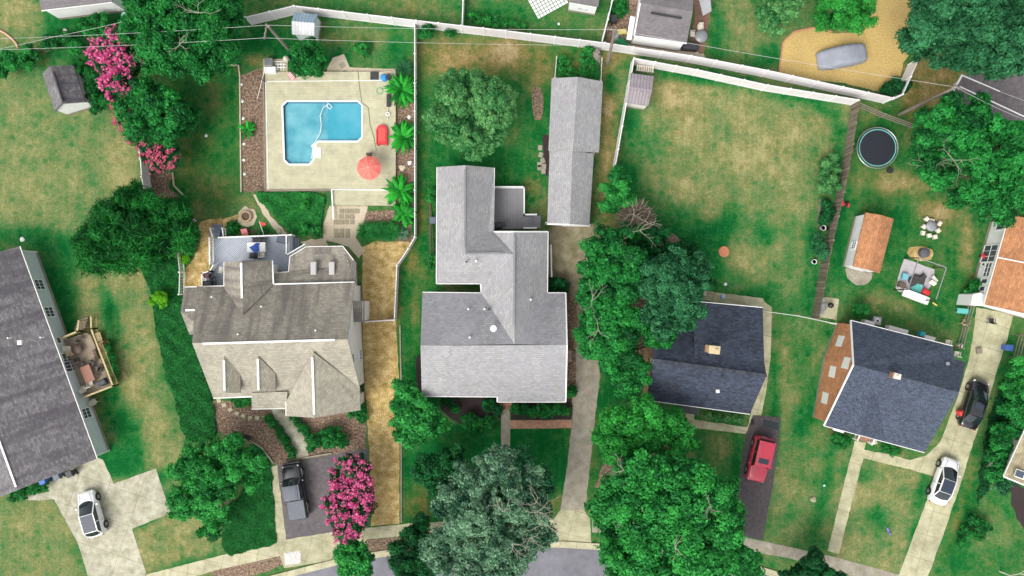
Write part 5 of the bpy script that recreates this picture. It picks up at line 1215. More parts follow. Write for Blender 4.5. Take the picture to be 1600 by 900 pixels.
tree('evergreen_tree', 'rounded dark tree at the bottom edge right of the big tree', (1270, 895), [(1270, 890, 28), (1250, 898, 22), (1292, 898, 22), (1265, 910, 26), (1230, 905, 14), (1310, 908, 14)], 3.2, 'dark', leaf=.18, clump=.35, gap=.02)
# right side
tree('cedar_tree', 'huge dark feathery cedar in the top right corner', (1520, 40), [(1450, 40, 38), (1500, 30, 50), (1560, 30, 50), (1480, 80, 44), (1530, 80, 44), (1580, 75, 40), (1430, 75, 28, 5), (1500, 0, 45), (1450, 0, 36), (1590, 10, 40), (1440, 15, 28, 5), (1550, 100, 24, 5), (1415, 60, 14, 5)], 7.4, 'teal', leaf=.24, clump=.62, gap=.1, nleaf=50, tr=.3, aspect=1.3)
tree('deciduous_tree', 'huge green tree beside the trampoline at the right edge', (1525, 255), [(1480, 190, 36), (1530, 190, 34), (1450, 225, 32), (1500, 230, 42), (1550, 235, 42), (1590, 250, 36), (1460, 265, 28), (1510, 280, 38), (1560, 290, 36), (1590, 300, 30), (1540, 320, 28), (1500, 305, 22, 4), (1585, 215, 28), (1570, 335, 18, 4), (1450, 195, 24), (1440, 250, 18, 4)], 6.6, 'green', leaf=.25, clump=.55, gap=.17, nleaf=44, tr=.28, twigs=[(1455, 258, 7, 3), (1490, 250, 8.5, 3)])
tree('deciduous_tree', 'bright bushy tree beside the gold yard at the top', (1315, 20), [(1300, 15, 32), (1340, 10, 28), (1320, 32, 24), (1290, 35, 18, 2.6), (1350, 25, 16, 2.6), (1310, -10, 34)], 4.0, 'yellowish', leaf=.16, clump=.4, gap=.05, nleaf=40)
tree('deciduous_tree', 'sparse pale tree at the top edge left of the gold yard', (1212, 15), [(1205, 10, 24), (1225, 20, 20), (1195, 30, 16), (1215, 38, 14), (1230, 0, 22)], 4.0, 'sage', leaf=.18, clump=.4, gap=.3, nleaf=24)
shrub('juniper_bush', 'dark spreading bush inside the end of the white back fence', [(1390, 137, 13), (1403, 138, 12), (1414, 136, 9), (1398, 130, 9)], .9, 'dark', leaf=.16)
for (lab, lob, z, k) in [
    ('green hedge tree at the right edge beside the black sedan', [(1588, 580, 22), (1598, 600, 22), (1590, 615, 20), (1578, 600, 14)], 2.6, 'bright'),
    ('green bushy tree at the right edge below the black sedan', [(1578, 640, 16), (1595, 650, 20), (1590, 665, 16)], 2.2, 'green'),
    ('dark hedge bush beside the tan roof at the right', [(1560, 690, 18), (1572, 675, 18), (1552, 712, 16), (1565, 730, 16), (1550, 740, 12)], 1.8, 'green'),
    ('small teal shrub below the tan roofed house', [(1572, 755, 12), (1562, 762, 9)], 1.0, 'teal')]:
    tree('hedge_tree', lab, lob[0][:2], lob, z, k, leaf=.2, clump=.4, gap=.1, nleaf=32, cat='shrub', tr=.08)
shrub('leafy_weeds', 'loose green weeds beside the lower right drive', [(1520, 815, 13), (1535, 822, 12), (1510, 830, 10), (1530, 835, 9), (1500, 845, 8)], .3, 'green', gap=.35)
shrub('leafy_bush', 'green bush in front of the side porch of the rust roofed house', [(1524, 445, 12), (1534, 450, 9), (1519, 455, 9)], .8, 'bright', leaf=.2)
shrub('round_bush', 'round green bush north of the blue-grey house', [(1345, 488, 13), (1340, 484, 8)], .9, 'bright')
shrub('round_bush', 'round clipped bush by the porch of the blue-grey house', [(1312, 687, 13), (1318, 690, 8), (1305, 684, 8)], .8, 'green')
shrub('leafy_bush', 'small bush behind the curved walk of the blue-grey house', [(1391, 701, 8), (1398, 704, 7), (1385, 700, 6)], .5, 'green')
shrub('round_bush', 'small round lime bush on the ivy bed', [(250, 467, 13), (247, 464, 8)], .8, 'lime', leaf=.12, clump=.25)
shrub('lime_shrub', 'lime shrub at the edge of the dark willow', [(241, 404, 10), (246, 401, 7)], .6, 'lime'); shrub('lime_shrub', 'lime shrub beside the short picket fence', [(287, 405, 6), (289, 401, 5)], .5, 'lime')
shrub('round_bush', 'round green bush inside the back fence corner of centre lot', [(665, 52, 12), (670, 47, 9)], 1.2, 'green'); shrub('round_bush', 'small round bush next to the back fence of centre lot', [(703, 50, 7)], .8, 'green')
shrub('round_bush', 'small round bush on the grass north of the pool', [(567, 77, 10), (560, 75, 6)], .6, 'bright')
shrub('leafy_bush', 'big leafy bush in the front bed of the taupe house', [(508, 680, 15), (525, 682, 14), (515, 692, 13), (495, 688, 10), (535, 690, 8)], .7, 'green', leaf=.2)
shrub('leafy_bush', 'leafy bush at the front corner of the taupe house', [(560, 640, 9), (553, 646, 8), (568, 650, 8)], .6, 'green', leaf=.2)
shrub('hedge', 'low hedge along the left side of the curved walk', [(420, 655, 6), (428, 662, 6), (435, 672, 6), (440, 680, 6), (446, 690, 6), (452, 698, 6), (458, 708, 6)], .3, 'green', cat='hedge')
shrub('hedge', 'low hedge along the right side of the curved walk', [(460, 652, 6), (466, 660, 6), (472, 668, 6), (478, 674, 6), (484, 684, 7), (486, 698, 7)], .4, 'green', cat='hedge')
shrub('flower_bed', 'low plants with red flowers below the front dormers', [(372, 628, 6), (384, 630, 6), (392, 627, 5), (365, 624, 4)], .2, 'bright')
for i, (x, y, r, lab) in enumerate([(762, 632, 12, 'dark round bush nearest the entrance in the dark front bed'), (733, 655, 12, 'oval bush in the middle of the dark front bed'), (776, 641, 8, 'small bush against the front walk, left side'), (712, 640, 6, 'smallest bright bush in the dark front bed'), (700, 630, 9, 'dark bush by the left end of the front bed'),
    (806, 640, 7, 'first small bush right of the front walk'), (818, 641, 9, 'second bush right of the front walk'), (893, 612, 8, 'bush at the front corner by the worn drive')]):
    shrub('round_bush', lab, [(x, y, r), (x + r * .3, y - 2, r * .7)], .55, 'green' if i % 2 else 'dark')
shrub('hedge', 'clumped hedge right of the front walk of the pale house', [(833, 643, 8), (846, 640, 10), (858, 642, 9), (871, 640, 8), (884, 641, 7), (850, 648, 7)], .6, 'green', cat='hedge')
shrub('leafy_bush', 'grassy bush spilling out below the dark front bed', [(752, 663, 10), (765, 660, 10), (740, 668, 8)], .4, 'green')
shrub('leafy_bush', 'dark bush beside the east wall of the pale house', [(870, 443, 9), (880, 446, 9), (864, 450, 7)], 1.0, 'dark', leaf=.2)
shrub('leafy_bush', 'white speckled shrub in front of dark charcoal house', [(1108, 649, 5), (1120, 650, 6), (1133, 652, 6), (1145, 653, 6), (1156, 654, 5)], .3, 'sage')
shrub('leafy_bush', 'rampant bush behind the long garage, left part', [(880, 98, 9), (878, 112, 8), (892, 114, 9)], .6, 'bright', gap=.15); shrub('leafy_bush', 'rampant bush behind the long garage, right part', [(915, 92, 10), (928, 104, 9), (912, 112, 9), (930, 118, 8), (920, 80, 7)], .7, 'bright', gap=.15)
shrub('perennial_bed', 'bright green tall perennials against the wooden fence', [(1294, 255, 14), (1290, 275, 14), (1300, 290, 12), (1288, 292, 10), (1303, 262, 12)], .6, 'sage', cat='plant bed', leaf=.12)
shrub('leafy_bush', 'green plants in the long planter by the wooden fence', [(1289, 320, 8), (1293, 332, 10), (1288, 344, 8)], .5, 'dark'); shrub('leafy_bush', 'teal plant between two pots by the wooden fence', [(1280, 393, 12), (1276, 372, 9), (1286, 398, 9)], .7, 'teal')
for x, y, r, lab in ((475, 359, 7, 'round bush at the lower left of the leafy bed'), (493, 362, 8, 'round bush at the lower right of the leafy bed'), (478, 320, 7, 'yellowish bush in the middle of the leafy bed')): shrub('round_bush', lab, [(x, y, r)], .5, 'yellowish' if y < 340 else 'bright')
shrub('leafy_bush', 'hosta clump left of the stone path by the fire pit', [(365, 355, 8), (362, 368, 7), (410, 362, 6), (425, 372, 5)], .2, 'green')
shrub('leafy_bush', 'fern bush on the right side of the willow', [(300, 372, 10), (296, 388, 10), (304, 360, 7)], .4, 'bright')
shrub('leafy_bush', 'green shrub between the left shed and pink bush', [(135, 115, 14), (150, 130, 12), (152, 165, 12), (148, 148, 12), (165, 160, 10), (125, 103, 9)], 1.0, 'green')
tree('deciduous_tree', 'low dark bush strip in the far top left', (30, 95), [(15, 95, 16), (50, 90, 14), (80, 70, 14), (105, 60, 14), (140, 45, 14), (160, 35, 13), (170, 60, 13), (125, 75, 12), (5, 108, 12)], 1.2, 'green', leaf=.2, clump=.4, tr=.07, cat='shrub')
shrub('leafy_bush', 'bush by the left front corner of the long grey house', [(35, 770, 10), (55, 762, 10), (70, 758, 7), (22, 776, 7)], .5, 'green')
shrub('leafy_bush', 'shrubs under the left house deck rail', [(175, 560, 8), (180, 590, 6), (168, 540, 6), (178, 575, 7)], .5, 'bright')
shrub('leafy_bush', 'green shrub strip beside the plum grey house', [(972, 8, 8), (965, 22, 7), (960, 12, 7)], .5, 'green')
shrub('leafy_bush', 'small bush on the west wall of the pale house', [(672, 312, 7), (675, 300, 5), (676, 405, 7), (672, 415, 5)], .5, 'bright')
shrub('flower_bed', 'green plant strip at the top behind the back fence', [(745, 30, 7), (760, 33, 7), (775, 36, 7), (790, 38, 6), (735, 26, 5)], .3, 'bright')
shrub('flower_bed', 'weedy planting at the top left of the paver patio', [(806, 38, 6), (818, 40, 5), (800, 35, 5)], .3, 'bright')

# banana plants and grasses: arching blades from one crown
def blades(name, label, px, py, n, length, width, kind, cat='plant', group=None, lift_=.9, curve=1.0, z0=.3):
    c = W(px, py, 0); root = thing(name, label, cat, tuple(c), group)
    mb = MB(); tn = []
    for i in range(n):
        a = RNG.uniform(0, 2 * math.pi); L = length * RNG.uniform(.65, 1.1); el = RNG.uniform(.25, 1.25) * lift_; wd_ = width * RNG.uniform(.8, 1.2)
        p = Vector((c.x + RNG.uniform(-.12, .12), c.y + RNG.uniform(-.12, .12), z0)); k = 5; prev = None; tv = RNG.uniform(0, 1)
        for j in range(k + 1):
            t = j / k; d = Vector((math.cos(a) * math.cos(el), math.sin(a) * math.cos(el), math.sin(el)))
            s_ = Vector((-math.sin(a), math.cos(a), 0)) * wd_ * .5 * math.sin(math.pi * min(.97, t * .85 + .12))
            cur = (p - s_, p + Vector((0, 0, wd_ * .12)), p + s_)
            if prev:
                mb.add([prev[0], prev[1], cur[1], cur[0]], [(0, 1, 2, 3)]); mb.add([prev[1], prev[2], cur[2], cur[1]], [(0, 1, 2, 3)]); tn += [tv + RNG.uniform(-.1, .1)] * 2
            prev = cur; p = p + d * L / k; el -= curve * 1.5 / k; p.z = max(p.z, .05)
    me = mb.mesh('leaves', LEAF[kind], ORG[root.name]); at = me.attributes.new('tint', 'FLOAT', 'FACE'); at.data.foreach_set('value', tn)
    add_mesh('leaves', me, root)
    part('stem', MB().tube((c.x, c.y, 0), (c.x, c.y, z0 + .25), .12 * length, .07 * length, 8), LEAF[kind], root)
    return root
for x, y, lab in ((629, 143, 'banana plant furthest up the fence, beside the float ring'), (631, 216, 'banana plant next to the red slide'), (627, 300, 'banana plant beside the lower pool deck'), (632, 335, 'banana plant lowest by the grass bed')):
    blades('banana_plant', lab, x, y, 70 if y < 330 else 46, 1.9 if y < 330 else 1.5, .34, 'banana', 'plant', 'banana plants along the fence')
blades('banana_plant', 'small star-shaped plant alone in the mulch west of the pool', 388, 205, 20, 1.1, .26, 'banana')
blades('ornamental_grass', 'round tuft of fine grass above the banana plants', 633, 110, 420, 1.1, .04, 'teal', lift_=1.1)
for x, lab in ((574, 'tuft of ornamental grass at the left of the grass bed'), (588, 'tuft of ornamental grass second in the grass bed'), (602, 'tuft of ornamental grass third in the grass bed'), (614, 'tuft of ornamental grass at the right of the grass bed')):
    blades('ornamental_grass', lab, x, 362, 420, 1.25, .04, 'green', group='grass tufts below the pool', lift_=1.0)
blades('ornamental_grass', 'bluish grass tuft beside the white fence bend', 631, 366, 260, .8, .04, 'silver')
for x, y, lab in ((478, 340, 0), ): pass
# ground cover with real leaves
def cover(name, label, px, m, kind, n, leaf, hgt=.18, base=None, keep=1.0):
    poly = wob([W(x, y) for x, y in px], .5, .16)
    if base: sheet(name.replace('leaves', 'bed') + '_soil', px, base, 5, .08)
    xs = [p.x for p in poly]; ys = [p.y for p in poly]; P = []
    pts = np.stack([NP.uniform(min(xs), max(xs), n * 2), NP.uniform(min(ys), max(ys), n * 2)], 1)
    ins_ = np.zeros(len(pts), bool); j = len(poly) - 1
    for i in range(len(poly)):
        xi, yi, xj, yj = poly[i].x, poly[i].y, poly[j].x, poly[j].y
        c_ = ((yi > pts[:, 1]) != (yj > pts[:, 1])) & (pts[:, 0] < (xj - xi) * (pts[:, 1] - yi) / ((yj - yi) + 1e-9) + xi); ins_ ^= c_; j = i
    pts = pts[ins_]; k = len(pts)
    hh = (np.sin(pts[:, 0] * 3.1 + np.sin(pts[:, 1] * 2.3) * 2) + np.sin(pts[:, 1] * 3.7 + np.sin(pts[:, 0] * 1.9) * 2)) * .25 + .5
    P = np.concatenate([pts, (hgt * (.3 + .7 * hh) * NP.uniform(.5, 1.2, k) + .03)[:, None]], 1)
    NN = NP.normal(0, .45, (k, 3)) + np.array([0, 0, 1])
    c = W(*px[0], 0); me = quads_mesh(name, P, NN, leaf * NP.uniform(.6, 1.3, k), 1.0, NP.uniform(0, .6, k) + hh * .25, LEAF[kind], tuple(c), fold=.1)
    add_mesh(name, me, None, tuple(c), label=label, kind='stuff', cat=None)
cover('ivy_leaves', 'dense dark ivy ground cover between lawn and taupe house', [(222, 415), (262, 398), (280, 410), (284, 452), (286, 470), (300, 520), (312, 560), (332, 622), (338, 672), (330, 690), (292, 690), (284, 660), (262, 590), (246, 520), (236, 460)], None, 'green', 44000, .13, .28, M_IVY)
cover('ground_cover_leaves', 'lush green ground cover below the front tree', [(395, 690), (415, 705), (425, 740), (432, 845), (420, 852), (360, 868), (345, 850), (355, 790), (380, 770)], None, 'green', 22000, .13, .1, M_IVY)
cover('garden_leaves', 'leafy green garden bed below the pool deck', [(402, 302), (440, 298), (500, 303), (510, 310), (505, 340), (500, 366), (465, 368), (440, 350), (425, 330), (408, 316)], None, 'bright', 12000, .17, .3, M_IVY)
cover('strip_leaves', 'green weeds along the hedge on the right of the long drive', [(1540, 660), (1562, 600), (1600, 560), (1600, 700), (1560, 720), (1545, 760), (1525, 790)], None, 'dark', 9000, .17, .25)
# ------------------------------------------------------------------ vehicles
def car(label, px, py, ang, L, Wd, paint_, kind='sedan', cat='car', name='parked_car'):
    """built at the origin pointing along +x, then turned and placed"""
    root = thing(name, label, cat)
    g = .19; hw = Wd / 2
    P = dict(
        sedan=dict(st=[(-.5, .5, .70, .76), (-.492, .70, .72, .86), (-.475, .87, .70, .94), (-.42, .96, .68, 1.0), (-.30, 1, .66, 1.02), (-.1, 1, .66, .98), (.12, 1, .66, .97), (.27, .99, .64, .95), (.38, .96, .60, .87), (.44, .89, .57, .80), (.475, .77, .54, .72), (.492, .62, .5, .66), (.5, .42, .5, .6)],
                   cab=(-.37, -.22, .07, .27), rh=1.44, rw=.72, top=.88),
        hatch=dict(st=[(-.5, .58, .72, .92), (-.492, .76, .72, 1.0), (-.475, .90, .72, 1.06), (-.42, .97, .7, 1.08), (-.30, 1, .68, 1.06), (-.1, 1, .66, 1.02), (.12, 1, .66, .99), (.27, .99, .64, .96), (.38, .96, .60, .89), (.44, .89, .57, .82), (.475, .77, .54, .74), (.492, .62, .5, .68), (.5, .42, .5, .6)],
                   cab=(-.46, -.36, .03, .25), rh=1.52, rw=.74, top=.90),
        suv=dict(st=[(-.5, .84, .8, 1.05), (-.49, .95, .8, 1.12), (-.42, 1, .8, 1.14), (-.30, 1, .8, 1.14), (-.1, 1, .78, 1.12), (.12, 1, .78, 1.1), (.2, 1, .78, 1.1), (.36, .99, .76, 1.06), (.47, .95, .72, 1.0), (.5, .86, .6, .9)],
                   cab=(-.47, -.44, .12, .18), rh=1.78, rw=.80, top=.94),
        truck=dict(st=[(-.5, .94, .8, 1.02), (-.49, .97, .8, 1.06), (-.42, 1, .8, 1.08), (-.16, 1, .8, 1.08), (-.1, 1, .78, 1.1), (.2, 1, .78, 1.12), (.25, 1, .78, 1.1), (.36, .98, .76, 1.06), (.46, .94, .72, 1.0), (.5, .82, .6, .88)],
                   cab=(-.135, -.10, .16, .26), rh=1.84, rw=.78, top=.94))[kind]
    # body: a loft of rounded sections
    mb = MB(); rings = []
    for (x, wf, sh, zt) in P['st']:
        w2 = hw * wf; X = x * L
        rings.append([(X, -w2 * .86, g + .02), (X, -w2 * .97, g + .16), (X, -w2, sh * .72), (X, -w2 * .985, sh + (zt - sh) * .45), (X, -w2 * .90, zt - .05), (X, -w2 * .74, zt), (X, -w2 * .3, zt + .025), (X, 0, zt + .03),
                      (X, w2 * .3, zt + .025), (X, w2 * .74, zt), (X, w2 * .90, zt - .05), (X, w2 * .985, sh + (zt - sh) * .45), (X, w2, sh * .72), (X, w2 * .97, g + .16), (X, w2 * .86, g + .02)])
    n = len(rings[0]); vs = [v for r in rings for v in r]; fs = []
    for k in range(len(rings) - 1):
        for i in range(n): j = (i + 1) % n; fs.append((k * n + i, k * n + j, (k + 1) * n + j, (k + 1) * n + i))
    fs = [tuple(reversed(f)) for f in fs]
    fs.append(tuple(range(n))); fs.append(tuple(reversed(range((len(rings) - 1) * n, len(rings) * n))))
    mb.add(vs, fs, True)
    body = part('body', mb, paint_, root)
    # panel gaps: thin dark strips hugging the top and sides
    # cabin
    x0, x1, x2, x3 = [v * L for v in P['cab']]; zb = .95 if kind in ('sedan', 'hatch') else 1.06; rh = P['rh']; bw = hw * P['top']; rw = hw * P['rw']
    B = [(x0, -bw * .93), (x0, bw * .93), (x3, bw * .93), (x3, -bw * .93)]; T = [(x1, -rw), (x1, rw), (x2, rw), (x2, -rw)]
    Bm = [(v[0], v[1] * 1.0, zb) for v in B]; Tm = [(v[0], v[1], rh - .05) for v in T]
    gl_ = glassy('car_glass', (0.012, 0.02, 0.022), .05, .8)
    def curved(q, bulge, name_, m_=gl_, bow=0.0):
        a, b, c, d = [Vector(v) for v in q]; nrm = (b - a).cross(d - a).normalized(); m2 = MB(); K = 6; vs = []
        for i in range(K + 1):
            for j in range(K + 1):
                u, v = i / K, j / K; p = (a.lerp(b, u)).lerp(d.lerp(c, u), v) + nrm * bulge * math.sin(math.pi * u) * (0.4 + .6 * math.sin(math.pi * min(1, v + .1)))
                if bow: p = p + Vector((bow * math.sin(math.pi * u) * (1 - .6 * v), 0, 0))
                vs.append(p)
        fs = [(i * (K + 1) + j, (i + 1) * (K + 1) + j, (i + 1) * (K + 1) + j + 1, i * (K + 1) + j + 1) for i in range(K) for j in range(K)]
        m2.add(vs, fs, True); return part(name_, m2, m_, root)
    curved([Bm[3], Bm[2], Tm[2], Tm[3]], .07 if kind != 'suv' else .03, 'windscreen', bow=.20 if kind in ('sedan', 'hatch') else .08)
    curved([Bm[1], Bm[0], Tm[0], Tm[1]], .05 if kind != 'suv' else .02, 'rear_window', bow=-.12 if kind in ('sedan', 'hatch') else -.03)
    curved([Bm[2], Bm[1], Tm[1], Tm[2]], .02, 'side_window'); curved([Bm[0], Bm[3], Tm[3], Tm[0]], .02, 'side_window')
    # roof + pillars
    rf = MB(); K = 6; vs = []
    for i in range(K + 1):
        for j in range(K + 1):
            u, v = i / K, j / K; X = x1 + (x2 - x1) * u; Y = (-1 + 2 * v) * rw * (1 - .03 * (abs(u - .5) * 2) ** 2)
            vs.append((X, Y, rh - .05 + .06 * (1 - (2 * v - 1) ** 4) * (1 - .5 * (2 * u - 1) ** 4)))
    rf.add(vs, [(i * (K + 1) + j, (i + 1) * (K + 1) + j, (i + 1) * (K + 1) + j + 1, i * (K + 1) + j + 1) for i in range(K) for j in range(K)], True)
    for i in range(4): beam(rf, Bm[i], Tm[i], .09, .05)
    for s_ in (0, 1):
        a, b = (Tm[0], Tm[3]) if s_ == 0 else (Tm[1], Tm[2]); beam(rf, a, b, .07, .05)
        mx = (x1 + x2) / 2; y = -1 if s_ == 0 else 1; beam(rf, (mx, y * bw * .95, zb), (mx, y * rw, rh - .05), .08, .05)
    roofm = {'truck': plain('truck_roof_grey', (0.08, 0.09, 0.115), .45), 'suv': paint_}.get(kind, paint_)
    roof_o = part('roof', rf, roofm, root)
    if kind == 'sedan' and 'black' not in label or kind == 'hatch':
        part('glass_roof', MB().rbox(((x1 + x2) / 2, 0, rh + .012), ((x2 - x1) * .93, rw * 1.74, .02), 0, .005), glassy('roof_glass', (.035, .045, .065), .3, .3), root)
    if kind == 'sedan' and 'black' in label:
        part('sunroof', MB().rbox((x2 - (x2 - x1) * .3, 0, rh + .012), ((x2 - x1) * .36, rw * 1.3, .02), 0, .005), glassy('roof_glass', (.035, .045, .065), .3, .3), roof_o)
    if kind == 'suv':
        part('sunroof', MB().rbox((x2 - .55, 0, rh + .012), (.5, rw * 1.3, .025), 0, .008), glassy('roof_glass', (.035, .045, .065), .3, .3), roof_o)
        rr = MB()
        for y in (-.28, -.14, 0, .14, .28): rr.box((x1 + (x2 - x1) * .36, y * hw * 1.6, rh + .012), ((x2 - x1) * .6, .05, .012))
        part('roof_ribs', rr, paint_, roof_o)
        part('spare_wheel', MB().lathe((0, 0, 0), [(.1, 0), (.3, .02), (.33, .1), (.3, .2)], 16), RUBBER, root).location = (0, 0, 0)
        sp = root.children[-1]; sp.rotation_euler = (0, -math.pi / 2, 0); sp.location = (-L / 2 - .0, 0, .85)
    if kind == 'truck':
        xb0, xb1 = -.485 * L, -.15 * L
        part('bed_cover', MB().rbox(((xb0 + xb1) / 2, 0, 1.15), (xb1 - xb0, Wd * .86, .07), 0, .02), plain('tonneau_grey', (0.08, 0.09, 0.115), .5), root)
        rr = MB()
        for i in range(7): rr.box(((x1 + x2) / 2, (-.75 + i * .25) * rw, rh + .018), ((x2 - x1) * .9, .03, .014))
        part('roof_ribs', rr, roofm, roof_o)
        for x in (-.31, .31):
            for s_ in (-1, 1): part('fender_flare', MB().rbox((x * L, s_ * (hw + .02), .82), (1.05, .16, .12), 0, .03), BLACKM, body)
        part('front_bumper', MB().rbox((L * .5 + .08, 0, .55), (.22, Wd * .9, .22), 0, .04), BLACKM, root)
    # wheels
    R_ = .33 if kind in ('sedan', 'hatch') else .40
    for x in (-.31, .31):
        for s_ in (-1, 1):
            y = s_ * (hw - .10); w_ = part('wheel', MB().tube((x * L, y - .11, R_), (x * L, y + .11, R_), R_, n=20), RUBBER, root)
            part('rim', MB().tube((x * L, y + s_ * .105, R_), (x * L, y + s_ * .118, R_), R_ * .62, n=12), STEEL, w_)
    for x in (-.31, .31):
        for s_ in (-1, 1): part('wheel_arch', MB().tube((x * L, s_ * (hw - .25), R_ + .03), (x * L, s_ * (hw + .006), R_ + .03), R_ + .07, n=18), BLACKM, body)
    hl = glassy('headlight_lens', (.65, .66, .66), .1); tl = plain('tail_light_lens', (.35, .01, .01), .2)
    zhl = .66 if kind in ('sedan', 'hatch') else .9
    for s_ in (-1, 1):
        part('headlight', MB().rbox((L * .455, s_ * hw * .68, zhl), (.24, .32, .12), -s_ * .45, .04), hl, root)
        part('tail_light', MB().rbox((-L * .483, s_ * hw * .70, P['st'][1][3] - .12), (.12, .32, .14), s_ * .35, .03), tl, root)
        mm = part('mirror', MB().rbox((x3 - .30, s_ * (hw + .10), zb + .06), (.16, .22, .15), -s_ * .2, .04), paint_, root)
        dg = MB().box(((x1 + x2) / 2, s_ * (hw + .0), .70), (.02, .01, .55)); part('door_gap', dg, BLACKM, body)
    hg = MB(); y = hw * .66
    for s_ in (-1, 1): beam(hg, (x3 + .12, s_ * y, P['st'][6][3] + .022), (L * .44, s_ * y * .8, P['st'][8][3] + .01), .02, .012)
    part('hood_gap', hg, BLACKM, body)
    part('licence_plate', MB().box((-L * .5 - .006, 0, .62), (.02, .5, .14)), WHITE2, root)
    c = W(px, py, .7); root.location = (c.x, c.y, 0.012); root.rotation_euler = (0, 0, math.radians(ang))
    return root
WPAINT = plain('white_car_paint', (.72, .72, .73), .22, var=.02, coat=1.0); BPAINT = plain('black_car_paint', (.012, .013, .016), .18, var=.05, coat=1.0)
RPAINT = plain('faded_red_car_paint', (.46, .03, .06), .3, var=.06, coat=.6); TPAINT = plain('black_truck_paint', (.014, .015, .02), .25, var=.05, coat=.8)
car('white hatchback with dark glass roof on the left concrete drive', 142, 803, 106, 4.45, 1.82, WPAINT, 'hatch')
car('black pickup truck with grey bed cover on the asphalt drive', 461, 768, 99, 5.3, 1.9, TPAINT, 'truck', 'pickup truck', 'pickup_truck')
car('red boxy SUV with small sunroof on the dark asphalt drive', 1187, 717, -103, 4.3, 1.85, RPAINT, 'suv', 'car', 'parked_suv')
car('black sedan beside the blue-grey house', 1523, 632, 72, 4.8, 1.85, BPAINT, 'sedan')
car('white sedan with dark glass roof on the long right drive', 1476, 752, 70, 4.6, 1.84, WPAINT, 'sedan')
# covered car
def covered():
    root = None; mb = MB(); K = 22; J = 10; L = 4.7; Wd = 2.0; vs = []
    prof = [(0, .25), (.04, .72), (.12, .86), (.27, 1.0), (.38, 1.22), (.52, 1.32), (.66, 1.28), (.80, 1.1), (.93, .95), (.98, .7), (1, .25)]
    def zt(t):
        for (a, b) in zip(prof[:-1], prof[1:]):
            if a[0] <= t <= b[0]: return a[1] + (b[1] - a[1]) * (t - a[0]) / (b[0] - a[0])
        return .2
    for i in range(K + 1):
        t = i / K; x = (t - .5) * L; wf = 1 - .22 * abs(2 * t - 1) ** 3.5; top = zt(t)
        for j in range(J + 1):
            s_ = j / J * 2 - 1; a = abs(s_); y = math.copysign(min(1, a * 1.25), s_) * Wd / 2 * wf * (1 - .12 * (1 - a if a > .8 else 0)); z = top * (1 - max(0, (a - .62) / .38) ** 1.3 * .93) + .04 * math.sin(i * 1.9 + j * 1.3) * (1 if a > .4 else .3)
            y += .03 * math.sin(i * 2.7) * (a > .9); vs.append((x, y, max(.02, z)))
    mb.add(vs, [(i * (J + 1) + j, (i + 1) * (J + 1) + j, (i + 1) * (J + 1) + j + 1, i * (J + 1) + j + 1) for i in range(K) for j in range(J)], True)
    mb.add([vs[j] for j in range(J + 1)], [tuple(range(J + 1))]); mb.add([vs[K * (J + 1) + j] for j in range(J + 1)], [tuple(range(J + 1))])
    o = solo('covered_car', mb, plain('grey_tarp', (.25, .265, .31), .75, var=.12, scale=2), 'car under a grey fabric cover on the gold wood chips', 'covered car', org=(0, 0, 0))
    c = W(1317, 88, .5); o.location = (c.x, c.y, .012); o.rotation_euler = (0, 0, math.radians(10))
covered()

# ------------------------------------------------------------------ furniture and small things
def mk_chair(m, fm=None, cat='chair', name='patio_chair', group=None):
    def f():
        r = thing(name, 'x', cat, group=group)
        part('seat', MB().rbox((0, 0, .43), (.48, .48, .06), 0, .02), m, r); part('backrest', MB().box((-.23, 0, .70), (.05, .46, .5), 0, (0, -.2)), m, r)
        for x in (-.2, .2):
            for y in (-.2, .2): part('leg', MB().box((x, y, .2), (.04, .04, .4)), fm or m, r)
        for y in (-.25, .25): part('armrest', MB().box((0, y, .62), (.45, .05, .04)), fm or m, r)
        return r
    return Kind(f)
ch_w = mk_chair(PALE); ch_d = mk_chair(plain('brown_mesh', (.10, .08, .07), .8)); ch_b = mk_chair(DARK); ch_t = mk_chair(TAN)
def rtable(label, px, py, z, r, m, h_=.72, name='patio_table'):
    c = W(px, py, z + h_); t = thing(name, label, 'table', (c.x, c.y, z))
    part('tabletop', MB().lathe((c.x, c.y, z + h_ - .04), [(r * .97, 0), (r, .015), (r, .04), (r * .2, .045)], 24), m, t); part('leg', MB().tube((c.x, c.y, z), (c.x, c.y, z + h_ - .04), .04), BLACKM, t)
    part('foot', MB().lathe((c.x, c.y, z), [(r * .45, 0), (r * .4, .03), (.05, .06)], 14), BLACKM, t); return t
def qtable(label, px, py, z, a, b_, rot, m, h_=.72, name='patio_table'):
    c = W(px, py, z + h_); t = thing(name, label, 'table', (c.x, c.y, z)); part('tabletop', MB().rbox((c.x, c.y, z + h_ - .02), (a, b_, .04), rot, .01), m, t)
    mt = Matrix.Rotation(rot, 3, 'Z')
    for x in (-1, 1):
        for y in (-1, 1):
            q = mt @ Vector((x * (a / 2 - .08), y * (b_ / 2 - .08), 0)); part('leg', MB().box((c.x + q.x, c.y + q.y, z + h_ / 2 - .02), (.05, .05, h_ - .04), rot), m, t)
    return t
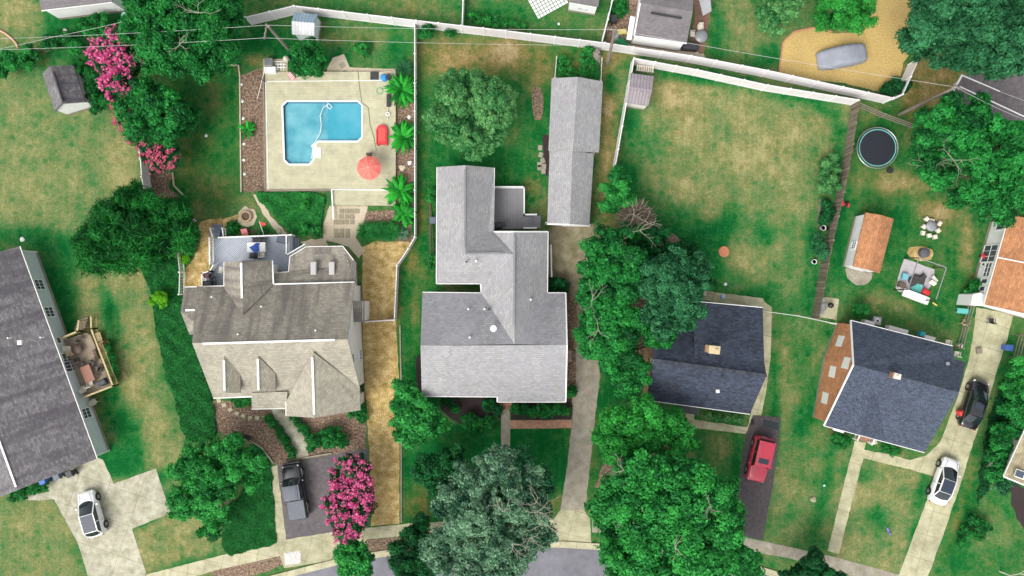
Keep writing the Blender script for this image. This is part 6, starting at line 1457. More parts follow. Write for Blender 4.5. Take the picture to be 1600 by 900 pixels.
def mk_bin(m):
    def f():
        r = thing('wheeled_bin', 'x', 'bin'); b = MB(); vs = [(x * sx, y * sy, z) for (z, x, y) in ((.04, .22, .20), (.95, .29, .28)) for sx, sy in ((-1, -1), (1, -1), (1, 1), (-1, 1))]
        b.add(vs, [(3, 2, 1, 0), (0, 1, 5, 4), (1, 2, 6, 5), (2, 3, 7, 6), (3, 0, 4, 7)]); part('body', b, m, r)
        ld = part('lid', MB().rbox((0, .02, .98), (.60, .62, .07), 0, .025), m, r); part('handle', MB().tube((-.2, -.32, .96), (.2, -.32, .96), .02), m, ld)
        for x in (-.22, .22): part('wheel', MB().tube((x - .03, -.26, .1), (x + .03, -.26, .1), .1, n=12), RUBBER, r)
        return r
    return Kind(f)
bin_g = mk_bin(plain('bin_grey', (.09, .12, .16), .5)); bin_b = mk_bin(plain('bin_blue', (.05, .13, .42), .5)); bin_d = mk_bin(plain('bin_dark', (.025, .028, .03), .5))
def at(px, py, z=0): v = W(px, py, z); return (v.x, v.y, z)
bin_g(at(908, 12, .5)[:2] + (0,), 3.1, 'blue-grey wheeled bin at the top edge, left of the pair'); bin_b(at(918.5, 13.5, .5)[:2] + (0,), 3.2, 'bright blue wheeled bin at the top edge, right of the pair')
bin_d(at(959, 31, .5)[:2] + (0,), .2, 'black wheeled bin behind the back fence by the pole'); bin_b(at(1573, 543, .5)[:2] + (0,), 1.5, 'blue wheeled bin on the right edge of the drive')
bin_b(at(70, 750, .5)[:2] + (0,), .4, 'blue wheeled bin at the front of the long grey house'); bin_d(at(112, 739, .5)[:2] + (0,), .4, 'black wheeled bin on the left concrete drive'); bin_g(at(92, 743, .5)[:2] + (0,), .4, 'grey wheeled bin between blue and black bins on the left')
bin_b(at(888, 557, .5)[:2] + (0,), 1.6, 'blue wheeled bin against the east wall of the pale house')
bin_g(at(677, 345, .5)[:2] + (0,), 0, 'grey wheeled bin against the west wall of the pale house')
def grill(label, px, py, rot, z=0, cover=True):
    c = W(px, py, z + 1); r = thing('barbecue_grill', label, 'grill', (c.x, c.y, z)); m = Matrix.Rotation(rot, 3, 'Z'); o = Vector((c.x, c.y, z))
    part('cabinet', MB().rbox(o + Vector((0, 0, .42)), (.75, .55, .8), rot), BLACKM, r); part('hood', MB().rbox(o + Vector((0, 0, .98)), (.72, .55, .3), rot, .1), DARK if cover else STEEL, r)
    for s_ in (-1, 1): part('side_shelf', MB().box(o + m @ Vector((s_ * .56, 0, .84)), (.34, .5, .03), rot), STEEL if not cover else DARK, r)
    return r
def cylgrill(label, px, py, z=0):
    c = W(px, py, z + .7); r = thing('kettle_grill', label, 'grill', (c.x, c.y, z)); part('bowl', MB().lathe((c.x, c.y, z + .5), [(.05, 0), (.24, .1), (.28, .25), (.24, .4), (.06, .48)], 16), BLACKM, r)
    for k in range(3): t = k * 2.09; part('leg', MB().tube((c.x + .15 * math.cos(t), c.y + .15 * math.sin(t), z + .55), (c.x + .28 * math.cos(t), c.y + .28 * math.sin(t), z), .015), BLACKM, r)
def acunit(label, px, py, rot):
    c = W(px, py, .4); r = thing('air_conditioner', label, 'air conditioner', (c.x, c.y, 0)); part('case', MB().rbox((c.x, c.y, .4), (.8, .8, .78), rot, .04), STEEL, r)
    part('fan_grille', MB().lathe((c.x, c.y, .79), [(.30, 0), (.32, .02), (.05, .03)], 20), WHITE2, r); part('fan_hub', MB().lathe((c.x, c.y, .825), [(.12, 0), (.1, .03)], 10), BLACKM, r)
def umbrella(label, px, py, z, r, h_, m, n=8):
    c = W(px, py, z + h_); root = thing('patio_umbrella', label, 'umbrella', (c.x, c.y, z)); mb = MB(); apex = (c.x, c.y, z + h_)
    vs = [apex]
    for ring, (rr, dz) in enumerate(((.35, -.10), (.7, -.26), (1, -.48))):
        for i in range(n * 2):
            t = 2 * math.pi * i / (n * 2) + .2; sag = 0 if i % 2 == 0 else .05 * rr; q = rr * r * (1 if i % 2 == 0 else .945); vs.append((c.x + q * math.cos(t), c.y + q * math.sin(t), z + h_ + dz * .9 - sag))
    k = n * 2; fs = [(0, 1 + i, 1 + (i + 1) % k) for i in range(k)]
    for g_ in range(2): fs += [(1 + g_ * k + i, 1 + (g_ + 1) * k + i, 1 + (g_ + 1) * k + (i + 1) % k, 1 + g_ * k + (i + 1) % k) for i in range(k)]
    mb.add(vs, fs); part('canopy', mb, m, root); rb = MB()
    for i in range(0, k, 2): rb.path([Vector(apex), Vector(vs[1 + i]) + Vector((0, 0, .012)), Vector(vs[1 + k + i]) + Vector((0, 0, .012)), Vector(vs[1 + 2 * k + i]) + Vector((0, 0, .012))], .014, 4)
    part('ribs', rb, plain('pale_rib', (.7, .4, .36), .6), root); part('pole', MB().tube((c.x, c.y, z), (c.x, c.y, z + h_ + .12), .025), WHITE, root); part('base', MB().lathe((c.x, c.y, z), [(.25, 0), (.23, .06), (.05, .1)], 14), DARK, root); return root
umbrella('coral red patio umbrella on the pool deck', 575, 261, .34, 1.18, 2.3, plain('coral_canvas', (.66, .15, .115), .8, var=.06))
ch_d(at(577, 242, .8)[:2] + (.34,), 1.6, 'brown chair half under the coral umbrella')
def slide():
    c = W(597, 212, .5); r = thing('pool_lounger', 'red plastic slide shaped lounger on the pool deck by the banana plant', 'lounger', (c.x, c.y, .34)); mb = MB(); K = 16; vs = []
    out = [( .52 * math.cos(t), .55 + .5 * math.sin(t)) for t in [math.pi * i / K for i in range(K + 1)]] + [(-.52, -.9), (-.35, -1.0), (-.3, -.85), (.3, -.85), (.52, -.95)]
    q = [(c.x + x, c.y + y) for x, y in out]; part('shell', mb.prism(q, .36, .62), RED, r)
    q = [(c.x + x * .68, c.y + .05 + y * .75) for x, y in out]; part('seat', MB().prism(q, .60, .66), plain('light_red_plastic', (.62, .07, .06), .5), r)
    for s_ in (-1, 1): part('rim', MB().tube((c.x + s_ * .5, c.y + .55, .64), (c.x + s_ * .5, c.y - .85, .64), .05), RED, r)
slide()
def ring(label, px, py, z, R_, rr, m, name='float_ring', cat='float ring'):
    c = W(px, py, z); mb = MB(); A, Bn = 20, 8; vs = []
    for i in range(A):
        for j in range(Bn):
            a, b = 2 * math.pi * i / A, 2 * math.pi * j / Bn; q = R_ + rr * math.cos(b); vs.append((c.x + q * math.cos(a), c.y + q * math.sin(a), z + rr * math.sin(b)))
    mb.add(vs, [(i * Bn + j, ((i + 1) % A) * Bn + j, ((i + 1) % A) * Bn + (j + 1) % Bn, i * Bn + (j + 1) % Bn) for i in range(A) for j in range(Bn)], True); solo(name, mb, m, label, cat)
ring('white ring float on a pole beside the banana plant', 606, 178, .42, .16, .05, WHITE)
ring('green hoop on the pool deck beside the topmost banana plant', 593, 142, .38, .3, .03, plain('green_hoop', (.1, .45, .2), .5), 'hoop', 'hoop')
solo('pool_pole', MB().tube(W(605, 145, .4), W(606, 188, .4), .02), WHITE, 'white pool pole lying beside the banana plants', 'pole')
solo('deck_bench', MB().rbox(W(607, 157, .5), (.35, 1.2, .3)), DARK, 'dark narrow bench half under the topmost banana plant', 'bench')
solo('deck_mat', MB().rbox(W(585, 118, .38), (.8, .8, .03)), DARK, 'black square mat at the top of the pool deck', 'mat')
solo('pool_lily_float', MB().lathe(W(601, 123, .34), [(.1, 0), (.33, .1), (.35, .45), (.2, .55)], 14), plain('bright_blue', (.03, .25, .6), .5), 'bright blue round tub at the upper right of the pool deck', 'tub')
ch_b(at(607, 120, .8)[:2] + (.34,), 2.4, 'black chair beside the blue tub on the pool deck')
# pool equipment
c = W(430, 103, .3); pe = thing('pool_pump', 'white and grey pool pump with pipes on a pad', 'pool equipment', (c.x, c.y, 0))
part('pad', MB().box(W(430, 104, .04), (2.4, 1.5, .08)), M_WALK, pe); part('heater', MB().rbox(W(421, 98, .4), (.75, .75, .7)), STEEL, pe); part('cabinet', MB().rbox(W(423, 110, .35), (1.1, .6, .6)), WHITE, pe)
part('filter', MB().lathe(W(449, 94, .08), [(.22, 0), (.26, .1), (.26, .6), (.1, .75)], 14), PALE, pe)
pp = MB()
for y, x0, x1 in ((100, 430, 446), (105, 430, 447), (96, 428, 444)): pp.tube(W(x0, y, .35), W(x1, y, .35), .04)
for x in (434, 439, 443): pp.tube(W(x, 98, .3), W(x, 110, .3), .04)
part('pipes', pp, WHITE, pe)
# striped flag towel
c = W(454, 118, .4); fg = thing('striped_flag', 'small red white and blue flag by the pool pump', 'flag', (c.x, c.y, .34)); ax = Vector((.62, -.78, 0)); ay = Vector((.78, .62, 0))
part('pole', MB().tube((c.x - .35, c.y + .45, .36), (c.x - .1, c.y + .25, 1.0), .012), STEEL, fg)
for i in range(7):
    m_ = RED if i % 2 == 0 else WHITE; o_ = Vector((c.x, c.y, .46)) + ay * ((i - 3) * .065); part('stripe', MB().box(o_ + ax * (.14 if i > 2 else .14), (.8, .06, .02), math.atan2(ax.y, ax.x), (0, .1)), m_, fg)
part('canton', MB().box(Vector((c.x, c.y, .485)) - ax * .12 + ay * .1, (.32, .26, .02), math.atan2(ax.y, ax.x), (0, .1)), plain('navy_cloth', (.02, .03, .15), .8), fg)
solo('dark_pole', MB().tube(W(402, 121, .3), W(415, 127, .9), .04), DARK, 'short dark pole leaning at the left of the pool deck', 'pole')
solo('dark_pole', MB().tube(W(401, 290, .3), W(413, 295, .8), .04), DARK, 'short dark pole at the lower left corner of the pool deck', 'pole')
solo('skimmer_net', MB().tube(W(414, 105, .9), W(402, 154, .2), .025), WHITE, 'long white skimmer pole leaning over the mulch bed', 'pole')

# --- deck of the taupe house
def rail(root, pts, z, h_=.95, m=None, nm='railing', step=.14, w_=.11):
    pts = [Vector((p.x, p.y, z)) for p in pts]
    for a, b in zip(pts[:-1], pts[1:]):
        mb = MB(); up = Vector((0, 0, h_)); beam(mb, a + up, b + up, w_, .05); beam(mb, a + Vector((0, 0, .12)), b + Vector((0, 0, .12)), .05, .06); L = (b - a).length; n = int(L / step)
        for i in range(1, n): q = a.lerp(b, i / n); mb.box(q + Vector((0, 0, h_ / 2 + .04)), (.035, .035, h_ - .16))
        for q in (a, b): mb.box(q + Vector((0, 0, h_ / 2 + .03)), (.12, .12, h_ + .1))
        part(nm, mb, m or WHITE, root)
DECKB = boards('grey_blue_deck', (0.40, 0.43, 0.49), .15, math.pi / 4 * 3, gap=.45, var=.05, gapw=.02, dirt=.08)
zd = 1.0
dk = thing('patio_deck', 'grey-blue board deck with white railings behind the taupe house', 'deck', at(390, 390))
o1 = [(332, 372), (456, 369), (456, 400), (462, 402), (446, 425), (430, 430), (350, 450), (318, 450), (318, 427), (330, 424)]
part('floor', MB().prism([W(x, y, zd) for x, y in o1], zd - .12, zd), DECKB, dk)
part('skirt', MB().prism(inset([W(x, y, zd) for x, y in o1], .05), 0.02, zd - .12), WHITE2, dk)
zR = zd
rail(dk, [W(342, 371, zR + .9), W(455, 367, zR + .9)], zR); rail(dk, [W(449, 368, zR + .6), W(449, 396, zR + .6)], zR); rail(dk, [W(450, 397, zR + .9), W(476, 382, zR + .9)], zR)
rail(dk, [W(327, 372, zR + .9), W(328, 412, zR + .9)], zR); rail(dk, [W(333, 415, zR + .9), W(327, 424, zR + .9), W(315, 427, zR + .9), W(316, 446, zR + .9)], zR)
st = MB()
for i in range(4): st.box(W(340, 367 - i * 4.5, 0) * 1 + Vector((0, 0, (.8 - i * .22) / 2)), (.95, .32, .8 - i * .22))
part('stairs', st, plain('grey_step', (.2, .22, .27), .7), dk); rail(dk, [W(330, 357, .9), W(330, 371, 1.5)], .4, .8); rail(dk, [W(349, 357, .9), W(347, 371, 1.5)], .4, .8)
st = MB()
for i in range(4): st.box(W(457 + i * 3, 384, 0) + Vector((0, 0, (.8 - i * .22) / 2)), (.26, 1.5, .8 - i * .22))
part('stairs', st, plain('grey_step', (.2, .22, .27), .7), dk)
qtable('white rectangular table on the grey-blue deck', 400, 386, zd, 1.75, .9, .02, WHITE2)
def parasol_closed():
    c = W(396, 386, 1.8 + .3); r = thing('patio_umbrella', 'folded blue umbrella lying over the white deck table', 'umbrella', (c.x, c.y, 1.74))
    mb = MB(); pts = [(-.55, 0, .03), (-.1, .18, .16), (-.05, -.2, .12), (.1, .42, .04), (.35, .15, .06), (.5, .38, .03), (.15, -.05, .16), (.1, -.62, .03), (-.12, -.45, .05), (.42, -.32, .04), (-.25, .1, .14)]
    vs = [(c.x + x, c.y + y, 1.74 + z) for x, y, z in pts]; mb.add(vs, [(0, 2, 1), (0, 10, 1), (2, 6, 1), (1, 6, 4), (1, 3, 4), (4, 5, 3), (2, 8, 7), (2, 7, 6), (6, 9, 4), (6, 7, 9), (0, 8, 2)])
    vs2 = [(x, y, z - .03) for x, y, z in vs]; mb.add(vs2, [(1, 2, 0), (1, 6, 2), (4, 6, 1), (4, 3, 1), (3, 5, 4), (7, 8, 2), (6, 7, 2)])
    part('canopy', mb, plain('royal_blue_canvas', (.02, .07, .34), .7), r); part('pole', MB().tube((c.x + .05, c.y - .1, 1.8), (c.x + .5, c.y + .1, 1.78), .02), STEEL, r)
parasol_closed()
for x, y, rz, lab in ((394, 399, 1.57, 'dark chair below the left end of the deck table'), (402, 400, 1.57, 'dark chair below the middle of the deck table'), (409, 398, 1.57, 'white-backed chair below the right end of the deck table'), (399, 376, -1.57, 'dark chair above the deck table, left'), (411, 376, -1.57, 'dark chair above the deck table, right')):
    (ch_w if 'white' in lab else ch_b)(at(x, y, zd + .5)[:2] + (zd,), rz, lab)
solo('storage_tub', MB().rbox(W(441, 374, 1.2), (1.0, .75, .4), -.2, .1), plain('slate_tub', (.10, .12, .16), .5), 'dark slate storage tub in the corner of the grey-blue deck', 'tub')
rock(432, 419, .01, TAN, 'tiny stone', 'rock') if False else None
ch_t(at(432, 421, zd + .4)[:2] + (zd,), .6, 'tan wicker chair tucked beside the taupe roof'); grill('black barbecue grill at the bottom of the left deck arm', 325, 443, 0, zd)
rtable('small round dark table on the left deck arm', 322, 430, zd, .3, plain('plum_metal', (.14, .06, .07), .6)); ch_b(at(330, 432, zd + .4)[:2] + (zd,), 2.2, 'black chair beside the small round table'); ch_w(at(346, 422, zd + .4)[:2] + (zd,), 3.0, 'white chair on the left deck arm against the roof')
# fire pit, lounger, flag
c = W(384, 338, .2); fp = thing('fire_pit', 'round stone fire pit in the small garden', 'fire pit', (c.x, c.y, 0))
pr = MB()
for i in range(12): t = i / 12 * 6.283; pr.rbox((c.x + .48 * math.cos(t), c.y + .48 * math.sin(t), .16), (.2, .24, .32), t, .03)
part('stone_ring', pr, plain('sand_stone', (.42, .30, .18), .9), fp); part('ash', MB().lathe((c.x, c.y, 0.02), [(.4, 0), (.38, .12)], 14), SOIL, fp)
lg = thing('garden_lounger', 'pink and orange lounge chair beside the deck rail', 'lounger', at(382, 365)); c = W(382, 365, .35)
part('seat', MB().rbox((c.x + .02, c.y - .2, .3), (.62, .5, .08), .1), plain('orange_plastic', (.65, .25, .03), .5), lg); part('backrest', MB().box((c.x + .02, c.y + .2, .5), (.6, .55, .06), .1, (.5, 0)), plain('pink_plastic', (.7, .2, .2), .5), lg)
for x in (-.25, .25): part('leg', MB().box((c.x + x, c.y - .35, .14), (.05, .05, .26)), WHITE, lg); part('leg', MB().box((c.x + x, c.y + .1, .14), (.05, .05, .26)), WHITE, lg)
fl = thing('garden_flag', 'red flag on a leaning white pole above the deck rail', 'flag', at(411, 366)); p0, p1 = W(412, 367, 1.0), W(405, 346, 2.6)
part('pole', MB().tube(p0, p1, .03), WHITE, fl); part('banner', MB().add([p1 + Vector((.03, -.05, 0)), p1 + Vector((.5, -.12, -.1)), p1 + Vector((.55, -.3, -.15)), p1 + Vector((.12, -.42, -.35))], [(0, 1, 2, 3)]).add([p1 + Vector((.03, -.05, .02)), p1 + Vector((.5, -.12, -.08)), p1 + Vector((.55, -.3, -.13)), p1 + Vector((.12, -.42, -.33))], [(3, 2, 1, 0)]), RED, fl)

# --- timber deck on the left house
zl = .9; DT = boards('silvered_deck_boards', (0.34, 0.27, 0.19), .14, math.radians(20), gap=.5, var=.12, gapw=.015)
dl = thing('patio_deck', 'small weathered timber deck with yellow rails on the left house', 'deck', at(135, 570))
o1 = [(98, 532), (134, 520), (141, 524), (175, 604), (126, 622)]
part('floor', MB().prism([W(x, y, zl) for x, y in o1], zl - .12, zl), DT, dl); part('skirt', MB().prism(inset([W(x, y, zl) for x, y in o1], .08), 0.02, zl - .12), TIMBER, dl)
for pr_ in (((94, 529), (120, 518), (123, 501)), ((142, 495), (142, 514), (176, 603), (130, 621))): rail(dl, [W(x, y, zl + .95) for x, y in pr_], zl, .95, TIMBER, w_=.16)
st = MB(); ax = (W(125, 505, 0) - W(141, 498, 0)).normalized()
for i in range(4): cc = W(132 - i * .6, 512 - i * 4, 0); st.box((cc.x, cc.y, (.72 - i * .18) / 2), (1.1, .3, .72 - i * .18), .35)
part('stairs', st, DT, dl)
bn = MB()
for i in range(6):
    a, b = W(148 + i * 5, 520 + i * 14, .5), W(152 + i * 5, 533 + i * 14, .5); beam(bn, a + Vector((.25, 0, 0)), b + Vector((.25, 0, 0)), .5, .08); bn.box((a.x + .3, a.y, .25), (.1, .1, .5))
part('lower_shelf', bn, TIMBER, dl)
qtable('reddish brown rectangular table on the left timber deck', 136, 584, zl, .95, 1.6, .38, plain('redwood', (.27, .12, .075), .6))
for x, y, rz, lab, k in ((126, 570, -1, 'mesh chair at the top left of the redwood table', ch_d), (143, 567, -2, 'mesh chair at the top right of the redwood table', ch_d), (152, 577, 3.0, 'brown chair right of the redwood table', ch_d), (141, 600, 1.8, 'pale lounge chair at the bottom of the redwood table', ch_w), (131, 608, 1.0, 'white chair at the bottom left of the timber deck', ch_w), (123, 530, 1.5, 'brown mesh chair near the deck steps', ch_d), (106, 545, 0, 'pale chair beside the left house wall', ch_w), (112, 551, .5, 'tan chair beside the round fire table', ch_t), (157, 575, 2.5, 'brown mesh chair by the deck rail', ch_d)):
    k(at(x, y, zl + .45)[:2] + (zl,), rz, lab)
rtable('round dark fire table on the left timber deck', 119, 546, zl, .5, plain('bronze', (.12, .08, .06), .5), .5); grill('dark blue-black grill in the corner of the left timber deck', 160, 597, .5, zl)
ch_w(at(147, 628, .4)[:2] + (0,), .8, 'pale chair standing on the grass below the left timber deck'); solo('deck_box', MB().rbox(W(150, 553, zl + .2), (.3, .95, .36), .35), SOIL, 'narrow brown box on the left timber deck', 'box')
solo('door_mat', MB().box(W(120, 563, zl + .02), (.6, .5, .03), .35), SOIL, 'dark door mat outside the sliding door', 'mat')
ch_r = mk_chair(RED, BLACKM); ch_r(at(167, 537, .4)[:2] + (0,), .5, 'red garden trike seat on the grass beside the timber deck')

# --- centre house side deck
zc_ = .7; dc = thing('patio_deck', 'small grey deck with white rail between two roofs', 'deck', at(795, 325))
part('floor', MB().prism([W(x, y, zc_) for x, y in ((773, 291), (818, 291), (819, 338), (834, 338), (834, 357), (773, 358))], zc_ - .12, zc_), boards('plain_grey_deck', (.22, .215, .225), .14, math.pi / 2, gap=.6, var=.05, dirt=.08), dc)
rail(dc, [W(773, 292, zc_ + .9), W(819, 292, zc_ + .9), W(819, 335, zc_ + .9), W(838, 335, zc_ + .9)], zc_); rail(dc, [W(819, 356, zc_ + .9), W(838, 356, zc_ + .9)], zc_)
st = MB()
for i in range(3): st.box(W(836 + i * 4, 347, 0) + Vector((-.1, 0, (.5 - i * .16) / 2)), (.27, 1.2, .5 - i * .16))
part('stairs', st, GREYP, dc); grill('black grill in the corner of the small grey deck', 778, 352, .2, zc_)
pc = thing('side_porch', 'narrow white railed stoop on the east wall of the pale house', 'porch', at(859, 408)); part('floor', MB().box(W(858, 408, .3), (.7, 3.0, .6)), OLD if False else M_OLDC, pc); rail(pc, [W(861, 383, 1.3), W(862, 432, 1.3)], .5, .8)
# front stoop
solo('front_steps', MB().box(W(790, 631, .1), (1.3, .5, .3)).box(W(790, 636, .05), (1.3, .5, .16)), M_BRICKRED, 'brick front steps at the entrance of the pale house', 'steps')
rtable('white patio table above the small deck near the plum house', 1096, 56, 0.1, .62, plain('glass_grey', (.22, .23, .24), .3))
# brown deck by plum roof
db = thing('patio_deck', 'reddish brown timber deck beside the plum grey house', 'deck', at(1090, 40)); part('floor', MB().prism([W(x, y, .1) for x, y in ((1076, 78), (1100, 82), (1116, -20), (1080, -30), (1086, 25))], 0.02, .1), boards('red_brown_boards', (.22, .12, .085), .14, .15, gap=.5, var=.12), db)
part('left_walk', MB().prism([W(x, y, .1) for x, y in ((982, 0), (1003, -6), (992, 60), (985, 62), (979, 62), (984, 25))], 0.02, .08), M_MULCH, db)
part('apron', MB().box(W(1040, 76, .03), (6.5, .5, .05), -.17), M_GRAVEL, db)
for x, y, rz, lab in ((1082, 53, 0, 'pale chair left of the round table on the brown deck'), (1094, 43, -1.5, 'pale chair above the round table on the brown deck')): ch_w(at(x, y, .5)[:2] + (.1,), rz, lab)
solo('covered_grill', MB().rbox(W(1078, 73, .5), (1.5, .7, 1.0), -.1, .15), DARK, 'black covered grill at the corner of the plum roofed house', 'grill'); solo('grey_shelter', roof_mb([[V((1090, -10, 2.0)), V((1099, 24, 1.9)), V((1112, 17, 1.9)), V((1108, -20, 2.0))]]).tube(W(1098, 20, 0), W(1098, 20, 1.85), .05).tube(W(1109, 15, 0), W(1109, 15, 1.85), .05), plain('grey_panel', (.33, .34, .35), .6), 'grey panel shelter over the brown deck', 'shelter')
umbr = umbrella('small teal umbrella beside the plum roof at the top', 1076, 3, .1, .35, 1.4, plain('teal_canvas', (.03, .4, .35), .7))
qtable('yellow wooden table behind the back fence by the pole', 972, 49, 0, .9, .5, .1, plain('yellow_wood', (.5, .42, .12), .7)); shrub('green_tarp', 'crumpled green tarp by the back fence', [(970, 66, 5), (976, 69, 4)], .1, leafmat('tarp', (.04, .35, .15), (.08, .5, .25)), cat='tarp')
shrub('debris_pile', 'pale dry brush pile behind the long garage', [(933, 85, 7), (930, 95, 6), (927, 104, 4)], .5, leafmat('pale_brush', (.35, .31, .26), (.62, .56, .48)), cat='brush pile', aspect=2.2)
pb = thing('white_pallet_planter', 'pale slatted pallet beside the mauve shed', 'pallet', at(1008, 108)); pm = MB()
for i in range(8): pm.box(W(995.5 + i * 3.4, 106 + i * .5, .35), (.12, .55, .6), -.1)
pm.box(W(1008, 104, .6), (1.8, .05, .06), -.12); pm.box(W(1008, 111, .6), (1.8, .05, .06), -.12); part('slats', pm, PALE, pb)

# --- trampoline
c = W(1371, 231, .8); tp = thing('trampoline', 'round black trampoline with teal edged net ring', 'trampoline', (c.x, c.y, 0)); R_ = 1.98
part('mat', MB().lathe((c.x, c.y, .82), [(R_ * .86, 0), (R_ * .86, .015)], 36), plain('black_mat', (.013, .016, .024), .6), tp)
pd = MB(); n = 40
for k in range(n):
    a, b = 2 * math.pi * k / n, 2 * math.pi * (k + 1) / n; q = [(c.x + r * math.cos(t), c.y + r * math.sin(t), z) for (r, t, z) in ((R_ * .865, a, .86), (R_ * .905, a, .87), (R_ * .905, b, .87), (R_ * .865, b, .86))]; pd.add(q, [(0, 1, 2, 3)])
part('edge_pad', pd, plain('teal_pad', (.15, .42, .42), .6), tp)
sp = MB()
for k in range(90): a = 2 * math.pi * k / 90; sp.tube((c.x + R_ * .9 * math.cos(a), c.y + R_ * .9 * math.sin(a), .84), (c.x + R_ * math.cos(a), c.y + R_ * math.sin(a), .85), .012, n=4)
part('springs', sp, STEEL, tp)
fr = MB(); pts = [Vector((c.x + R_ * math.cos(2 * math.pi * k / 36), c.y + R_ * math.sin(2 * math.pi * k / 36), .84)) for k in range(37)]; part('frame', fr.path(pts, .045, 6), STEEL, tp)
for k in range(6): a = 2 * math.pi * k / 6; part('leg', MB().tube((c.x + R_ * math.cos(a), c.y + R_ * math.sin(a), 0), (c.x + R_ * math.cos(a), c.y + R_ * math.sin(a), .84), .03, n=6), STEEL, tp)
solo('black_tub', MB().lathe(W(1389, 267, 0), [(.22, 0), (.3, .3), (.26, .32)], 14), RUBBER, 'small black tub on the grass below the trampoline', 'tub')
# outdoor table set in yard
rtable('grey cluttered table among pale stumps on the lawn', 1456, 353, 0, .52, GREYP, .5)
for (x, y), w_ in zip(((1448, 342), (1456, 345), (1468, 349), (1444, 354), (1442, 364), (1452, 368), (1461, 370), (1466, 360)), ('top left', 'top middle', 'top right', 'left', 'lower left', 'bottom', 'lower right', 'right')):
    gl = 'pale stone seat at the %s of the grey table on the lawn' % w_
    cc = W(x, y, .2); mb = MB().rbox((cc.x, cc.y, .2), (.42, .36, .4), RNG.uniform(0, 3), .06); solo('stone_seat', mb, PALE, gl, 'seat', 'pale seats around the lawn table')
c = W(1445, 395, .4); so = thing('round_ottoman', 'round grey drum standing on the dry patch of lawn', 'drum', (c.x, c.y, 0)); part('body', MB().lathe((c.x, c.y, 0), [(.42, 0), (.48, .1), (.48, .5), (.44, .56), (.05, .57)], 24), plain('charcoal', (.09, .09, .11), .7), so)
# cluttered tarp, swing set
cover_px = [(1412, 404), (1461, 421), (1459, 440), (1450, 452), (1444, 473), (1402, 455), (1400, 448)]
sheet('tarp_slab', cover_px, plain('pale_tarp', (.42, .39, .40), .8, var=.15), 6, .06, 'pale grey tarp spread on the lawn')
sw = thing('swing_frame', 'tall grey metal swing frame over the cluttered tarp', 'swing frame', at(1440, 430)); mb = MB()
F1, F2, F3, F4 = W(1436, 403, 2.2), W(1479, 418, 2.2), W(1463, 468, 2.2), W(1419, 452, 2.2)
for a, b in ((F1, F2), (F2, F3), (F1, F4)): mb.tube(a, b, .05)
part('top_rails', mb, STEEL, sw)
for f in (F1, F2, F3, F4):
    d = Vector((W(1440, 435).x - f.x, W(1440, 435).y - f.y, 0)).normalized(); part('leg', MB().tube(f, (f.x - d.x * .15, f.y - d.y * .15, 0), .05), BLACKM, sw)
bx = thing('storage_chest', 'long pale plastic chest at the bottom of the tarp', 'chest', at(1431, 463)); part('base', MB().rbox(W(1431, 464, .3), (2.5, .7, .5), -.36), PALE, bx); part('lid', MB().rbox(W(1431, 463, .6), (2.55, .75, .08), -.36), WHITE2, bx)
solo('toy_car', MB().rbox(W(1447, 456, .3), (.8, .55, .35), -.6, .12).rbox(W(1446, 455, .6), (.4, .45, .25), -.6, .08), RED, 'red toy car beside the pale chest', 'toy car')
solo('cooler_box', MB().rbox(W(1414, 432, .25), (.6, .6, .45), -.3, .06), plain('sky_blue_plastic', (.16, .42, .50), .6), 'sky blue box on the tarp', 'box')
solo('paddling_pool', MB().lathe(W(1432, 449, 0.03), [(.5, 0), (.6, .1), (.55, .22), (.42, .08)], 14), plain('turquoise_plastic', (.10, .42, .38), .5), 'crumpled turquoise paddling pool on the tarp', 'paddling pool')
solo('tarp_bundle', MB().rbox(W(1436, 437, .2), (1.2, .8, .3), -.3, .12).rbox(W(1425, 440, .2), (.6, .9, .34), .4, .12).rbox(W(1442, 433, .3), (.6, .5, .4), .7, .1), plain('dark_cloth', (.05, .045, .045), .9), 'heap of dark cloth in the middle of the tarp', 'cloth heap')
solo('folding_chair', MB().rbox(W(1461, 436, .4), (.7, .35, .08), -.9).box(W(1458, 442, .55), (.6, .4, .06), -.6, (.6, 0)), PALE, 'tipped pale folding chair at the right of the tarp', 'chair')
solo('wooden_crate', MB().rbox(W(1409, 445, .2), (.7, .5, .4), -.3), SOIL, 'brown crate on the left edge of the tarp', 'crate')
solo('yellow_toy', MB().rbox(W(1461, 475, .1), (.5, .14, .12), -.6), plain('yellow_plastic', (.65, .5, .1), .5), 'short yellow toy bar on the grass', 'toy')
qtable('turquoise picnic table by the rail fence', 1505, 486, 0, 1.1, .5, -.1, plain('turquoise_plastic', (.10, .42, .38), .5), .5); ch_t(at(1507, 504, .4)[:2] + (0,), 1, 'small orange-tan chair below the turquoise table')
cylgrill('black kettle grill by the patio door of the rust roofed house', 1540, 414); rtable('red topped table against the white wall', 1538, 400, 0, .25, RED)
for x, y, lab in ((1320, 318, 'red toy tractor against the wooden fence'),): solo('toy_tractor', MB().rbox(W(x - 6, y, .35), (.6, .55, .5), .3, .1).tube(W(x + 4, y + 2, .25), W(x + 6, y + 2, .25), .25, n=14), RED, lab, 'toy')
solo('wheel_toy', MB().rbox(W(1323, 319, .2), (.5, .4, .4), .2, .1), RUBBER, 'black bucket beside the red toy tractor', 'bucket')
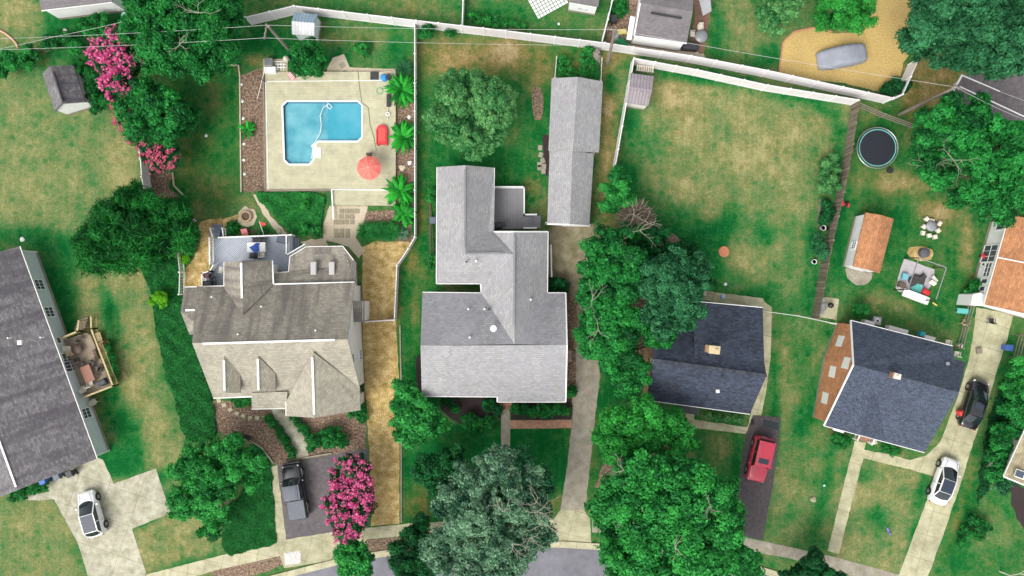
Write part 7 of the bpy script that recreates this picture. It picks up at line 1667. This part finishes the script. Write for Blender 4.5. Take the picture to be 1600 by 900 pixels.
# planters
def pot(label, px, py, r, m=WHITE2):
    c = W(px, py, .3); root = thing('flower_pot', label, 'pot', (c.x, c.y, 0)); part('pot', MB().lathe((c.x, c.y, 0), [(r * .65, 0), (r, .42), (r * 1.05, .44), (r * .85, .44), (r * .8, .38)], 16), m, root); part('soil', MB().lathe((c.x, c.y, .36), [(r * .8, 0), (r * .8, .02)], 12), SOIL, root)
pot('white pot against the wooden fence, upper one', 1286, 356, .26); pot('white pot against the wooden fence, lower one', 1272, 409, .24); pot('dark pot on the lawn under the left fence corner', 1293, 357, .14, DARK)
solo('garden_planter', MB().box(W(1280, 330, .15), (.08, 2.4, .3), -.12), WOODR, 'wooden planter board on the yard side of the brown fence', 'planter')
# grill + table pad by fence end
sheet('concrete_pad', [(1279, 463), (1311, 467), (1307, 500), (1278, 495)], M_CONC2, 3, .02)
grill('silver barbecue grill on the concrete pad by the wooden fence', 1286, 479, 1.5, 0, False); cylgrill('small black kettle grill on the concrete pad', 1298, 477)
acunit('grey air conditioner against the north wall of the blue-grey house', 1368, 501, -.15)
for (x, y, r_, lab) in ((1356, 504, -.25, 'low white box beside the air conditioner'), (1401, 515, -.26, 'long white window well box north of the blue-grey house'), (1450, 528, -.26, 'white box beside the turquoise one')): solo('wall_box', MB().rbox(W(x, y, .5), (1.0 if x < 1400 else 1.9 if x < 1440 else 1.0, .4, .8), r_), WHITE2, lab, 'box')
solo('turquoise_box', MB().rbox(W(1440, 522, .4), (.5, .45, .6), -.2), plain('turquoise_box', (.03, .38, .45), .5), 'turquoise box by the north wall', 'box')
for (x, y, lab) in ((1483, 535, 'white chair at the back step of the blue-grey house'), (1497, 553, 'white chair by the corner of the blue-grey house')): ch_w(at(x, y, .6)[:2] + (0,), 1.4, lab)
solo('trash_can', MB().lathe(W(1496, 540, 0), [(.2, 0), (.25, .55), (.26, .6), (.1, .68)], 14), PALE, 'pale round can at the corner of the blue-grey house', 'can')
ch_b(at(1549, 501, .4)[:2] + (0,), 1.6, 'black wheelbarrow-like chair on the right concrete drive'); solo('doormat', MB().rbox(W(1530, 548, .15), (.5, .55, .3), .1), WOODR, 'small brown crate on the right concrete drive', 'crate')
solo('stop_sign_toy', MB().rbox(W(1501, 645, .5), (.45, .5, .7), .3, .08), RED, 'red and white box beside the black sedan', 'box')
for (x, y, rz) in ((1364, 691, .2),): ch_w(at(x, y, .4)[:2] + (0,), -1.3, 'white chair on the brick porch of the blue-grey house')
pf = thing('front_porch', 'small brick porch at the front of the blue-grey house', 'porch', at(1353, 683)); part('floor', MB().box(W(1354, 683, .1), (1.6, .9, .25), -.25), M_BRICKRED, pf); rail(pf, [W(1341, 688, 1.1), W(1345, 680, 1.1)], .2, .8); rail(pf, [W(1364, 694, 1.1), W(1368, 686, 1.1)], .2, .8)
solo('porch_awning', roof_mb([[V((1303, 668, 2.3)), V((1320, 673, 2.3)), V((1318, 677, 2.2)), V((1302, 672, 2.2))]]).tube(W(1304, 670, 0), W(1304, 670, 2.2), .03).tube(W(1317, 674, 0), W(1317, 674, 2.2), .03), WHITE2, 'small white awning at the front of the blue-grey house', 'awning')
# scattered bits on lawns
solo('fire_ring', MB().lathe(W(1131, 393, 0), [(.5, 0), (.55, .12), (.42, .16), (.3, .06)], 14), plain('terracotta', (.5, .2, .10), .9), 'round terracotta fire ring in the big back yard', 'fire ring')
solo('blue_ball', MB().rbox(W(1050, 400, 4.2), (.9, 1.1, .3), .6, .14), plain('azure_tarp', (.03, .22, .65), .5), 'azure blue tarp glimpsed in the tree cluster', 'tarp').location.z = 1.2
solo('white_ball', MB().lathe(W(1133, 444, 0), [(.06, 0), (.16, .08), (.16, .2), (.06, .28)], 12), WHITE, 'white ball in the big back yard near the dark roof', 'ball'); solo('white_ball', MB().lathe(W(873, 38, 0), [(.05, 0), (.13, .07), (.13, .17), (.05, .24)], 12), WHITE, 'white ball on the grass behind the back fence', 'ball')
solo('garden_light', MB().lathe(W(1287, 758, 0), [(.05, 0), (.12, .1), (.1, .2)], 12), plain('mint', (.4, .75, .65), .5), 'mint green ball on the front lawn beside the walk', 'ball')
solo('purple_toy', MB().rbox(W(1388, 828, .08), (.16, .5, .12), .3, .04).rbox(W(1391, 834, .08), (.2, .2, .14), .1, .04), plain('violet_plastic', (.2, .12, .5), .5), 'purple toy lying on the right front lawn', 'toy')
solo('lawn_bowl', MB().lathe(W(196 / 2 + 4, 49, 0), [(.12, 0), (.26, .12), (.14, .14), (.1, .06)], 14), PALE, 'pale ring ornament on the top left lawn', 'ornament'); solo('mint_tub', MB().lathe(W(196, 25, 0), [(.2, 0), (.28, .3), (.2, .28)], 14), plain('mint', (.4, .75, .65), .5), 'mint green tub under the top left tree', 'tub')
rock(35, 374, .25, WHITE, 'white flat stone above the long grey house'); rock(1271, 780, .3, M_WALK, 'pale ring of stones on the lawn between the drives')
bch = thing('garden_bench', 'dark metal bench in the mulch beside the curved edging', 'bench', at(378, 682)); part('seat', MB().box(W(378, 682, .4), (1.6, .4, .05), -.3), BLACKM, bch); part('backrest', MB().box(W(378, 679, .6), (1.6, .05, .4), -.3), BLACKM, bch)
for x in (-.7, .7): part('leg', MB().box(W(378, 682, .2) + Vector((x, -x * .3, 0)), (.06, .4, .38), -.3), BLACKM, bch)
solo('black_box', MB().rbox(W(1176, 660, .1), (.25, .5, .2), .1), RUBBER, 'small black box at the end of the pale walk', 'box')
acc = thing('leaning_board', 'white board leaning over the red-brown path top left', 'board', at(25, 60)); part('hose_arc', MB().path([W(x, y, .1) for x, y in ((-4, 46), (8, 52), (18, 60), (25, 68), (27, 74))], .09), plain('salmon_pipe', (.6, .35, .25), .7), acc)
solo('step_stool', MB().rbox(W(1100, 459, .2), (.4, .4, .35), .2, .05), PALE, 'pale stool at the left end of the patio behind the dark roof', 'stool'); solo('blue_cushion', MB().rbox(W(1130, 464, .15), (.4, .5, .2), .2, .08), plain('pale_blue_cloth', (.35, .5, .62), .7), 'pale blue cushion on the patio behind the dark roof', 'cushion')
blown = thing('bleached_branch', 'bleached bare branching tree at the bottom right corner', 'dead tree', at(1562, 893)); mb = MB()
def br(a, d, L_, r_, lv):
    b = a + d * L_; mb.tube(a, b, r_, r_ * .7, 5, False)
    if lv:
        for k in range(2 + (lv > 2)): nd = (d + Vector((RNG.uniform(-.9, .9), RNG.uniform(-.9, .9), RNG.uniform(-.2, .4)))).normalized(); br(b, nd, L_ * .72, r_ * .62, lv - 1)
br(Vector(at(1562, 893)), Vector((.1, .1, 1)).normalized(), 1.3, .07, 4); part('branches', mb, plain('bleached', (.6, .56, .5), .8), blown)
